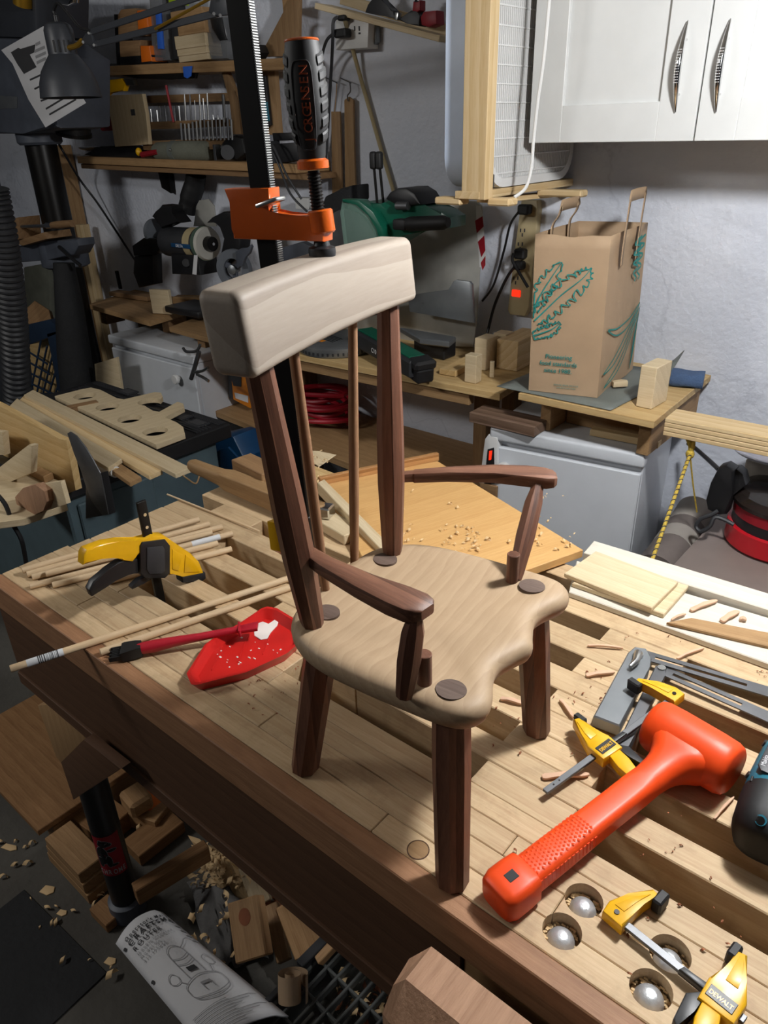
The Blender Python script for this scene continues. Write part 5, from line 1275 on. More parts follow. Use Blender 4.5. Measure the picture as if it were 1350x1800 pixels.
upright('thin_stick', 'pale', 864, 664, 0.014, 0.014, 0.050, 'tiny upright pine sliver in front of the blocks', 'stick', rz=0.5)
tq_ = az(890, 650, zz_)
tag(board('timber', 'pine', V((tq_.x, tq_.y, zz_ + 0.0475)), V((tq_.x - 0.01, 2.185, zz_ + 0.0475)), 0.075, 0.095), 'thick pine timber running back behind the paper bag', 'timber')

# ================================================================= MITER SAW
saw = thing('miter_saw', 'green and black miter saw with grey table on the plywood saw station', 'saw', T(az(640, 620, zs_)))
dc = az(592, 603, zs_ + 0.02)
G().lathe([(0.135, -0.018), (0.138, -0.012), (0.138, 0.012), (0.128, 0.018), (0.0001, 0.018)], 48).obj('turntable', 'cast_alu', saw, T(dc))
for k in range(22):
    a = math.radians(-150 + 7.5*k); 
    G().box((0.1385, 0, -0.006), (0.003, 0.006, 0.010)).obj('detent_notch', 'dark_plastic', saw, T(dc) @ Matrix.Rotation(a, 4, 'Z'))
for k in range(5): board('kerf_line', 'black_plastic', dc + V((-0.05, -0.03 + 0.012*k, 0.0185)), dc + V((0.03, -0.05 + 0.012*k, 0.0185)), 0.004, 0.0012, bev=0, parent=saw)
G().box((0, 0, 0), (0.03, 0.02, 0.001)).obj('warning_label', 'orange_cover', saw, T(dc + V((-0.02, -0.06, 0.0186))))
a, b = az(640, 592, zs_ + 0.055), az(742, 648, zs_ + 0.045)
arm_ = board('miter_arm', 'dark_plastic', a, b, 0.085, 0.055, parent=saw, bev=0.006)
ab = (b-a).normalized(); 
board('arm_top', 'saw_green', a + V((0, 0, 0.030)) + ab*0.01, b + V((0, 0, 0.029)) - ab*0.03, 0.055, 0.006, parent=saw)
board('lock_lever', 'black_plastic', b + V((0, 0, 0.020)) - ab*0.03, b + V((0, 0, 0.014)) + ab*0.03, 0.075, 0.03, parent=saw, bev=0.008)
board('lever_paddle', 'black_plastic', b + V((0, 0, -0.015)) - ab*0.02, b + V((0, 0, -0.018)) + ab*0.025, 0.06, 0.045, parent=saw, bev=0.006)
sd_ = V((ab.y, -ab.x, 0))
Mtx = fr((a+b)/2 + sd_*0.0428 + V((0, 0, -0.004)), V((0, 0, 0)) + ab, sd_)
text_obj('model_lettering', 'C10', 0.022, 'paper', fr(a.lerp(b, 0.35) + sd_*0.0430 + V((0, 0, -0.010)), ab, V((0, 0, 1))) @ Matrix.Rotation(math.radians(90), 4, 'X'), arm_, extrude=0.0003)
zsd = zs_ + 0.075
slab('side_table', 'cast_alu', [V((az(716, 570, zsd).x, 2.03, zsd)), az(738, 595, zsd), az(790, 601, zsd), V((az(836, 579, zsd).x, 2.03, zsd))], 0.02, parent=saw, bev=0.004)
cc = az(788, 601, zs_ + 0.03); G().box((cc.x, min(cc.y + 0.05, 2.02), zs_ + 0.028), (0.13, 0.07, 0.054), bev=0.004).obj('table_foot', 'black_plastic', saw, I4)
YF2 = 2.04
wprism('fence', 'cast_alu', [(716, 520), (727, 518), (788, 511), (797, 494), (802, 492), (825, 495), (829, 500), (832, 568), (720, 548)], YF2, 0.012, saw, bev=0.002)
G().cyl(ay(744, 532, YF2 - 0.001), ay(744, 532, YF2 + 0.004), 0.004, seg=12).obj('fence_hole', 'ink', saw, I4)
wprism('head_casting', 'saw_green', [(643, 354), (672, 363), (687, 346), (705, 341), (738, 360), (776, 372), (790, 382), (790, 401), (717, 407), (708, 419), (690, 430), (660, 432), (650, 380)], 1.88, 0.09, saw, bev=0.008)
wprism('motor_cap', 'black_plastic', [(676, 350), (684, 338), (697, 331), (714, 331), (728, 340), (740, 360), (700, 364)], 1.865, 0.115, saw, bev=0.008)
G().cyl(ay(698, 362, 1.862), ay(718, 362, 1.862), 0.012, seg=14).obj('brush_cap', 'steel_dark', saw, I4)
g1, g2 = ay(714, 394, 1.865), ay(788, 391, 1.865)
G().tube([g1, g1.lerp(g2, 0.1), g1.lerp(g2, 0.9), g2], [0.017, 0.021, 0.020, 0.014], seg=16).obj('handle_grip', 'black_rubber', saw, I4)
wbox('lock_knob', 'black_rubber', (689, 386, 711, 405), 1.845, 0.05, saw, bev=0.006, seg=2)
for x0, x1 in ((656, 665), (666, 676)):
    G().cyl(ay(x0 + 1, 288, 1.90), ay(x1 - 1, 368, 1.90), 0.0042, seg=10).obj('guide_rod', 'black_steel', saw, I4)
    p = ay(x0 + 0.5, 282, 1.90)
    G().box((0, 0, 0), (0.022, 0.022, 0.05), bev=0.008, seg=3).obj('rod_cap', 'black_rubber', saw, T(p))
gp = [(601, 352), (628, 354), (652, 373), (668, 402), (670, 424), (646, 436), (604, 432), (597, 375)]
wprism('blade_guard', 'clear_green', gp, 1.85, 0.035, saw, bev=0.004)
wprism('guard_rim', 'saw_green', [(601, 350), (630, 352), (655, 372), (672, 402), (672, 424), (666, 424), (663, 402), (648, 377), (626, 358), (602, 356)], 1.845, 0.045, saw, bev=0.003)
q = ay(612, 440, 1.87); G().cyl(q, q + V((0, 0.002, 0)), 0.125, seg=48).obj('blade', 'steel_dark', saw, I4)
wprism('dust_bag', 'mat_black', [(560, 372), (570, 345), (600, 331), (616, 326), (617, 352), (604, 372), (590, 410), (560, 410)], 1.98, 0.10, saw, bev=0.012)
wprism('pivot_arm', 'black_plastic', [(575, 380), (600, 375), (625, 400), (640, 470), (640, 560), (570, 560), (560, 430)], 1.93, 0.10, saw, bev=0.008)
wprism('rear_strut', 'gray_paint', [(492, 436), (530, 425), (560, 440), (566, 470), (520, 500), (495, 470)], 2.0, 0.03, saw, bev=0.004)
wprism('strut_base', 'black_plastic', [(490, 470), (566, 470), (566, 615), (490, 600)], 2.03, 0.05, saw, bev=0.004)

# ---- red hose coil, book, blue case
g = G(); pts = []; hc0 = V((-2.06, 2.03, 0.575)); rr = random.Random(3)
for i in range(7*28):
    a = 2*math.pi*i/28; n = i/28
    r = 0.125 + 0.022*math.sin(n*1.9) + 0.012*math.sin(a*2 + n)
    pts.append(hc0 + V((r*math.cos(a)*1.05, r*math.sin(a)*0.75, 0.019*n*0.9 + 0.010*math.sin(a + n*2.2) + 0.006)))
tag(g.tube(pts, 0.0095, seg=8).obj('coiled_hose', 'red_hose', None, I4), 'coiled red air hose on the lower shelf', 'hose')
bk_ = thing('orange_book', 'orange covered manual standing on the lower shelf', 'book', T(ay(425, 712, 1.92)))
wprism('book_cover', 'orange_cover', [(405, 640), (436, 628), (446, 712), (440, 718), (410, 702)], 1.92, 0.02, bk_, bev=0.001)
wprism('cover_band', 'dark_plastic', [(401, 645), (424, 640), (424, 680), (410, 678)], 1.918, 0.001, bk_, bev=0)
wprism('cover_picture', 'paper', [(412, 690), (436, 696), (436, 708), (414, 700)], 1.918, 0.001, bk_, bev=0)
wprism('spine', 'dark_plastic', [(398, 642), (405, 640), (410, 702), (403, 700)], 1.921, 0.02, bk_, bev=0.001)
bc = thing('blue_tool_case', 'blue plastic tool case standing on end beyond the bench', 'case', T((-1.93, 1.62, 0.4)))
wprism('case_shell', 'blue_case', [(352, 782), (358, 774), (400, 765), (409, 768), (428, 806), (432, 905), (362, 905)], 1.62, 0.12, bc, bev=0.008)
wprism('case_front', 'blue_case', [(386, 790), (400, 786), (424, 812), (426, 900), (388, 900)], 1.608, 0.012, bc, bev=0.004)
wprism('case_latch', 'steel_dark', [(364, 838), (370, 838), (370, 850), (364, 850)], 1.612, 0.008, bc, bev=0.001)
zc = ay(400, 905, 1.62).z
tag(G().box((-1.95, 1.68, zc/2 - 0.002), (0.28, 0.16, zc - 0.006), bev=0.004).obj('storage_box', 'dark_plastic', None, I4), 'dark storage box under the blue tool case', 'box')

# ================================================================= WALL BEHIND THE CHAIR BACK
ot = wthing('power_outlet', 'white surface mounted outlet box on the wall under the sloping shelf', 'outlet', 618, 62, 2.14)
wprism('outlet_box', 'white_plastic', [(590, 30), (648, 34), (646, 84), (590, 88)], 2.14, 0.055, ot, bev=0.003)
wprism('metal_plate', 'cast_alu', [(640, 36), (660, 34), (661, 74), (655, 80), (640, 82)], 2.17, 0.025, ot, bev=0.003)
for dx in (-4, 4): wbox('socket_slot', 'ink', (627 + dx - 0.8, 46, 627 + dx + 0.8, 54), 2.138, 0.003, ot, bev=0)
wbox('socket_slot', 'ink', (630, 57, 633, 60), 2.138, 0.003, ot, bev=0)
for (x0, y0, x1, y1, lab) in ((592, 26, 604, 36, 'upper black plug in the wall outlet'), (586, 50, 606, 66, 'lower black plug in the wall outlet')):
    tag(wbox('black_plug', 'black_rubber', (x0, y0, x1, y1), 2.10, 0.035, None, bev=0.004), lab, 'plug')
cable('power_cable', [ay(594, 30, 2.10), ay(586, 38, 2.09), ay(585, 70, 2.10), ay(583, 110, 2.15), ay(580, 160, 2.17), ay(576, 230, 2.18), ay(570, 310, 2.18)], 0.0055, 'dark_plastic', 'straight dark cord falling from the upper wall plug', 'cable')
cable('power_cable', [ay(588, 58, 2.10), ay(575, 70, 2.10), ay(567, 95, 2.13), ay(564, 130, 2.16), ay(562, 200, 2.18), ay(560, 300, 2.18)], 0.005, 'dark_plastic', 'curved dark cord looping from the lower wall plug', 'cable')
cable('beige_cable', [ay(606, 34, 2.12), ay(613, 60, 2.15), ay(632, 130, 2.18), ay(652, 200, 2.185), ay(672, 270, 2.185), ay(690, 330, 2.185), ay(697, 360, 2.18)], 0.0075, 'beige', 'beige flat cord slanting down the wall to the saw', 'cable')
so = thing('sloping_shelf', 'narrow pine shelf sloping down to the right above the outlet', 'shelf', T(ay(660, 36, 2.13)))
a, b = ay(553, 10, 2.115), ay(772, 68, 2.115)
board('shelf_board', 'pale', a + V((0, 0.04, 0)), b + V((0, 0.04, 0)), 0.08, 0.017, parent=so)
board('rear_cleat', 'pale', a + V((0.05, 0.077, 0.02)), b + V((0, 0.077, 0.02)), 0.012, 0.03, parent=so)
s1 = thing('spring_clamp', 'black and red spring clamp at the middle of the sloping shelf', 'clamp', T(ay(665, 28, 2.12)))
wprism('clamp_body', 'dark_plastic', [(641, 22), (646, 8), (655, -4), (668, -6), (677, 10), (690, 18), (694, 32), (684, 30), (660, 26)], 2.10, 0.035, s1, bev=0.004)
wprism('clamp_tip', 'red_dark', [(655, -4), (668, -6), (668, -16), (656, -14)], 2.10, 0.03, s1, bev=0.003)
wprism('metal_bar', 'steel', [(694, 22), (700, 22), (698, 36), (692, 34)], 2.10, 0.02, s1, bev=0.001)
s2 = thing('screw_gun', 'red handled black tool at the right end of the sloping shelf', 'tool', T(ay(735, 48, 2.12)))
wprism('tool_body', 'dark_plastic', [(698, 34), (712, 26), (722, 18), (732, 18), (738, 28), (736, 46), (716, 42)], 2.10, 0.04, s2, bev=0.004)
wprism('red_grip', 'red_dark', [(724, 20), (726, 2), (738, 0), (738, 18), (732, 22)], 2.10, 0.03, s2, bev=0.004)
wprism('red_handle', 'red_dark', [(738, 30), (744, 20), (766, 18), (767, 42), (752, 48), (740, 44)], 2.095, 0.045, s2, bev=0.006)
wprism('steel_tip', 'chrome', [(728, 4), (736, 4), (736, -6), (730, -6)], 2.10, 0.02, s2, bev=0.001)
# hanging offcut strips
h1 = thing('hanging_strip', 'brown wooden strip hung on a string loop from a nail', 'strip', T(ay(590, 320, 2.17)))
wprism('strip', 'dim_y', [(582, 196), (597, 196), (602, 360), (584, 360)], 2.175, 0.008, h1, bev=0.001)
cable('string', [ay(588, 200, 2.175), ay(591, 165, 2.175), ay(592, 146, 2.172)], 0.0015, 'mid', '', parent=h1)
cable('nail', [ay(572, 136, 2.196), ay(593, 146, 2.165)], 0.0018, 'steel_dark', '', parent=h1, n=1)
h2 = thing('hanging_strip', 'paler wooden strip hung on wire from a nail beside the brown one', 'strip', T(ay(615, 330, 2.17)))
wprism('strip', 'mid_y', [(605, 176), (613, 170), (621, 176), (622, 250), (626, 380), (607, 380)], 2.175, 0.008, h2, bev=0.001)
cable('wire', [ay(612, 178, 2.17), ay(611, 168, 2.165), ay(616, 160, 2.165), ay(615, 145, 2.168)], 0.0022, 'steel_dark', '', parent=h2)
cable('nail', [ay(598, 137, 2.196), ay(617, 146, 2.165)], 0.0018, 'steel_dark', '', parent=h2, n=1)

# ================================================================= SHELVES AT LEFT
YU = 2.02
us = thing('upper_shelf', 'upper rough pine wall shelf above the drill bit racks', 'shelf', T(ay(330, 115, YU)))
ul, ur2 = ay(150, 126, YU), ay(505, 112, YU)
zU = (ul.z + ur2.z)/2
board('shelf_board', 'mid', V((ul.x, YU + 0.085, ul.z)), V((ur2.x, YU + 0.085, ur2.z)), 0.17, 0.034, parent=us)
def ontop(px, Y=YU): 
    x = ay(px, 118, Y).x; t = (x - ul.x)/(ur2.x - ul.x); return ul.z + (ur2.z - ul.z)*t + 0.0175
wprism('side_gusset', 'dim_y', [(390, 128), (398, 125), (418, 175), (424, 236), (410, 236), (404, 180)], 2.06, 0.02, us, bev=0.001)
wprism('end_board', 'mid_y', [(425, 122), (482, 118), (491, 236), (430, 240)], 2.10, 0.02, us, bev=0.001)
wprism('brace', 'dim_y', [(456, 100), (512, -6), (526, -6), (524, 98)], 2.12, 0.015, us, bev=0.001)
board('stud', 'mid', ay(517, 100, 2.15), ay(506, -40, 2.15), 0.03, 0.045, up=(1, 0, 0), parent=us)
ls = thing('lower_wall_shelf', 'lower double layered wall shelf with tool roll and screwdriver', 'shelf', T(ay(280, 290, YU)))
ll, lr = ay(136, 281, YU), ay(520, 297, YU)
board('top_layer', 'mid', V((ll.x, YU + 0.09, ll.z)), V((lr.x, YU + 0.09, lr.z)), 0.18, 0.030, parent=ls)
board('bottom_layer', 'dim', V((ll.x, YU + 0.095, ll.z - 0.027)), V((lr.x + 0.05, YU + 0.095, lr.z - 0.027)), 0.165, 0.020, parent=ls)
wprism('bracket', 'black_steel', [(277, 300), (296, 302), (300, 340), (284, 330)], 2.17, 0.025, ls, bev=0.001)

def sit(name, mat, r, Y, d, label, cat, bev=0.003, group=None): return tag(wbox(name, mat, r, Y, d, None, bev=bev), label, cat, group)
# on the upper shelf
bp1 = thing('battery_pack', 'brown and orange battery pack standing left on the upper shelf, upper one', 'battery', T(ay(235, 60, 2.05)), 'orange battery packs')
wprism('pack_body', 'dim', [(206, 26), (212, 16), (238, 14), (246, 22), (246, 62), (207, 64)], 2.055, 0.08, bp1, bev=0.006)
wprism('orange_side', 'orange_tool', [(240, 18), (256, 17), (260, 48), (242, 52)], 2.05, 0.08, bp1, bev=0.005)
bp2 = thing('battery_pack', 'brown and orange battery pack standing left on the upper shelf, lower one', 'battery', T(ay(235, 110, 2.05)), 'orange battery packs')
wprism('pack_body', 'dim', [(209, 72), (245, 70), (248, 110), (211, 114)], 2.055, 0.08, bp2, bev=0.006)
wprism('orange_side', 'orange_tool', [(246, 80), (262, 80), (266, 108), (248, 110)], 2.05, 0.08, bp2, bev=0.005)
wprism('black_foot', 'black_plastic', [(209, 100), (266, 96), (266, 113), (211, 116)], 2.053, 0.082, bp2, bev=0.003)
wprism('black_back', 'black_plastic', [(200, 25), (210, 25), (213, 115), (205, 115)], 2.06, 0.06, bp2, bev=0.002)
tag(wprism('blue_ruler', 'blue_tape', [(272, 12), (280, 10), (286, 86), (277, 86)], 2.06, 0.01), 'bright blue strip standing behind the lamp arm on the upper shelf', 'strip')
tag(wprism('clear_case', 'bag_clear', [(262, -4), (290, -6), (298, 106), (268, 108)], 2.07, 0.06, bev=0.004), 'clear plastic case behind the blue strip on the upper shelf', 'case')
tag(wprism('dark_folder', 'dark_plastic', [(284, 0), (306, -4), (318, 104), (292, 106)], 2.09, 0.05, bev=0.003), 'dark folder standing behind the wood blocks on the upper shelf', 'folder')
tag(wprism('lime_bottle', 'lime', [(295, -10), (312, -10), (314, 8), (296, 9)], 2.06, 0.05, bev=0.004), 'lime green pack peeking over the top of the upper shelf items', 'pack')
zk = None
for i, (y0, y1, x0, x1) in enumerate(((96, 107, 314, 366), (84, 96, 311, 364), (60, 84, 307, 361), (38, 60, 312, 360), (16, 38, 300, 356))):
    sit('wood_block', 'pale' if i < 3 else 'mid', (x0, y0, x1, y1), 2.045 - 0.004*i, 0.07, ['lowest', 'second', 'third and thick', 'fourth and darker', 'topmost dark'][i] + ' wood block of the stack on the upper shelf', 'block', bev=0.001, group='stacked wood blocks')
tag(wprism('plastic_bag', 'bag_clear', [(355, 30), (368, 22), (392, 28), (398, 60), (400, 104), (370, 105), (358, 70)], 2.05, 0.08, bev=0.012), 'clear plastic bag of black parts on the upper shelf', 'bag')
tag(wprism('bag_contents', 'black_plastic', [(368, 32), (388, 30), (396, 70), (385, 72), (372, 50)], 2.045, 0.06, bev=0.006), 'black part showing in the plastic bag', 'part')
cb = thing('charger_lead', 'tangled black lead on the upper shelf right of the clamp bar', 'cable', T(ay(440, 98, 2.06)))
G().tube(smoothpath([ay(428, 40, 2.06), ay(434, 60, 2.05), ay(446, 78, 2.05), ay(456, 88, 2.06), ay(452, 100, 2.06), ay(434, 100, 2.05), ay(428, 88, 2.05), ay(444, 72, 2.04)], 6), 0.005, seg=7).obj('lead', 'black_plastic', cb, I4)
wprism('plug_brick', 'black_plastic', [(428, 84), (450, 78), (456, 92), (450, 103), (430, 102)], 2.06, 0.05, cb, bev=0.006)
sit('pencil_tin', 'black_plastic', (184, 112, 196, 119), 2.03, 0.03, 'small dark marker at the left end of the upper shelf', 'marker')
for r, lab in (((170, 120, 190, 142), 'left blue tape tab under the upper shelf'), ((321, 117, 337, 138), 'right blue tape tab under the upper shelf')):
    tag(wprism('tape_tab', 'blue_tape', [(r[0], r[1]), (r[2], r[1] - 1), (r[2] - 2, r[3] - 4), ((r[0]+r[2])/2, r[3]), (r[0] + 2, r[3] - 3)], 2.012, 0.004, bev=0.0008), 'strip of ' + lab, 'tape')
tag(wprism('steel_rule', 'black_steel', [(190, 128), (230, 126), (330, 124), (345, 128), (343, 138), (300, 140), (240, 138)], 2.03, 0.012, bev=0.002), 'black blade taped under the upper shelf', 'blade')
yg = thing('yellow_gun', 'yellow trigger tool hanging under the upper shelf', 'tool', T(ay(200, 150, 2.03)))
wprism('tool_body', 'yellow', [(176, 142), (212, 138), (220, 148), (216, 160), (190, 162), (180, 172), (171, 180), (167, 164), (176, 158)], 2.03, 0.025, yg, bev=0.003)
wprism('metal_nose', 'steel', [(217, 138), (232, 139), (236, 150), (222, 150)], 2.03, 0.02, yg, bev=0.002)
# drill bit rack
rk = thing('drill_bit_rack', 'wooden drill bit rack with rows of steel bits between the shelves', 'rack', T(ay(300, 250, 2.06)))
wprism('side_board', 'pale_y', [(188, 168), (250, 165), (256, 200), (262, 254), (202, 258)], 2.04, 0.018, rk, bev=0.002)
wbox('side_hole', 'ink', (230, 192, 237, 203), 2.039, 0.002, rk, bev=0.0005)
wprism('back_rail', 'dim', [(258, 168), (402, 163), (403, 178), (259, 181)], 2.15, 0.02, rk, bev=0.001)
wprism('bit_rail', 'dim', [(247, 215), (320, 212), (400, 210), (400, 222), (320, 226), (248, 228)], 2.06, 0.03, rk, bev=0.001)
wprism('foot_rail', 'dim', [(250, 248), (410, 242), (412, 262), (252, 264)], 2.06, 0.05, rk, bev=0.001)
rr = random.Random(21)
for i in range(17):
    x = 266 + i*8.3 + rr.uniform(-2, 2); ytop = rr.uniform(160, 188) if 4 < i < 13 else rr.uniform(182, 196); ybot = 214 + rr.uniform(-3, 2)
    if i > 12: ytop += 12
    p0, p1 = ay(x + 3, ybot + 8, 2.07), ay(x, ytop, 2.07); r = rr.uniform(0.0022, 0.0042)
    G().tube([p0, p0.lerp(p1, 0.7), p1], [r, r, r*0.7], seg=7).obj('drill_bit', 'steel' if rr.random() < 0.7 else 'steel_dark', rk, I4)
for i in range(14):
    x = 318 + i*6.8; ytop = 215 - i*0.6 + rr.uniform(-3, 3)
    p0, p1 = ay(x + 2, 246, 2.05), ay(x, ytop, 2.05); r = rr.uniform(0.0032, 0.0048)
    G().cyl(p0, p1, r, seg=8).obj('drill_bit', 'steel' if i % 3 else 'steel_dark', rk, I4)
p0, p1 = ay(395, 215, 2.055), ay(392, 166, 2.055); G().cyl(p0, p1, 0.006, seg=10).obj('long_bit', 'steel', rk, I4)
p0, p1 = ay(305, 215, 2.055), ay(292, 150, 2.055); G().cyl(p0, p1, 0.005, seg=10).obj('long_bit', 'red_dark', rk, I4)
sit('red_canister', 'red_dark', (174, 205, 192, 230), 2.08, 0.05, 'dark red canister left of the drill bit rack', 'canister', bev=0.006)
# things on the lower shelf
fl = thing('flashlight', 'shiny dish topped black tool at the left end of the lower wall shelf', 'tool', T(ay(160, 270, 2.05)))
G().lathe([(0.001, 0.0), (0.03, 0.004), (0.05, 0.012), (0.055, 0.018), (0.05, 0.016), (0.02, 0.010), (0.0001, 0.010)], 24, M=Matrix.Diagonal((1.2, 0.7, 1, 1))).obj('dish', 'steel', fl, T(ay(157, 266, 2.06)))
wprism('handle', 'black_plastic', [(176, 257), (236, 256), (246, 264), (244, 278), (180, 276), (146, 272)], 2.06, 0.04, fl, bev=0.005)
scd = thing('screwdriver', 'screwdriver with a yellow and red handle on the lower wall shelf', 'screwdriver', T(ay(258, 275, 2.03)))
G().sph(ay(244, 267, 2.035), 0.014, sc=(0.9, 1, 1.2)).obj('yellow_end', 'yellow', scd, I4)
G().tube([ay(250, 272, 2.035), ay(276, 267, 2.035)], [0.012, 0.010], seg=10).obj('red_handle', 'red_dark', scd, I4)
tr = thing('tool_roll', 'grey green canvas tool roll with strap on the lower wall shelf', 'tool roll', T(ay(320, 280, 2.05)))
a, b = ay(276, 266, 2.07), ay(372, 265, 2.07)
G().tube([a, a.lerp(b, 0.05), a.lerp(b, 0.5), a.lerp(b, 0.95), b], [0.030, 0.036, 0.040, 0.038, 0.032], seg=20).obj('roll', 'canvas', tr, I4)
G().tube([a.lerp(b, 0.34), a.lerp(b, 0.42)], 0.0415, seg=20).obj('strap', 'slate_sheet', tr, I4)
G().sph(a.lerp(b, 0.42) + V((0, -0.042, 0.006)), 0.005).obj('snap', 'steel', tr, I4)
mk = thing('dust_mask', 'black rubber respirator mask on the lower wall shelf', 'mask', T(ay(400, 280, 2.05)))
wprism('mask_shell', 'black_rubber', [(382, 262), (392, 246), (408, 238), (424, 242), (430, 270), (416, 282), (390, 280)], 2.05, 0.09, mk, bev=0.015)
G().cyl(ay(400, 268, 2.048), ay(400, 268, 2.03), 0.026, seg=20).obj('filter', 'dark_plastic', mk, I4)
sit('steel_scraper', 'steel', (375, 254, 379, 282), 2.03, 0.05, 'thin steel scraper standing between tool roll and mask', 'scraper', bev=0.0005)
bx_ = thing('battery_case', 'black battery with a blue label fixed to the board right of the clamp bar', 'battery', T(ay(457, 180, 2.09)))
wprism('case', 'black_plastic', [(438, 134), (466, 133), (475, 220), (468, 226), (448, 226)], 2.085, 0.014, bx_, bev=0.003)
wprism('blue_label', 'teal_tool', [(446, 180), (470, 179), (474, 212), (450, 214)], 2.083, 0.002, bx_, bev=0.0003)
for k in range(4): wbox('vent', 'dark_plastic', (452, 143 + 7*k, 461, 147 + 7*k), 2.083, 0.003, bx_, bev=0.0003)
for (pts, Y, lab) in (([(478, 234), (514, 233), (518, 246), (480, 248)], 2.05, 'small black pack on the lower shelf right of the clamp bar'),
                      ([(468, 254), (520, 250), (524, 282), (474, 290)], 2.03, 'black charger on the lower shelf right of the clamp bar'),
                      ([(456, 250), (474, 248), (484, 300), (462, 304)], 2.02, 'upright black charger cradle beside the clamp bar')):
    tag(wprism('charger', 'black_plastic' if '2.02' not in str(Y) else 'dark_plastic', pts, Y, 0.05, bev=0.004), lab, 'charger')
cable('power_cable', [ay(436, 150, 2.0), ay(452, 210, 1.99), ay(466, 240, 1.98), ay(490, 290, 1.97), ay(510, 340, 1.98), ay(540, 372, 2.0)], 0.004, 'dark_plastic', 'thin dark lead hanging past the charger behind the screw handle', 'cable')
cable('power_cable', [ay(440, 160, 2.0), ay(462, 235, 1.98), ay(482, 260, 1.97), ay(505, 310, 1.97), ay(530, 350, 1.99)], 0.004, 'dark_plastic', 'second thin dark lead hanging past the charger', 'cable')
sit('match_box', 'white_paint', (519, 348, 542, 368), 2.10, 0.04, 'little white and red box behind the clamp screw', 'box', bev=0.001)

# ---- desk lamp
YLp = 1.48
lamp = thing('desk_lamp', 'dark grey spring arm desk lamp with bell shade hanging at upper left', 'lamp', T(ay(125, 170, YLp)))
ca, cb2 = ay(100, 40, YLp), ay(126, 172, YLp)
axd = (cb2 - ca).normalized(); Ls = (cb2 - ca).length
sw = 52*depth(cb2)/FPX
prof = [(0.30, 0.0), (0.40, 0.03), (0.46, 0.10), (0.46, 0.32), (0.46, 0.42), (0.62, 0.52), (0.80, 0.64), (0.93, 0.80), (1.0, 1.0)]
prof_in = [(0.97, 1.0), (0.90, 0.80), (0.77, 0.65), (0.59, 0.54), (0.40, 0.46), (0.01, 0.44)]
G().lathe([(0.0001, 0.0)] + [(a*sw, b*Ls) for a, b in prof] + [(a*sw, b*Ls) for a, b in prof_in], 40, closed_ends=False).obj('lamp_shade', 'lamp_gray', lamp, frz(ca, axd))
sh = frz(ca, axd)
vd = sh.inverted().to_3x3() @ (CAM - ca); va0 = math.atan2(vd.y, vd.x)
for k in range(4): G().box((0.462*sw, 0, 0.32*Ls), (0.003, 0.006, 0.16*Ls), bev=0.001).obj('vent_slot', 'black_rubber', lamp, sh @ Matrix.Rotation(va0 + 0.35*(k - 1.6), 4, 'Z'))
G().cyl(ca - axd*0.02, ca + axd*0.005, 0.008, seg=12).obj('cord_grommet', 'black_plastic', lamp, I4)
cable('lamp_cord', [ca - axd*0.02, ay(95, 18, YLp), ay(102, 6, YLp), ay(118, 22, YLp), ay(140, 48, YLp), ay(158, 54, YLp)], 0.005, 'black_plastic', '', parent=lamp)
wprism('joint_plate', 'lamp_gray', [(150, 58), (158, 54), (164, 76), (166, 82), (150, 78), (142, 72)], YLp, 0.008, lamp, bev=0.002)
for x, y in ((156, 58), (146, 74), (165, 79)): G().cyl(ay(x, y, YLp - 0.003), ay(x, y, YLp + 0.002), 0.004, seg=10).obj('rivet', 'steel', lamp, I4)
board('upper_arm', 'lamp_gray', ay(154, 58, YLp + 0.004), ay(375, -14, YLp + 0.004), 0.006, 0.017, parent=lamp)
board('lower_arm', 'lamp_gray', ay(163, 79, YLp + 0.004), ay(402, 18, YLp + 0.004), 0.006, 0.017, parent=lamp)
wprism('elbow_plate', 'lamp_gray', [(366, 22), (372, -14), (402, -12), (404, 26), (382, 28)], YLp - 0.004, 0.012, lamp, bev=0.002)
for x, y in ((376, 24), (387, 27)): G().cyl(ay(x, y, YLp - 0.007), ay(x, y, YLp - 0.002), 0.004, seg=10).obj('rivet', 'steel', lamp, I4)
G().cyl(ay(273, 51, YLp - 0.006), ay(368, -2, YLp - 0.006), 0.004, seg=8).obj('spring', 'gold', lamp, I4)
G().tube(smoothpath([ay(122, 84, YLp), ay(135, 80, YLp), ay(144, 72, YLp)], 4), 0.008, seg=10).obj('swivel', 'gold', lamp, I4)
board('stand_arm', 'lamp_gray', ay(385, 5, YLp), ay(350, -320, YLp), 0.008, 0.02, parent=lamp)

# ================================================================= DRILL PRESS AND ITS CORNER
YD = 1.80
dpz = thing('drill_press', 'dark grey floor standing drill press in the far left corner', 'drill press', T(V((ay(75, 430, YD).x, YD, 0))))
cx1, cx2 = ay(70, 240, YD), ay(110, 440, YD); colx = (cx1.x + cx2.x)/2 
rc = 26*depth(ay(85, 340, YD))/FPX
G().cyl((colx, YD, 0.03), (colx, YD, ay(68, 200, YD).z), rc, seg=28).obj('column', 'black_steel', dpz, I4)
zc1 = ay(68, 250, YD).z
G().lathe([(rc*1.25, -0.03), (rc*1.4, -0.02), (rc*1.4, 0.03), (rc*1.2, 0.035)], 28).obj('column_collar', 'gray_paint', dpz, T((colx, YD, zc1 + 0.02)))
ztb = ay(110, 445, YD).z
G().lathe([(rc*1.35, -0.06), (rc*1.6, -0.05), (rc*1.6, 0.05), (rc*1.35, 0.06)], 28).obj('table_bracket', 'gray_paint', dpz, T((colx, YD, ztb)))
wprism('table_arm', 'gray_paint', [(20, 435), (70, 425), (136, 420), (138, 432), (130, 448), (80, 458), (20, 462)], YD - 0.10, 0.08, dpz, bev=0.006)
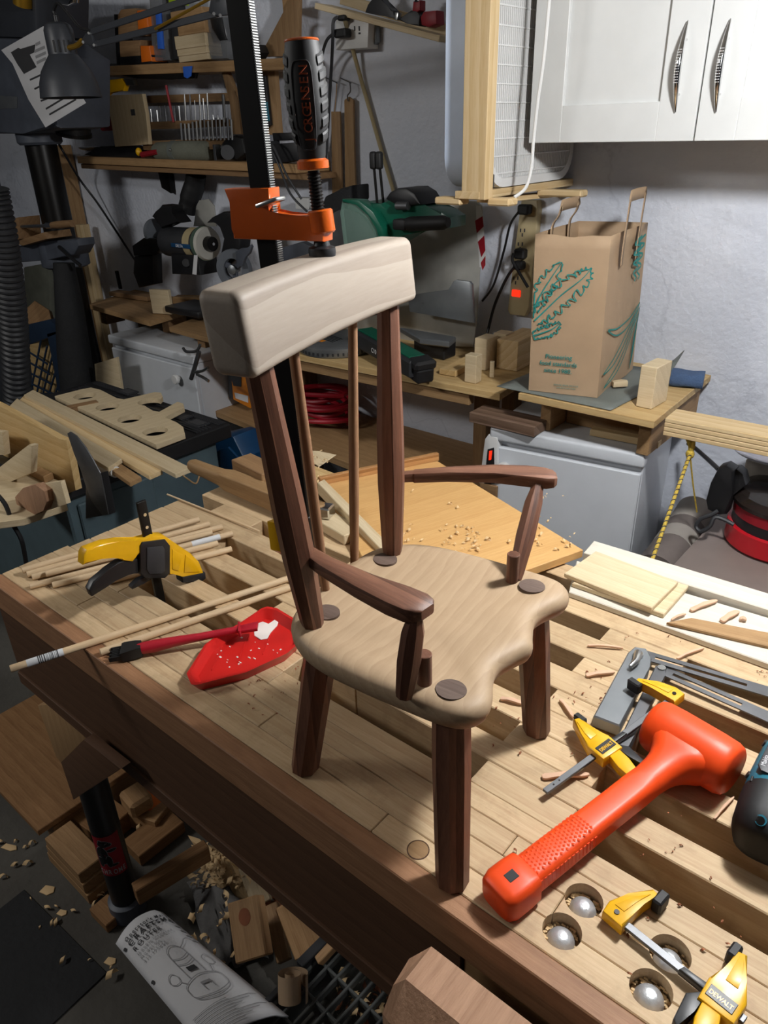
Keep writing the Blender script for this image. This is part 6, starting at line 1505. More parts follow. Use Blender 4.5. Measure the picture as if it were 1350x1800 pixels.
G().tube([ay(104, 434, YD - 0.11), ay(118, 448, YD - 0.12), ay(141, 466, YD - 0.12)], [0.008, 0.006, 0.008], seg=8).obj('lock_handle', 'black_plastic', dpz, I4)
wprism('head_casting', 'gray_paint', [(-40, 65), (50, 68), (95, 100), (100, 225), (40, 235), (-40, 235)], YD - 0.12, 0.24, dpz, bev=0.015)
wprism('belt_cover', 'lamp_gray', [(-60, -30), (62, -30), (64, 62), (50, 66), (-60, 66)], YD - 0.10, 0.22, dpz, bev=0.012)
wprism('badge', 'cast_alu', [(0, 168), (30, 170), (30, 190), (0, 192)], YD - 0.1215, 0.002, dpz, bev=0.0004)
mo = ay(125, 205, YD + 0.06)
mt_ = G().cyl(ay(126, 170, YD + 0.05), ay(130, 234, YD + 0.05), 0.068, seg=28, bev=0.006).obj('motor', 'black_plastic', dpz, I4)
G().cyl(ay(130, 232, YD + 0.05), ay(130.5, 238, YD + 0.05), 0.072, seg=28).obj('motor_foot', 'black_steel', mt_, I4)
G().cyl(ay(40, -10, YD - 0.12), ay(40, 9, YD - 0.12), 0.034, seg=20).obj('brass_cap', 'gold', dpz, I4)
G().cyl((colx, YD, 0.0), (colx, YD, 0.03), 0.2, seg=28).obj('base', 'gray_paint', dpz, I4)
tag(wprism('hose_nozzle', 'chrome', [(96, -12), (128, -12), (126, 4), (118, 10), (104, 8)], YLp + 0.03, 0.03, bev=0.006), 'shiny metal fitting above the desk lamp at the top edge', 'fitting')
# paper on the head
pg = thing('instruction_sheet', 'white paper sheet with printed drill pictures hung on the drill press', 'paper', T(ay(80, 130, YD - 0.14)))
Ypg = YD - 0.135
wprism('sheet', 'paper', [(2, 88), (76, 46), (114, 120), (151, 181), (80, 224), (50, 175), (22, 112)], Ypg, 0.001, pg, bev=0)
wprism('printed_picture', 'ink', [(19, 92), (32, 84), (36, 86), (62, 78), (60, 92), (52, 96), (64, 118), (42, 130), (30, 112)], Ypg - 0.0008, 0.0006, pg, bev=0)
for k, (x0, y0, x1, y1) in enumerate(((62, 76, 70, 72), (60, 88, 78, 80), (62, 98, 80, 90), (64, 108, 80, 100))): ribb = wprism('printed_text', 'ink_light', [(x0, y0), (x1, y1), (x1 + 1, y1 + 5), (x0 + 1, y0 + 5)], Ypg - 0.0008, 0.0006, pg, bev=0)
for (x0, y0, x1, y1) in ((52, 139, 76, 128), (60, 155, 80, 145), (71, 176, 92, 168), (80, 190, 110, 172), (86, 200, 133, 173)):
    wprism('printed_bit', 'ink', [(x0, y0), (x1, y1), (x1 + 1, y1 + 3), (x0 + 1, y0 + 3)], Ypg - 0.0008, 0.0006, pg, bev=0)
# chisel in a rack on the drill press table
ch2 = thing('chisel', 'chisel with a brown wooden handle lying on the drill press table', 'chisel', T(ay(90, 398, YD - 0.16)))
G().cyl(ay(36, 398, YD - 0.15), ay(84, 397, YD - 0.15), 0.007, seg=10).obj('blade', 'steel', ch2, I4)
G().cyl(ay(82, 396.5, YD - 0.15), ay(93, 396, YD - 0.15), 0.012, seg=12).obj('ferrule', 'chrome', ch2, I4)
G().tube([ay(92, 396, YD - 0.15), ay(105, 395, YD - 0.15), ay(127, 393, YD - 0.15)], [0.013, 0.016, 0.014], seg=12).obj('handle', 'dim', ch2, I4)
cr2 = thing('wood_cradle', 'wooden cradle block on the drill press table behind the hose', 'block', T(ay(30, 430, YD - 0.14)))
wprism('block', 'dim', [(8, 388), (32, 382), (36, 420), (12, 428)], YD - 0.16, 0.10, cr2, bev=0.002)
wprism('base_board', 'dim', [(14, 426), (40, 420), (78, 408), (82, 420), (40, 432)], YD - 0.15, 0.12, cr2, bev=0.002)
# black cord falling down the wall, stud
cable('power_cable', [ay(96, 240, 2.0), ay(112, 268, 2.0), ay(140, 315, 2.1), ay(170, 355, 2.15), ay(200, 400, 2.17), ay(236, 455, 2.15), ay(250, 472, 2.1)], 0.0055, 'black_plastic', 'black cord falling diagonally down the wall to the grinder', 'cable')
stt = thing('pine_stud', 'pine studs standing against the wall behind the drill press', 'stud', T((ay(135, 500, 2.12).x, 2.14, 0)))
a = ay(128, 250, 2.14); 
a2 = ay(165, 560, 2.14)
board('stud', 'mid', V((ay(135, 420, 2.14).x, 2.14, 0.0)), V((ay(135, 420, 2.14).x, 2.14, ay(118, 255, 2.14).z)), 0.085, 0.10, up=(0, 1, 0), parent=stt)
board('stud', 'pine', V((ay(157, 450, 2.12).x, 2.115, 0.0)), V((ay(157, 450, 2.12).x, 2.115, ay(154, 395, 2.12).z)), 0.05, 0.05, up=(0, 1, 0), parent=stt)
# dust hose
dh = thing('dust_hose', 'ribbed black dust collection hose at the left edge', 'hose', T(az(30, 700, 0.75)))
hp_ = smoothpath([ay(-14, 330, 1.30), ay(4, 420, 1.30), ay(18, 520, 1.30), ay(26, 610, 1.30), ay(30, 700, 1.30), ay(30, 760, 1.30)], 30)
rhs = 25*depth(ay(20, 560, 1.30))/FPX
rad = [rhs*(1.0 if i % 3 else 0.88) for i in range(len(hp_))]
G().tube(hp_, rad, seg=24).obj('hose_wall', 'dark_plastic', dh, I4)
# black covered pole / umbrella leaning below the table arm
tag(G().tube([ay(112, 462, 1.70), ay(122, 540, 1.68), ay(130, 620, 1.66), ay(146, 760, 1.62)], [0.045, 0.062, 0.075, 0.085], seg=20).obj('covered_pole', 'mat_black', None, I4), 'black covered upright tube below the drill press table', 'tube')
# blue crate
ck = thing('blue_crate', 'dark blue plastic crate with diamond mesh sides in the corner', 'crate', T(ay(85, 690, 1.62)))
def pxline(name, mat, a, b, Y, w, parent, d=0.006): return board(name, mat, ay(a[0], a[1], Y), ay(b[0], b[1], Y), d, w, up=(0.3, 0, 1), parent=parent, bev=0.001)
wprism('crate_rim', 'crate_blue', [(50, 570), (84, 562), (104, 575), (106, 586), (52, 606)], 1.62, 0.07, ck, bev=0.004)
wprism('crate_post', 'crate_blue', [(82, 586), (106, 580), (120, 660), (118, 690), (102, 690)], 1.62, 0.03, ck, bev=0.003)
wprism('crate_lining', 'ply', [(50, 606), (84, 596), (104, 690), (60, 690)], 1.68, 0.004, ck, bev=0)
for k in range(5):
    pxline('mesh_bar', 'crate_blue', (50, 618 + 18*k), (84 + 4*k, 640 + 18*k), 1.625, 0.010, ck)
    pxline('mesh_bar', 'crate_blue', (54 + 11*k, 690), (72 + 11*k, 598 + 10*k), 1.627, 0.010, ck)
tag(slab('crate_board', 'dim', [ay(42, 545, 1.66), ay(60, 528, 1.70), ay(86, 545, 1.70), ay(84, 560, 1.66), ay(46, 575, 1.64)], 0.02), 'brown offcut lying in the blue crate', 'board')
tag(wprism('hanging_cloth', 'canvas', [(40, 470), (84, 462), (88, 560), (44, 545)], 2.15, 0.049, bev=0.015), 'pale grey cloth hanging in the corner behind the drill press', 'cloth')
pb = wprism('plywood_scrap', 'pale', [(166, 640), (205, 628), (216, 700), (172, 712)], 1.66, 0.012, None, bev=0.001); tag(pb, 'plywood scrap standing beside the left white cabinet', 'board')

# ================================================================= GRINDER CORNER
gb = thing('grinder_bench', 'stacked plywood bench tops carrying the bench grinder', 'worktop', T((-2.9, 2.0, 0.82)))
slab('lower_top', 'mid', [az(297, 575, 0.90), az(372, 596, 0.90), V((-2.36, 1.85, 0.90)), V((-2.36, 2.19, 0.90)), V((-2.85, 2.19, 0.90))], 0.02, parent=gb)
slab('upper_top', 'mid', [az(155, 535, 0.915), az(262, 565, 0.915), az(345, 540, 0.915), V((-2.85, 2.19, 0.915)), V((-3.55, 2.19, 0.915))], 0.022, parent=gb)
for px, py in ((178, 560), (288, 575), (350, 600)):
    p = az(px, py, 0.85); G().box((p.x, p.y + 0.06, 0.857), (0.05, 0.10, 0.068)).obj('riser_block', 'dim', gb, I4)
board('ledger', 'dim', (-3.3, 2.15, 0.86), (-2.4, 2.15, 0.86), 0.05, 0.06, parent=gb)
for xx in (-3.45, -2.40): board('leg', 'dim', (xx, 2.15, 0.0), (xx, 2.15, 0.885), 0.05, 0.05, up=(0, 1, 0), parent=gb)
ZG = 0.917
upright('plywood_stop', 'pale', 285, 552, 0.10, 0.02, 0.105, 'upright plywood stop block in front of the bench grinder', rz=0.35, Z=ZG)
tag(board('bark_board', 'dim', az(195, 520, ZG) + V((0, 0.02, 0.012)), az(262, 530, ZG) + V((0, 0.02, 0.012)), 0.06, 0.02), 'rough dark board lying left of the plywood stop', 'board')
tag(board('rough_stick', 'mid', az(318, 532, ZG) + V((0, -0.03, 0.02)), az(376, 534, ZG) + V((0, -0.03, 0.02)), 0.06, 0.035, bev=0.006), 'gouged pine stick behind the crest rail end', 'board')
tag(board('dark_bar', 'black_steel', ay(205, 476, 2.12), ay(212, 508, 2.12), 0.02, 0.012, up=(0, 1, 0)), 'short black bar leaning on the wall left of the grinder', 'bar')
gr = thing('bench_grinder', 'black and grey bench grinder with green edged wheel', 'grinder', T(az(330, 500, ZG)))
YG = 1.98
m0, m1 = ay(292, 424, YG), ay(358, 428, YG)
G().tube([m0, m0.lerp(m1, 0.08), m0.lerp(m1, 0.92), m1], [0.042, 0.060, 0.060, 0.052], seg=28).obj('motor', 'dark_plastic', gr, I4)
for k in range(10):
    pass
G().tube([m0.lerp(m1, 0.75), m0.lerp(m1, 0.92)], 0.0615, seg=28).obj('motor_band', 'beige', gr, I4)
wprism('name_strip', 'blue_case', [(300, 427), (334, 430), (336, 438), (301, 434)], YG - 0.064, 0.003, gr, bev=0.0005)
text_obj('name_lettering', 'DELTA', 0.016, 'paper', Matrix(((1, 0, 0, ay(309, 434, YG - 0.0645).x), (0, 0, -1, YG - 0.0645), (0, 1, 0, ay(309, 434, YG - 0.0645).z), (0, 0, 0, 1))), gr, extrude=0.0003)
dm = (m1 - m0).normalized()
G().tube([m1, m1 + dm*0.018], 0.068, seg=36).obj('wheel_edge', 'green_stone', gr, I4)
G().tube([m1 + dm*0.018, m1 + dm*0.032], [0.066, 0.062], seg=36).obj('grinding_wheel', 'white_stone', gr, I4)
G().tube([m1 + dm*0.030, m1 + dm*0.060], [0.03, 0.028], seg=20).obj('arbor_cap', 'black_steel', gr, I4)
G().cyl(m1 + dm*0.06, m1 + dm*0.066, 0.006, seg=10).obj('arbor_nut', 'chrome', gr, I4)
cy = ay(396, 425, YG)
wprism('wheel_guard', 'black_plastic', [(362, 392), (372, 382), (392, 372), (412, 374), (414, 382), (402, 384), (414, 398), (421, 425), (418, 452), (404, 466), (384, 462), (392, 440), (396, 420), (388, 398), (380, 390)], YG - 0.03, 0.06, gr, bev=0.006)
wl0 = ay(276, 408, YG); G().tube([wl0, wl0 - dm*0.02], 0.055, seg=32).obj('grinding_wheel', 'gray_stone', gr, I4)
wprism('wheel_guard', 'black_plastic', [(266, 380), (275, 374), (284, 360), (302, 362), (300, 374), (318, 392), (296, 392), (284, 402), (276, 388)], YG - 0.03, 0.06, gr, bev=0.006)
G().cyl(m0, m0 - dm*0.05, 0.02, seg=16).obj('shaft', 'black_steel', gr, I4)
wprism('pedestal', 'black_plastic', [(300, 446), (346, 448), (352, 484), (302, 482)], YG - 0.05, 0.10, gr, bev=0.006)
G().cyl(ay(327, 462, YG - 0.052), ay(327, 462, YG - 0.06), 0.016, seg=18).obj('speed_knob', 'black_rubber', gr, I4)
wprism('cord_tag', 'paper', [(341, 448), (347, 448), (345, 483), (338, 482)], YG - 0.056, 0.002, gr, bev=0)
G().box((0, 0, 0), (0.24, 0.17, 0.03), bev=0.008, seg=2).obj('base', 'black_plastic', gr, T(V((ay(335, 490, YG).x, YG + 0.01, ZG + 0.028))))
wprism('tool_rest', 'black_steel', [(232, 432), (252, 418), (278, 420), (284, 436), (270, 448), (235, 450)], YG - 0.05, 0.06, gr, bev=0.004)
wprism('rest_stem', 'black_steel', [(236, 450), (268, 448), (270, 500), (244, 506), (234, 480)], YG - 0.03, 0.05, gr, bev=0.004)
sw_ = thing('spare_wheel', 'grey pulley wheel on a stand right of the grinder', 'wheel', T(ay(412, 510, 1.93)))
wc = ay(412, 473, 1.93)
rw_ = 34*depth(wc)/FPX
Mw = T(wc) @ Matrix.Rotation(math.radians(90), 4, 'X') @ Matrix.Rotation(0.3, 4, 'Y')
G().lathe([(rw_*0.55, -0.012), (rw_*0.97, -0.014), (rw_, -0.008), (rw_, 0.008), (rw_*0.97, 0.014), (rw_*0.55, 0.012), (rw_*0.55, -0.012)], 40, closed_ends=False).obj('rim', 'gray_stone', sw_, Mw)
for k in range(3): G().box((rw_*0.33, 0, 0), (rw_*0.55, 0.022, 0.014), bev=0.003).obj('spoke', 'gray_paint', sw_, Mw @ Matrix.Rotation(k*2.094 + 0.6, 4, 'Z'))
G().lathe([(0.016, -0.018), (0.018, 0.02), (0.008, 0.024), (0.0001, 0.024)], 18).obj('hub', 'cast_alu', sw_, Mw)
wprism('bracket', 'gray_paint', [(414, 442), (424, 436), (436, 436), (440, 430), (442, 434), (438, 446), (430, 452), (426, 468), (416, 470)], 1.905, 0.012, sw_, bev=0.002)
board('wheel_stand', 'dim', V((wc.x, 1.95, ZG - 0.012)), V((wc.x, 1.95, wc.z - rw_*0.55)), 0.03, 0.05, up=(1, 0, 0), parent=sw_)
bo2 = thing('dust_bottle', 'dark grey rubber bellows hanging above the grinder', 'bellows', T(ay(335, 375, 2.1)))
G().tube(smoothpath([ay(345, 306, 2.12), ay(342, 325, 2.12), ay(334, 350, 2.11), ay(328, 372, 2.10)], 5), [0.042]*6 + [0.044]*5 + [0.04]*5, seg=20).obj('bellows', 'black_rubber', bo2, I4)
wprism('hanger', 'black_steel', [(340, 312), (348, 312), (350, 292), (344, 292)], 2.13, 0.02, bo2, bev=0.001)
tag(wprism('clear_shield', 'sheet_metal', [(340, 398), (345, 362), (350, 352), (366, 350), (376, 362), (380, 398)], 2.08, 0.006, bev=0.001), 'grey eye shield standing behind the grinder motor', 'shield')
cl2 = thing('spring_hook', 'small steel lever clamp hanging on the left white cabinet', 'clamp', T(ay(345, 640, 1.74)))
G().tube(smoothpath([ay(322, 612, 1.74), ay(328, 618, 1.735), ay(345, 617, 1.735), ay(352, 606, 1.74)], 5), 0.006, seg=8).obj('upper_jaw', 'steel_dark', cl2, I4)
G().tube(smoothpath([ay(350, 618, 1.735), ay(344, 640, 1.73), ay(336, 666, 1.73)], 5), 0.009, seg=8).obj('screw_body', 'steel_dark', cl2, I4)
G().tube(smoothpath([ay(346, 658, 1.73), ay(358, 664, 1.725), ay(367, 670, 1.725)], 5), 0.006, seg=8).obj('lever', 'steel', cl2, I4)
G().tube(smoothpath([ay(340, 655, 1.73), ay(356, 652, 1.725), ay(366, 646, 1.725)], 5), 0.006, seg=8).obj('lever', 'steel', cl2, I4)

# ================================================================= TOOL TABLE AT LEFT
zt4 = 0.75
tt = thing('tool_table', 'black plastic topped tool stand crowded with boards at left', 'table', T((-2.3, 1.15, 0)))
G().box((-2.36, 1.145, zt4 - 0.025), (0.84, 0.65, 0.05), bev=0.004).obj('table_top', 'black_plastic', tt, I4)
for k in range(9): board('top_rib', 'dark_plastic', (-2.75, 1.40 - 0.014*k if k < 5 else 1.46 - 0.008*(k-5), zt4 + 0.0015), (-1.96, 1.40 - 0.014*k if k < 5 else 1.46 - 0.008*(k-5), zt4 + 0.0015), 0.006, 0.004, bev=0, parent=tt)
for px, py in ((225, 690), (318, 733), (348, 745)):
    p = az(px, py, zt4 + 0.001); G().box((p.x, p.y, zt4 + 0.0035), (0.075, 0.05, 0.006), bev=0.001).obj('recess_frame', 'dark_plastic', tt, I4); G().box((p.x, p.y, zt4 + 0.0055), (0.055, 0.034, 0.0035)).obj('recess', 'ink', tt, I4)
G().box((-2.36, 1.15, 0.345), (0.76, 0.56, 0.69), bev=0.006).obj('cabinet', 'teal_cabinet', tt, I4)
G().box((-1.975, 1.03, 0.36), (0.012, 0.26, 0.60), bev=0.004).obj('cabinet_door', 'teal_cabinet', tt, I4)
zq = zt4 + 0.030
ho = slab('holed_plywood', 'pale', [az(x, y, zq) for x, y in ((96, 696), (143, 684), (160, 681), (177, 685), (205, 700), (218, 702), (272, 689), (283, 690), (286, 697), (280, 704), (252, 712), (268, 722), (280, 724), (312, 706), (322, 709), (324, 716), (300, 728), (290, 734), (310, 742), (322, 750), (325, 762), (274, 781))], 0.018, bev=0.001)
cut(ho, [V((p.x, p.y, 0)) for p in []], 0.03, 0.05) if False else None
def cut_world(o, cs, r, z0, z1, mat):
    g = G()
    for c in cs: g.cyl(V((c.x, c.y, z0)), V((c.x, c.y, z1)), r, seg=32)
    co = g.obj('tmp_cut', None)
    md = o.modifiers.new('b', 'BOOLEAN'); md.operation = 'DIFFERENCE'; md.object = co; md.solver = 'EXACT'
    bpy.context.view_layer.update()
    me = bpy.data.meshes.new_from_object(o.evaluated_get(bpy.context.evaluated_depsgraph_get()))
    o.modifiers.clear(); o.data = me; bpy.data.objects.remove(co)
    me.materials.clear(); me.materials.append(MATS[mat])
    for p_ in me.polygons: p_.use_smooth = False
cut_world(ho, [az(x, y, zq) for x, y in ((149, 696), (189, 715), (228, 736), (273, 758), (262, 706))], 0.040, zq - 0.05, zq + 0.05, 'pale')
tag(ho, 'plywood jig with four round holes lying on the black table', 'jig')
for pts, zz, m__, lab in (([(58, 685), (336, 822), (308, 833), (42, 694)], 0.812, 'pale', 'long pale board next to the holed plywood jig'),
                          ([(43, 694), (285, 826), (262, 836), (34, 703)], 0.800, 'pine', 'long pine board second from the holed plywood jig'),
                          ([(30, 700), (214, 806), (190, 822), (14, 716)], 0.806, 'pale', 'whitish flat board third from the holed plywood jig'),
                          ([(-30, 690), (122, 771), (116, 782), (-40, 702)], 0.800, 'mid', 'brown edged board behind the upright plywood jig'),
                          ([(190, 800), (248, 838), (228, 848), (176, 812)], 0.790, 'mid', 'short offcut under the ends of the long boards')):
    tag(slab('long_board', m__, [az(x, y, zz) for x, y in pts], 0.014, bev=0.001), lab, 'board', 'boards stacked on the black table')
for yy in (0.95, 1.05):
    pass
tag(board('packing_strip', 'dim', (-2.55, 0.93, zt4 + 0.017), (-2.45, 1.28, zt4 + 0.017), 0.03, 0.032), 'packing strip under the boards on the black table', 'board')
p0, p1 = az(126, 797, zt4 + 0.03), az(204, 830, zt4 + 0.03); L = (p1-p0).length
pvc = thing('white_pipe', 'short white plastic pipe with a wooden core behind the curved saw', 'pipe', T(p0))
G().cyl((0, 0, 0), (L, 0, 0), 0.0165, seg=24).obj('pipe_wall', 'white_plastic', pvc, fr(p0, p1-p0))
G().cyl((L - 0.001, 0, 0), (L + 0.002, 0, 0), 0.0125, seg=20).obj('wood_core', 'pine', pvc, fr(p0, p1-p0))
yj = 0.86
jg = thing('plywood_jig', 'upright plywood jig with triangular braces at the left edge', 'jig', T((-2.1, yj, zt4)))
wprism('fence_board', 'ply', [(-40, 694), (0, 714), (104, 772), (116, 774), (133, 862), (118, 868), (0, 800), (-40, 780)], yj, 0.02, jg, bev=0.001)
wprism('brace', 'pale', [(-20, 852), (-20, 836), (50, 782), (56, 784), (54, 832), (20, 846)], yj - 0.10, 0.018, jg, bev=0.001)
wprism('brace', 'pale', [(-30, 800), (-30, 755), (4, 760), (8, 800)], yj - 0.06, 0.018, jg, bev=0.001)
slab('base_board', 'pale', [az(-40, 838, zt4 + 0.022), az(46, 826, zt4 + 0.022), az(106, 845, zt4 + 0.022), az(117, 886, zt4 + 0.022), az(40, 912, zt4 + 0.022), az(-60, 925, zt4 + 0.022)], 0.02, parent=jg)
slab('small_block', 'mid', [az(46, 822, zt4 + 0.045), az(60, 815, zt4 + 0.045), az(92, 830, zt4 + 0.045), az(76, 838, zt4 + 0.045)], 0.022, parent=jg, bev=0.002)
tag(wprism('octagon_blank', 'sawn', [(26, 874), (40, 858), (62, 852), (78, 864), (82, 882), (76, 898), (50, 910), (32, 900)], 0.70, 0.022, bev=0.001), 'octagonal brown wood blank leaning on the jig base', 'blank')
tag(wprism('side_plate', 'pale', [(66, 852), (106, 846), (117, 886), (70, 902), (84, 884)], 0.72, 0.012, bev=0.001), 'pale plate with screw holes beside the octagonal blank', 'board')
cs = thing('curved_saw', 'curved dark steel saw blade standing at the table end', 'saw', T(ay(165, 870, 0.80)))
wprism('blade', 'steel_dark', [(118, 762), (123, 759), (134, 766), (150, 786), (165, 812), (176, 832), (182, 862), (190, 904), (180, 906), (160, 880), (150, 852), (142, 826), (130, 798)], 0.80, 0.003, cs, bev=0.0008)
wprism('saw_frame', 'black_plastic', [(150, 836), (178, 832), (192, 905), (150, 912)], 0.815, 0.02, cs, bev=0.003)
cable('power_cable', [ay(-6, 868, 0.66), ay(10, 888, 0.66), ay(22, 920, 0.66), ay(38, 950, 0.66), ay(46, 990, 0.66)], 0.006, 'black_plastic', 'thick black cord hanging at the left edge below the jig', 'cable')
cable('copper_wire', [az(322, 836, 0.80), az(330, 842, 0.80), az(344, 850, 0.80), az(350, 838, 0.80), az(352, 826, 0.82)], 0.0022, 'mid', 'twisted copper coloured wire at the tip of the long boards', 'wire')

# ================================================================= UNDER THE BENCH
wood('floor_wood', 'b08c64', '8d6a46', var=0.1, ringmix=0.2); wood('floor_wood2', '9a744e', '775433', var=0.1, ringmix=0.2)
pt2 = thing('floor_platform', 'low plywood platform on the floor under the bench end', 'platform', T((-1.75, 0.5, 0)))
slab('platform_top', 'floor_wood2', [V((-2.0, 0.392, 0.10)), V((-1.505, 0.392, 0.10)), V((-1.498, 0.72, 0.10)), V((-2.0, 0.72, 0.10))], 0.018, parent=pt2)
for xx in (-1.95, -1.54): board('runner', 'dim', (xx, 0.43, 0.041), (xx, 0.70, 0.041), 0.05, 0.080, parent=pt2)
for k in range(3):
    tag(board('stacked_offcut', 'floor_wood', (-1.492 + 0.01*k, 0.427, 0.017 + 0.0335*k), (-1.312 + 0.006*(2-k), 0.427, 0.017 + 0.0335*k), 0.07, 0.033, bev=0.002), ['bottom', 'middle', 'top'][k] + ' board of the small stack beside the floor platform', 'board', 'boards stacked by the floor platform')
def fboard(px0, px1, z, w, t, mat, lab, **kw): 
    o = board(kw.get('name', 'floor_offcut'), mat, az(px0[0], px0[1], z), az(px1[0], px1[1], z), w, t, bev=kw.get('bev', 0.002)); return tag(o, lab, kw.get('cat', 'board'))
fboard((155, 1425), (205, 1462), 0.03, 0.10, 0.058, 'floor_wood2', 'brown block behind the black sticker tube')
fboard((228, 1392), (252, 1420), 0.085, 0.06, 0.05, 'floor_wood', 'rounded pine block right of the black sticker tube', bev=0.008)
fboard((230, 1420), (290, 1440), 0.03, 0.07, 0.055, 'floor_wood', 'pine board under the rounded block by the tube')
fboard((232, 1500), (310, 1440), 0.02, 0.075, 0.038, 'floor_wood2', 'grey brown plank lying behind the leaning plywood bar')
fboard((238, 1572), (365, 1494), 0.12, 0.028, 0.05, 'floor_wood2', 'plywood bar propped up in front of the tube', name='plywood_bar')
fboard((175, 1590), (205, 1620), 0.015, 0.05, 0.028, 'floor_wood2', 'short dark offcut on the floor beside the tube foot')
tag(G().prism([(-0.06, -0.02), (0.03, -0.03), (0.05, 0.01), (-0.03, 0.03)], 0, 0.03, bev=0.004).obj('orange_plastic', 'orange_tool', None, T(az(268, 1412, 0.04)) @ Matrix.Rotation(0.5, 4, 'Y')), 'orange plastic piece under the bench near the rounded block', 'plastic piece')
# black tube with the red sticker
tube_ = thing('sticker_tube', 'black upright tube with a red bear sticker under the bench', 'tube', T((-1.215, 0.444, 0)))
Rt = 0.031
G().cyl((-1.215, 0.444, 0.0), (-1.215, 0.444, 0.47), Rt, seg=32).obj('tube_body', 'black_plastic', tube_, I4)
G().lathe([(Rt, 0.0), (Rt*1.35, 0.003), (Rt*1.3, 0.05), (Rt, 0.055)], 24).obj('tube_foot', 'gray_paint', tube_, T((-1.215, 0.444, 0.0)))
va1 = math.atan2(0 - 0.444, 0 + 1.215)
def on_tube(u, z, r=Rt + 0.0006): a = va1 + u/Rt; return V((-1.215 + r*math.cos(a), 0.444 + r*math.sin(a), z))
g = G(); z0s, z1s = 0.165, 0.29; m_ = 16; vv = []
for i in range(m_+1):
    u = -0.040 + 0.062*i/m_; vv.append((g.bm.verts.new(on_tube(u, z0s)), g.bm.verts.new(on_tube(u, z1s))))
for a, b in zip(vv, vv[1:]): g.bm.faces.new((a[0], b[0], b[1], a[1]))
stk = g.obj('sticker', 'red_dark', tube_, I4, smooth=60)
SU = -0.017
parts_ = [(-0.006, 0.068, 0.0125, 0.028), (0.002, 0.103, 0.012, 0.0095), (0.012, 0.100, 0.0065, 0.005), (-0.004, 0.112, 0.0035, 0.0035), (0.016, 0.081, 0.010, 0.0045), (0.006, 0.048, 0.0062, 0.018), (0.013, 0.035, 0.010, 0.0035), (-0.013, 0.046, 0.006, 0.016)]
for rr_, mat_, gr_, nm_ in ((Rt + 0.0009, 'ink_light', 0.0011, 'emblem_outline'), (Rt + 0.0012, 'black_rubber', 0.0, 'sticker_emblem')):
    g = G()
    for cx_, cy_, ra_, rb_ in parts_:
        c_ = g.bm.verts.new(on_tube(SU + cx_, z0s + cy_, rr_)); ring_ = [g.bm.verts.new(on_tube(SU + cx_ + (ra_ + gr_)*math.cos(k*0.3927), z0s + cy_ + (rb_ + gr_)*math.sin(k*0.3927), rr_)) for k in range(16)]
        for k in range(16): g.bm.faces.new((c_, ring_[k], ring_[(k+1) % 16]))
    g.obj(nm_, mat_, stk, I4, smooth=0)
for i, ch_ in enumerate('CHROME'):
    u = -0.040 + 0.0104*i; a = va1 + (u + 0.004)/Rt; rad_ = V((math.cos(a), math.sin(a), 0)); xx_ = V((-math.sin(a), math.cos(a), 0))
    P_ = on_tube(u, z0s + 0.006, Rt + 0.0009)
    Mt = Matrix(((xx_.x, 0, rad_.x, P_.x), (xx_.y, 0, rad_.y, P_.y), (0, 1, 0, P_.z), (0, 0, 0, 1)))
    text_obj('sticker_letter', ch_, 0.021, 'ink_light', Mt, stk, extrude=0.0001, bold=0.0004, sx=0.56)
# bench trestle parts seen past the apron
wprism('brace_board', 'bench_apron', [(107, 1340), (147, 1300), (212, 1352), (129, 1406)], 0.388, 0.02, bench, bev=0.001)
wprism('trestle_leg', 'mid_y', [(66, 1240), (110, 1236), (150, 1300), (110, 1345), (98, 1330)], 0.50, 0.05, bench, bev=0.002)
# manual
mn = thing('router_manual', "folded printed operator's manual lying over the grey crate under the bench", 'booklet', T(az(330, 1700, 0.12)))
zm = 0.16
TL, TR, BR_, BL_ = az(206, 1668, zm - 0.02), az(282, 1588, zm), az(505, 1770, zm), az(365, 1860, zm - 0.02)
g = G(); nu, nv = 14, 16; vv = []
xd = (TR - TL); yd = (BL_ - TL)
def man(u, v, off=0.0):
    p = TL.lerp(TR, u).lerp(BL_.lerp(BR_, u), v)
    e = 0.032*math.sin(min(1, u*0.95 + 0.18)*math.pi)**1.0 - 0.03*(u > 0.85)*(u-0.85)/0.15
    return p + V((0, 0, e + off))
for i in range(nu+1): vv.append([g.bm.verts.new(man(i/nu, j/nv)) for j in range(nv+1)])
for a, b in zip(vv, vv[1:]):
    for j in range(nv): g.bm.faces.new((a[j], b[j], b[j+1], a[j+1]))
pgm = g.obj('cover_page', 'paper', mn, I4, smooth=80); md = pgm.modifiers.new('solidify', 'SOLIDIFY'); md.thickness = 0.004; md.offset = -1
def manM(u, v, du=0.02, dv=0.02):
    p = man(u, v, 0.002); x = (man(u + du, v) - man(u, v)).normalized(); y = -(man(u, v + dv) - man(u, v)).normalized(); z = x.cross(y).normalized(); y = z.cross(x)
    p = p + z*0.0012
    return Matrix(((x.x, y.x, z.x, p.x), (x.y, y.y, z.y, p.y), (x.z, y.z, z.z, p.z), (0, 0, 0, 1)))
wM = xd.length
def mantext(s, u, v, size, mat='ink', bold=0.0, sx=1.0):
    # lay the words letter by letter so they follow the curl
    cu = u
    for ch_ in s:
        adv = size*0.3
        if ch_ != ' ':
            lo_ = text_obj('cover_letter', ch_, size, mat, manM(cu, v), pgm, extrude=0.0001, bold=bold, sx=sx)
            adv = max(q_.co.x for q_ in lo_.data.vertices) + size*0.13
        cu += adv/wM
mantext("Operator's Manual", 0.12, 0.080, 0.0125, bold=0.0002, sx=0.85)
mantext('CRAFTSMAN', 0.12, 0.125, 0.0165, bold=0.0005, sx=0.98)
mantext('ROUTER', 0.12, 0.175, 0.0135, bold=0.0002)
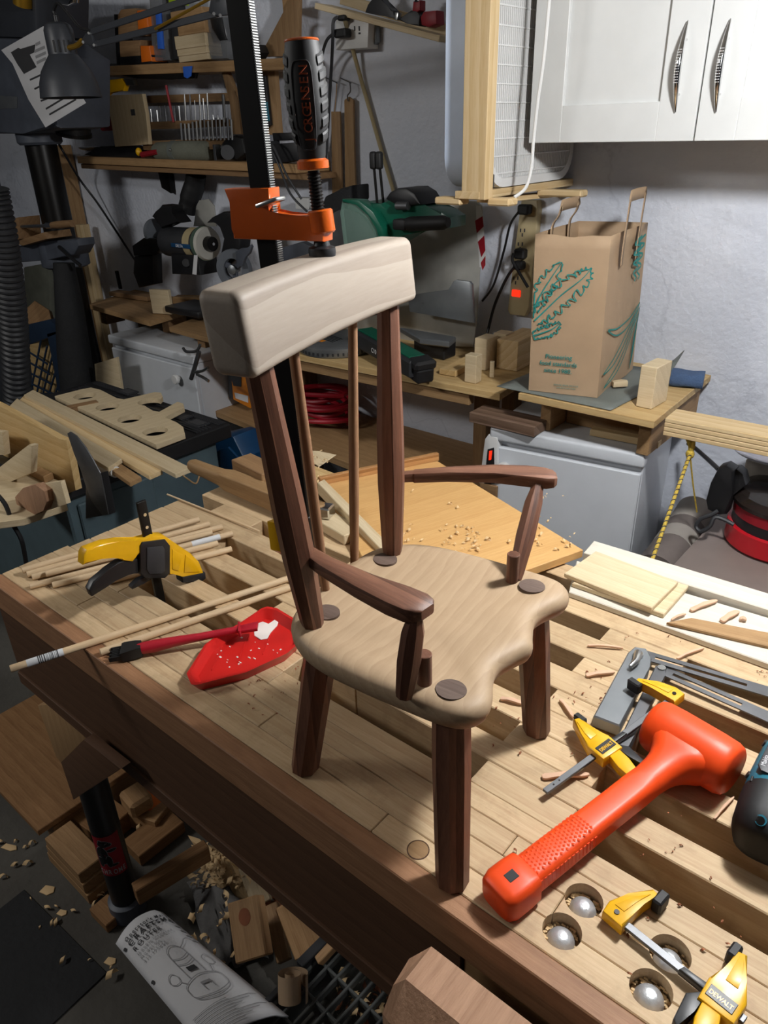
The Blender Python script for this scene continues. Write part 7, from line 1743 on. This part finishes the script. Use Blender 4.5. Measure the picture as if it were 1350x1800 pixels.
mantext('Double Insulated', 0.12, 0.215, 0.009, 'ink_light')
mantext('Model No.', 0.12, 0.25, 0.009, 'ink_light')
mantext('315.175040', 0.12, 0.285, 0.009, 'ink_light')
def manstroke(pts, w, mat='ink_light', name='line_drawing'):
    P = smoothpath([V((a, b, 0)) for a, b in pts], 4); g = G(); prev = None
    for i, q in enumerate(P):
        t = P[min(i+1, len(P)-1)] - P[max(i-1, 0)]; n = V((-t.y, t.x, 0)).normalized()*w
        c = (g.bm.verts.new(man(q.x + n.x, q.y + n.y*0.6, 0.0030)), g.bm.verts.new(man(q.x - n.x, q.y - n.y*0.6, 0.0030)))
        if prev: g.bm.faces.new((prev[0], prev[1], c[1], c[0]))
        prev = c
    return g.obj(name, mat, pgm, I4, smooth=0)
for pts in ([(0.40, 0.58), (0.40, 0.40), (0.43, 0.34), (0.52, 0.315), (0.61, 0.34), (0.64, 0.40), (0.64, 0.58)], [(0.40, 0.41), (0.52, 0.43), (0.64, 0.41)], [(0.40, 0.46), (0.52, 0.48), (0.64, 0.46)],
            [(0.27, 0.66), (0.30, 0.61), (0.52, 0.58), (0.74, 0.61), (0.77, 0.66), (0.74, 0.71), (0.52, 0.74), (0.30, 0.71), (0.27, 0.66)], [(0.27, 0.665), (0.28, 0.70), (0.34, 0.74), (0.52, 0.765), (0.70, 0.74), (0.76, 0.70), (0.77, 0.665)],
            [(0.22, 0.56), (0.18, 0.53), (0.20, 0.49), (0.26, 0.48), (0.30, 0.52), (0.28, 0.56), (0.22, 0.56)], [(0.28, 0.56), (0.33, 0.60)], [(0.80, 0.55), (0.75, 0.53), (0.75, 0.48), (0.81, 0.46), (0.86, 0.49), (0.85, 0.54), (0.80, 0.55)], [(0.76, 0.54), (0.71, 0.60)],
            [(0.46, 0.64), (0.46, 0.70)], [(0.58, 0.64), (0.58, 0.70)], [(0.62, 0.36), (0.72, 0.33), (0.80, 0.30), (0.9, 0.31)]):
    manstroke(pts, 0.005)
manstroke([(0.46, 0.52), (0.58, 0.525)], 0.030, 'ink'); manstroke([(0.46, 0.645), (0.58, 0.65)], 0.016, 'ink_light')
for k in range(9):
    manstroke([(0.10, 0.80 + 0.020*k), (0.40, 0.80 + 0.020*k), (0.55 + 0.12*((k*7) % 4), 0.80 + 0.020*k)], 0.004, name='printed_line')
for k in range(5): manstroke([(0.90, 0.12 + 0.05*k), (0.985, 0.12 + 0.05*k)], 0.014, name='edge_print')
for v in (0.10, 0.42): 
    Mh_ = manM(0.045, v); G().cyl((0, 0, -0.0005), (0, 0, 0.0006), 0.0035, seg=10).obj('punch_hole', 'ink', pgm, Mh_)
# grey cloth, blocks, crate, shavings
g = G(); vv = []; rr = random.Random(31); n_ = 18
for i in range(n_+1):
    row = []
    for j in range(n_+1):
        u, v = i/n_, j/n_; p = az(330, 1560, 0).lerp(az(432, 1570, 0), u).lerp(az(380, 1720, 0).lerp(az(470, 1700, 0), u), v)
        r2 = math.hypot(u - 0.5, v - 0.5)*2
        p = p + V((0.012*math.sin(9*v + 3*u), 0.012*math.sin(8*u), 0.075*max(0, 1 - r2*r2) + 0.010*math.sin(11*u + 5*v) + 0.008*math.sin(17*v - 6*u) + 0.02)); row.append(g.bm.verts.new(p))
    vv.append(row)
for a, b in zip(vv, vv[1:]):
    for j in range(n_): g.bm.faces.new((a[j], b[j], b[j+1], a[j+1]))
tag(g.obj('gray_cloth', 'gray_cloth', None, I4, smooth=60), 'crumpled dusty grey cloth bag under the bench', 'cloth')
kb_ = thing('knotty_block', 'pine block with a dark knot in its face under the bench', 'block', T(az(440, 1690, 0)))
p0, p1 = az(432, 1580, 0.17), az(448, 1686, 0.11)
board('block', 'floor_wood', p0, p1, 0.068, 0.045, up=(0.2, -0.6, 1), parent=kb_, bev=0.003)
Mk = fr(p0.lerp(p1, 0.3), p1 - p0, (0.2, -0.6, 1)); G().lathe([(0.013, 0.0), (0.013, 0.0008), (0.0001, 0.001)], 20, M=Matrix.Diagonal((1.3, 1, 1, 1))).obj('knot', 'shaving_red', kb_, Mk @ T((0, 0, 0.0222)))
fb2 = board('chamfered_block', 'floor_wood', az(515, 1580, 0.16), az(552, 1672, 0.10), 0.075, 0.045, up=(-0.2, -0.6, 1), bev=0.004); tag(fb2, 'lighter pine block right of the knotty one', 'block')
tag(board('pale_stick', 'pale', az(436, 1520, 0.10), az(462, 1590, 0.06), 0.045, 0.02, up=(0.2, -0.6, 1)), 'pale stick poking up behind the knotty block', 'stick')
tag(board('pale_stick', 'floor_wood', az(478, 1590, 0.09), az(500, 1690, 0.05), 0.03, 0.02, up=(0.2, -0.6, 1)), 'longer stick lying between the two pine blocks', 'stick')
tag(board('pale_stick', 'floor_wood', az(560, 1690, 0.14), az(592, 1655, 0.17), 0.018, 0.018), 'round edged stick beside the crate corner', 'stick')
g = G(); pts = []
for i in range(40):
    a = i*0.32; r = 0.007 + 0.0007*i; pts.append((r*math.cos(a), r*math.sin(a)))
g = G(); 
for (a, b) in zip(pts, pts[1:]): g.quad((a[0], a[1], -0.025), (b[0], b[1], -0.025), (b[0], b[1], 0.025), (a[0], a[1], 0.025))
bmesh.ops.remove_doubles(g.bm, verts=g.bm.verts[:], dist=1e-6)
tag(g.obj('rolled_paper', 'kraft', None, frz(az(512, 1735, 0.14), V((0.3, -0.35, -0.6)), (1, 0, 0))), 'rolled piece of brown paper in front of the pine blocks', 'paper roll')
# crate: an open grey plastic crate on its side, built of bars
gc = thing('gray_crate', 'grey plastic milk crate under the bench beside the manual', 'crate', T((-0.72, 0.52, 0)))
o0 = az(478, 1765, 0.12); ux = az(600, 1640, 0.12) - o0; ux.z = 0; Lc = 0.30; ux.normalize(); uy = V((ux.y, -ux.x, 0)); 
if uy.dot(V((1, 0, 0))) < 0: uy = -uy
hz = 0.118
def cp(a, b, z): return o0 + ux*a + uy*b + V((0, 0, z - o0.z))
for b in (0.0, 0.27):
    board('rim_bar', 'crate_gray', cp(-0.05, b, hz), cp(Lc, b, hz), 0.018, 0.014, parent=gc)
for a in (-0.05, Lc): board('rim_bar', 'crate_gray', cp(a, 0, hz), cp(a, 0.27, hz), 0.018, 0.014, parent=gc)
for k in range(8):
    b = 0.03 + 0.03*k; board('lattice_bar', 'crate_gray', cp(-0.05, b, hz - 0.003), cp(Lc, b, hz - 0.003), 0.006, 0.020, parent=gc)
for k in range(5):
    a = 0.0 + 0.06*k; board('lattice_bar', 'crate_gray', cp(a, 0, hz - 0.004), cp(a, 0.27, hz - 0.004), 0.006, 0.018, parent=gc)
for a in (-0.05, Lc):
    for b in (0.0, 0.27): board('corner_post', 'crate_gray', cp(a, b, 0.0), cp(a, b, hz), 0.022, 0.022, up=(0, 1, 0), parent=gc)
board('handle_bar', 'dark_plastic', cp(0.08, -0.006, hz + 0.016), cp(0.20, -0.006, hz + 0.016), 0.02, 0.022, parent=gc)
board('handle_bar', 'dark_plastic', cp(-0.01, -0.004, hz + 0.013), cp(0.08, -0.004, hz + 0.013), 0.012, 0.014, parent=gc)
board('side_panel', 'crate_gray', cp(-0.05, 0.0, 0.06), cp(Lc, 0.0, 0.06), 0.005, 0.11, parent=gc)
tag(G().box((0, 0, 0.002), (0.34, 0.50, 0.004), bev=0.001).obj('rubber_mat', 'mat_black', None, T((-1.28, 0.07, 0)) @ Matrix.Rotation(0.05, 4, 'Z')), 'black rubber mat on the floor at the lower left corner', 'mat')
# floor shavings (stuff)
curls('floor_shavings', [(0, 1470, 60, 1600, 9, 0), (60, 1560, 180, 1650, 10, 0), (100, 1680, 220, 1780, 4, 0.005), (340, 1490, 430, 1560, 110, 0.05), (335, 1540, 440, 1700, 26, 0.09), (590, 1690, 680, 1790, 24, 0.09), (245, 1440, 280, 1480, 20, 0.02)], 'shaving', 'pale shavings scattered on the floor under the bench', seed=9, sz=(0.008, 0.022))
g = G(); rr = random.Random(44)
curls('red_shavings', [(455, 1560, 500, 1650, 120, 0.05), (600, 1740, 690, 1800, 30, 0.0)], 'shaving_red', 'reddish brown curled shavings heaped between the blocks under the bench', seed=10, sz=(0.008, 0.018))
g = G(); vv = []
for i in range(11):
    row = []
    for j in range(11):
        u, v = i/10, j/10; p = az(330, 1470, 0).lerp(az(440, 1520, 0), u).lerp(az(400, 1590, 0).lerp(az(500, 1660, 0), u), v); r2 = min(1, math.hypot(u - 0.5, v - 0.5)*2)
        row.append(g.bm.verts.new(p + V((0, 0, 0.06*(1 - r2*r2) + rr.uniform(0, 0.012)))))
    vv.append(row)
for a, b in zip(vv, vv[1:]):
    for j in range(10): g.bm.faces.new((a[j], b[j], b[j+1], a[j+1]))
stuff(g.obj('sawdust_heap', 'shaving', None, I4, smooth=30), 'heap of pale sawdust and chips under the bench', 'sawdust')
for px, py, w_, h_, lab in ((85, 1565, 0.035, 0.022, 'largest pale wood chip on the floor'), (110, 1605, 0.024, 0.014, 'pale wood chip nearer the rubber mat'), (195, 1690, 0.026, 0.016, 'tan wood chip beside the manual corner'), (18, 1490, 0.045, 0.016, 'flat chip at the left edge of the floor')):
    tag(G().prism([(-w_/2, -h_/2), (w_*0.2, -h_*0.6), (w_/2, -h_*0.1), (w_*0.3, h_/2), (-w_*0.4, h_*0.4)], 0, 0.003, bev=0.0006).obj('wood_chip', 'shaving', None, T(az(px, py, 0.0)) @ Matrix.Rotation(0.4, 4, 'Z')), lab, 'chip', 'wood chips on the floor')
# heavy sawn vise jaw near the camera
vj = thing('vise_jaw', 'heavy rough sawn wooden vise jaw at the bottom of the bench front', 'vise', T((0.0, 0.37, 0.6)))
sec = [(0.3515, 0.846), (0.396, 0.846), (0.396, 0.62), (0.322, 0.62), (0.322, 0.812)]
sec2 = [(0.3535, 0.838), (0.388, 0.838), (0.388, 0.63), (0.33, 0.63), (0.33, 0.806)]
lp = [[V((x, a, b)) for a, b in s_] for x, s_ in ((-0.310, [(0.352, 0.815), (0.380, 0.826), (0.384, 0.63), (0.335, 0.63), (0.333, 0.79)]), (-0.292, sec), (0.40, sec))]
G().loft(lp).obj('jaw_block', 'sawn', vj, I4, smooth=15)
for xx in (-0.1, 0.25): G().cyl((xx, 0.39, 0.70), (xx, 0.435, 0.70), 0.014, seg=16).obj('guide_rod', 'steel_dark', vj, I4)

# ---- small digital gauge beside the white cabinet
dg = thing('digital_gauge', 'white gauge with a black red lettered panel beside the white cabinet knob', 'gauge', T(ay(858, 815, 1.74)))
wprism('gauge_body', 'white_plastic', [(852, 772), (858, 764), (874, 770), (874, 850), (842, 850)], 1.735, 0.05, dg, bev=0.003)
pnl = wprism('gauge_panel', 'black_plastic', [(857, 790), (868, 787), (869, 850), (851, 850)], 1.733, 0.003, dg, bev=0.0005)
wprism('panel_mark', 'switch_red', [(860, 793), (865, 792), (863, 808), (859, 809)], 1.732, 0.0015, pnl, bev=0)
zg_ = ay(858, 850, 1.735).z
tag(G().box((ay(858, 850, 1.735).x, 1.765, zg_/2 - 0.001), (0.06, 0.06, zg_ - 0.003), bev=0.002).obj('gauge_stand', 'dim', None, I4), 'wooden post carrying the white gauge', 'stand')
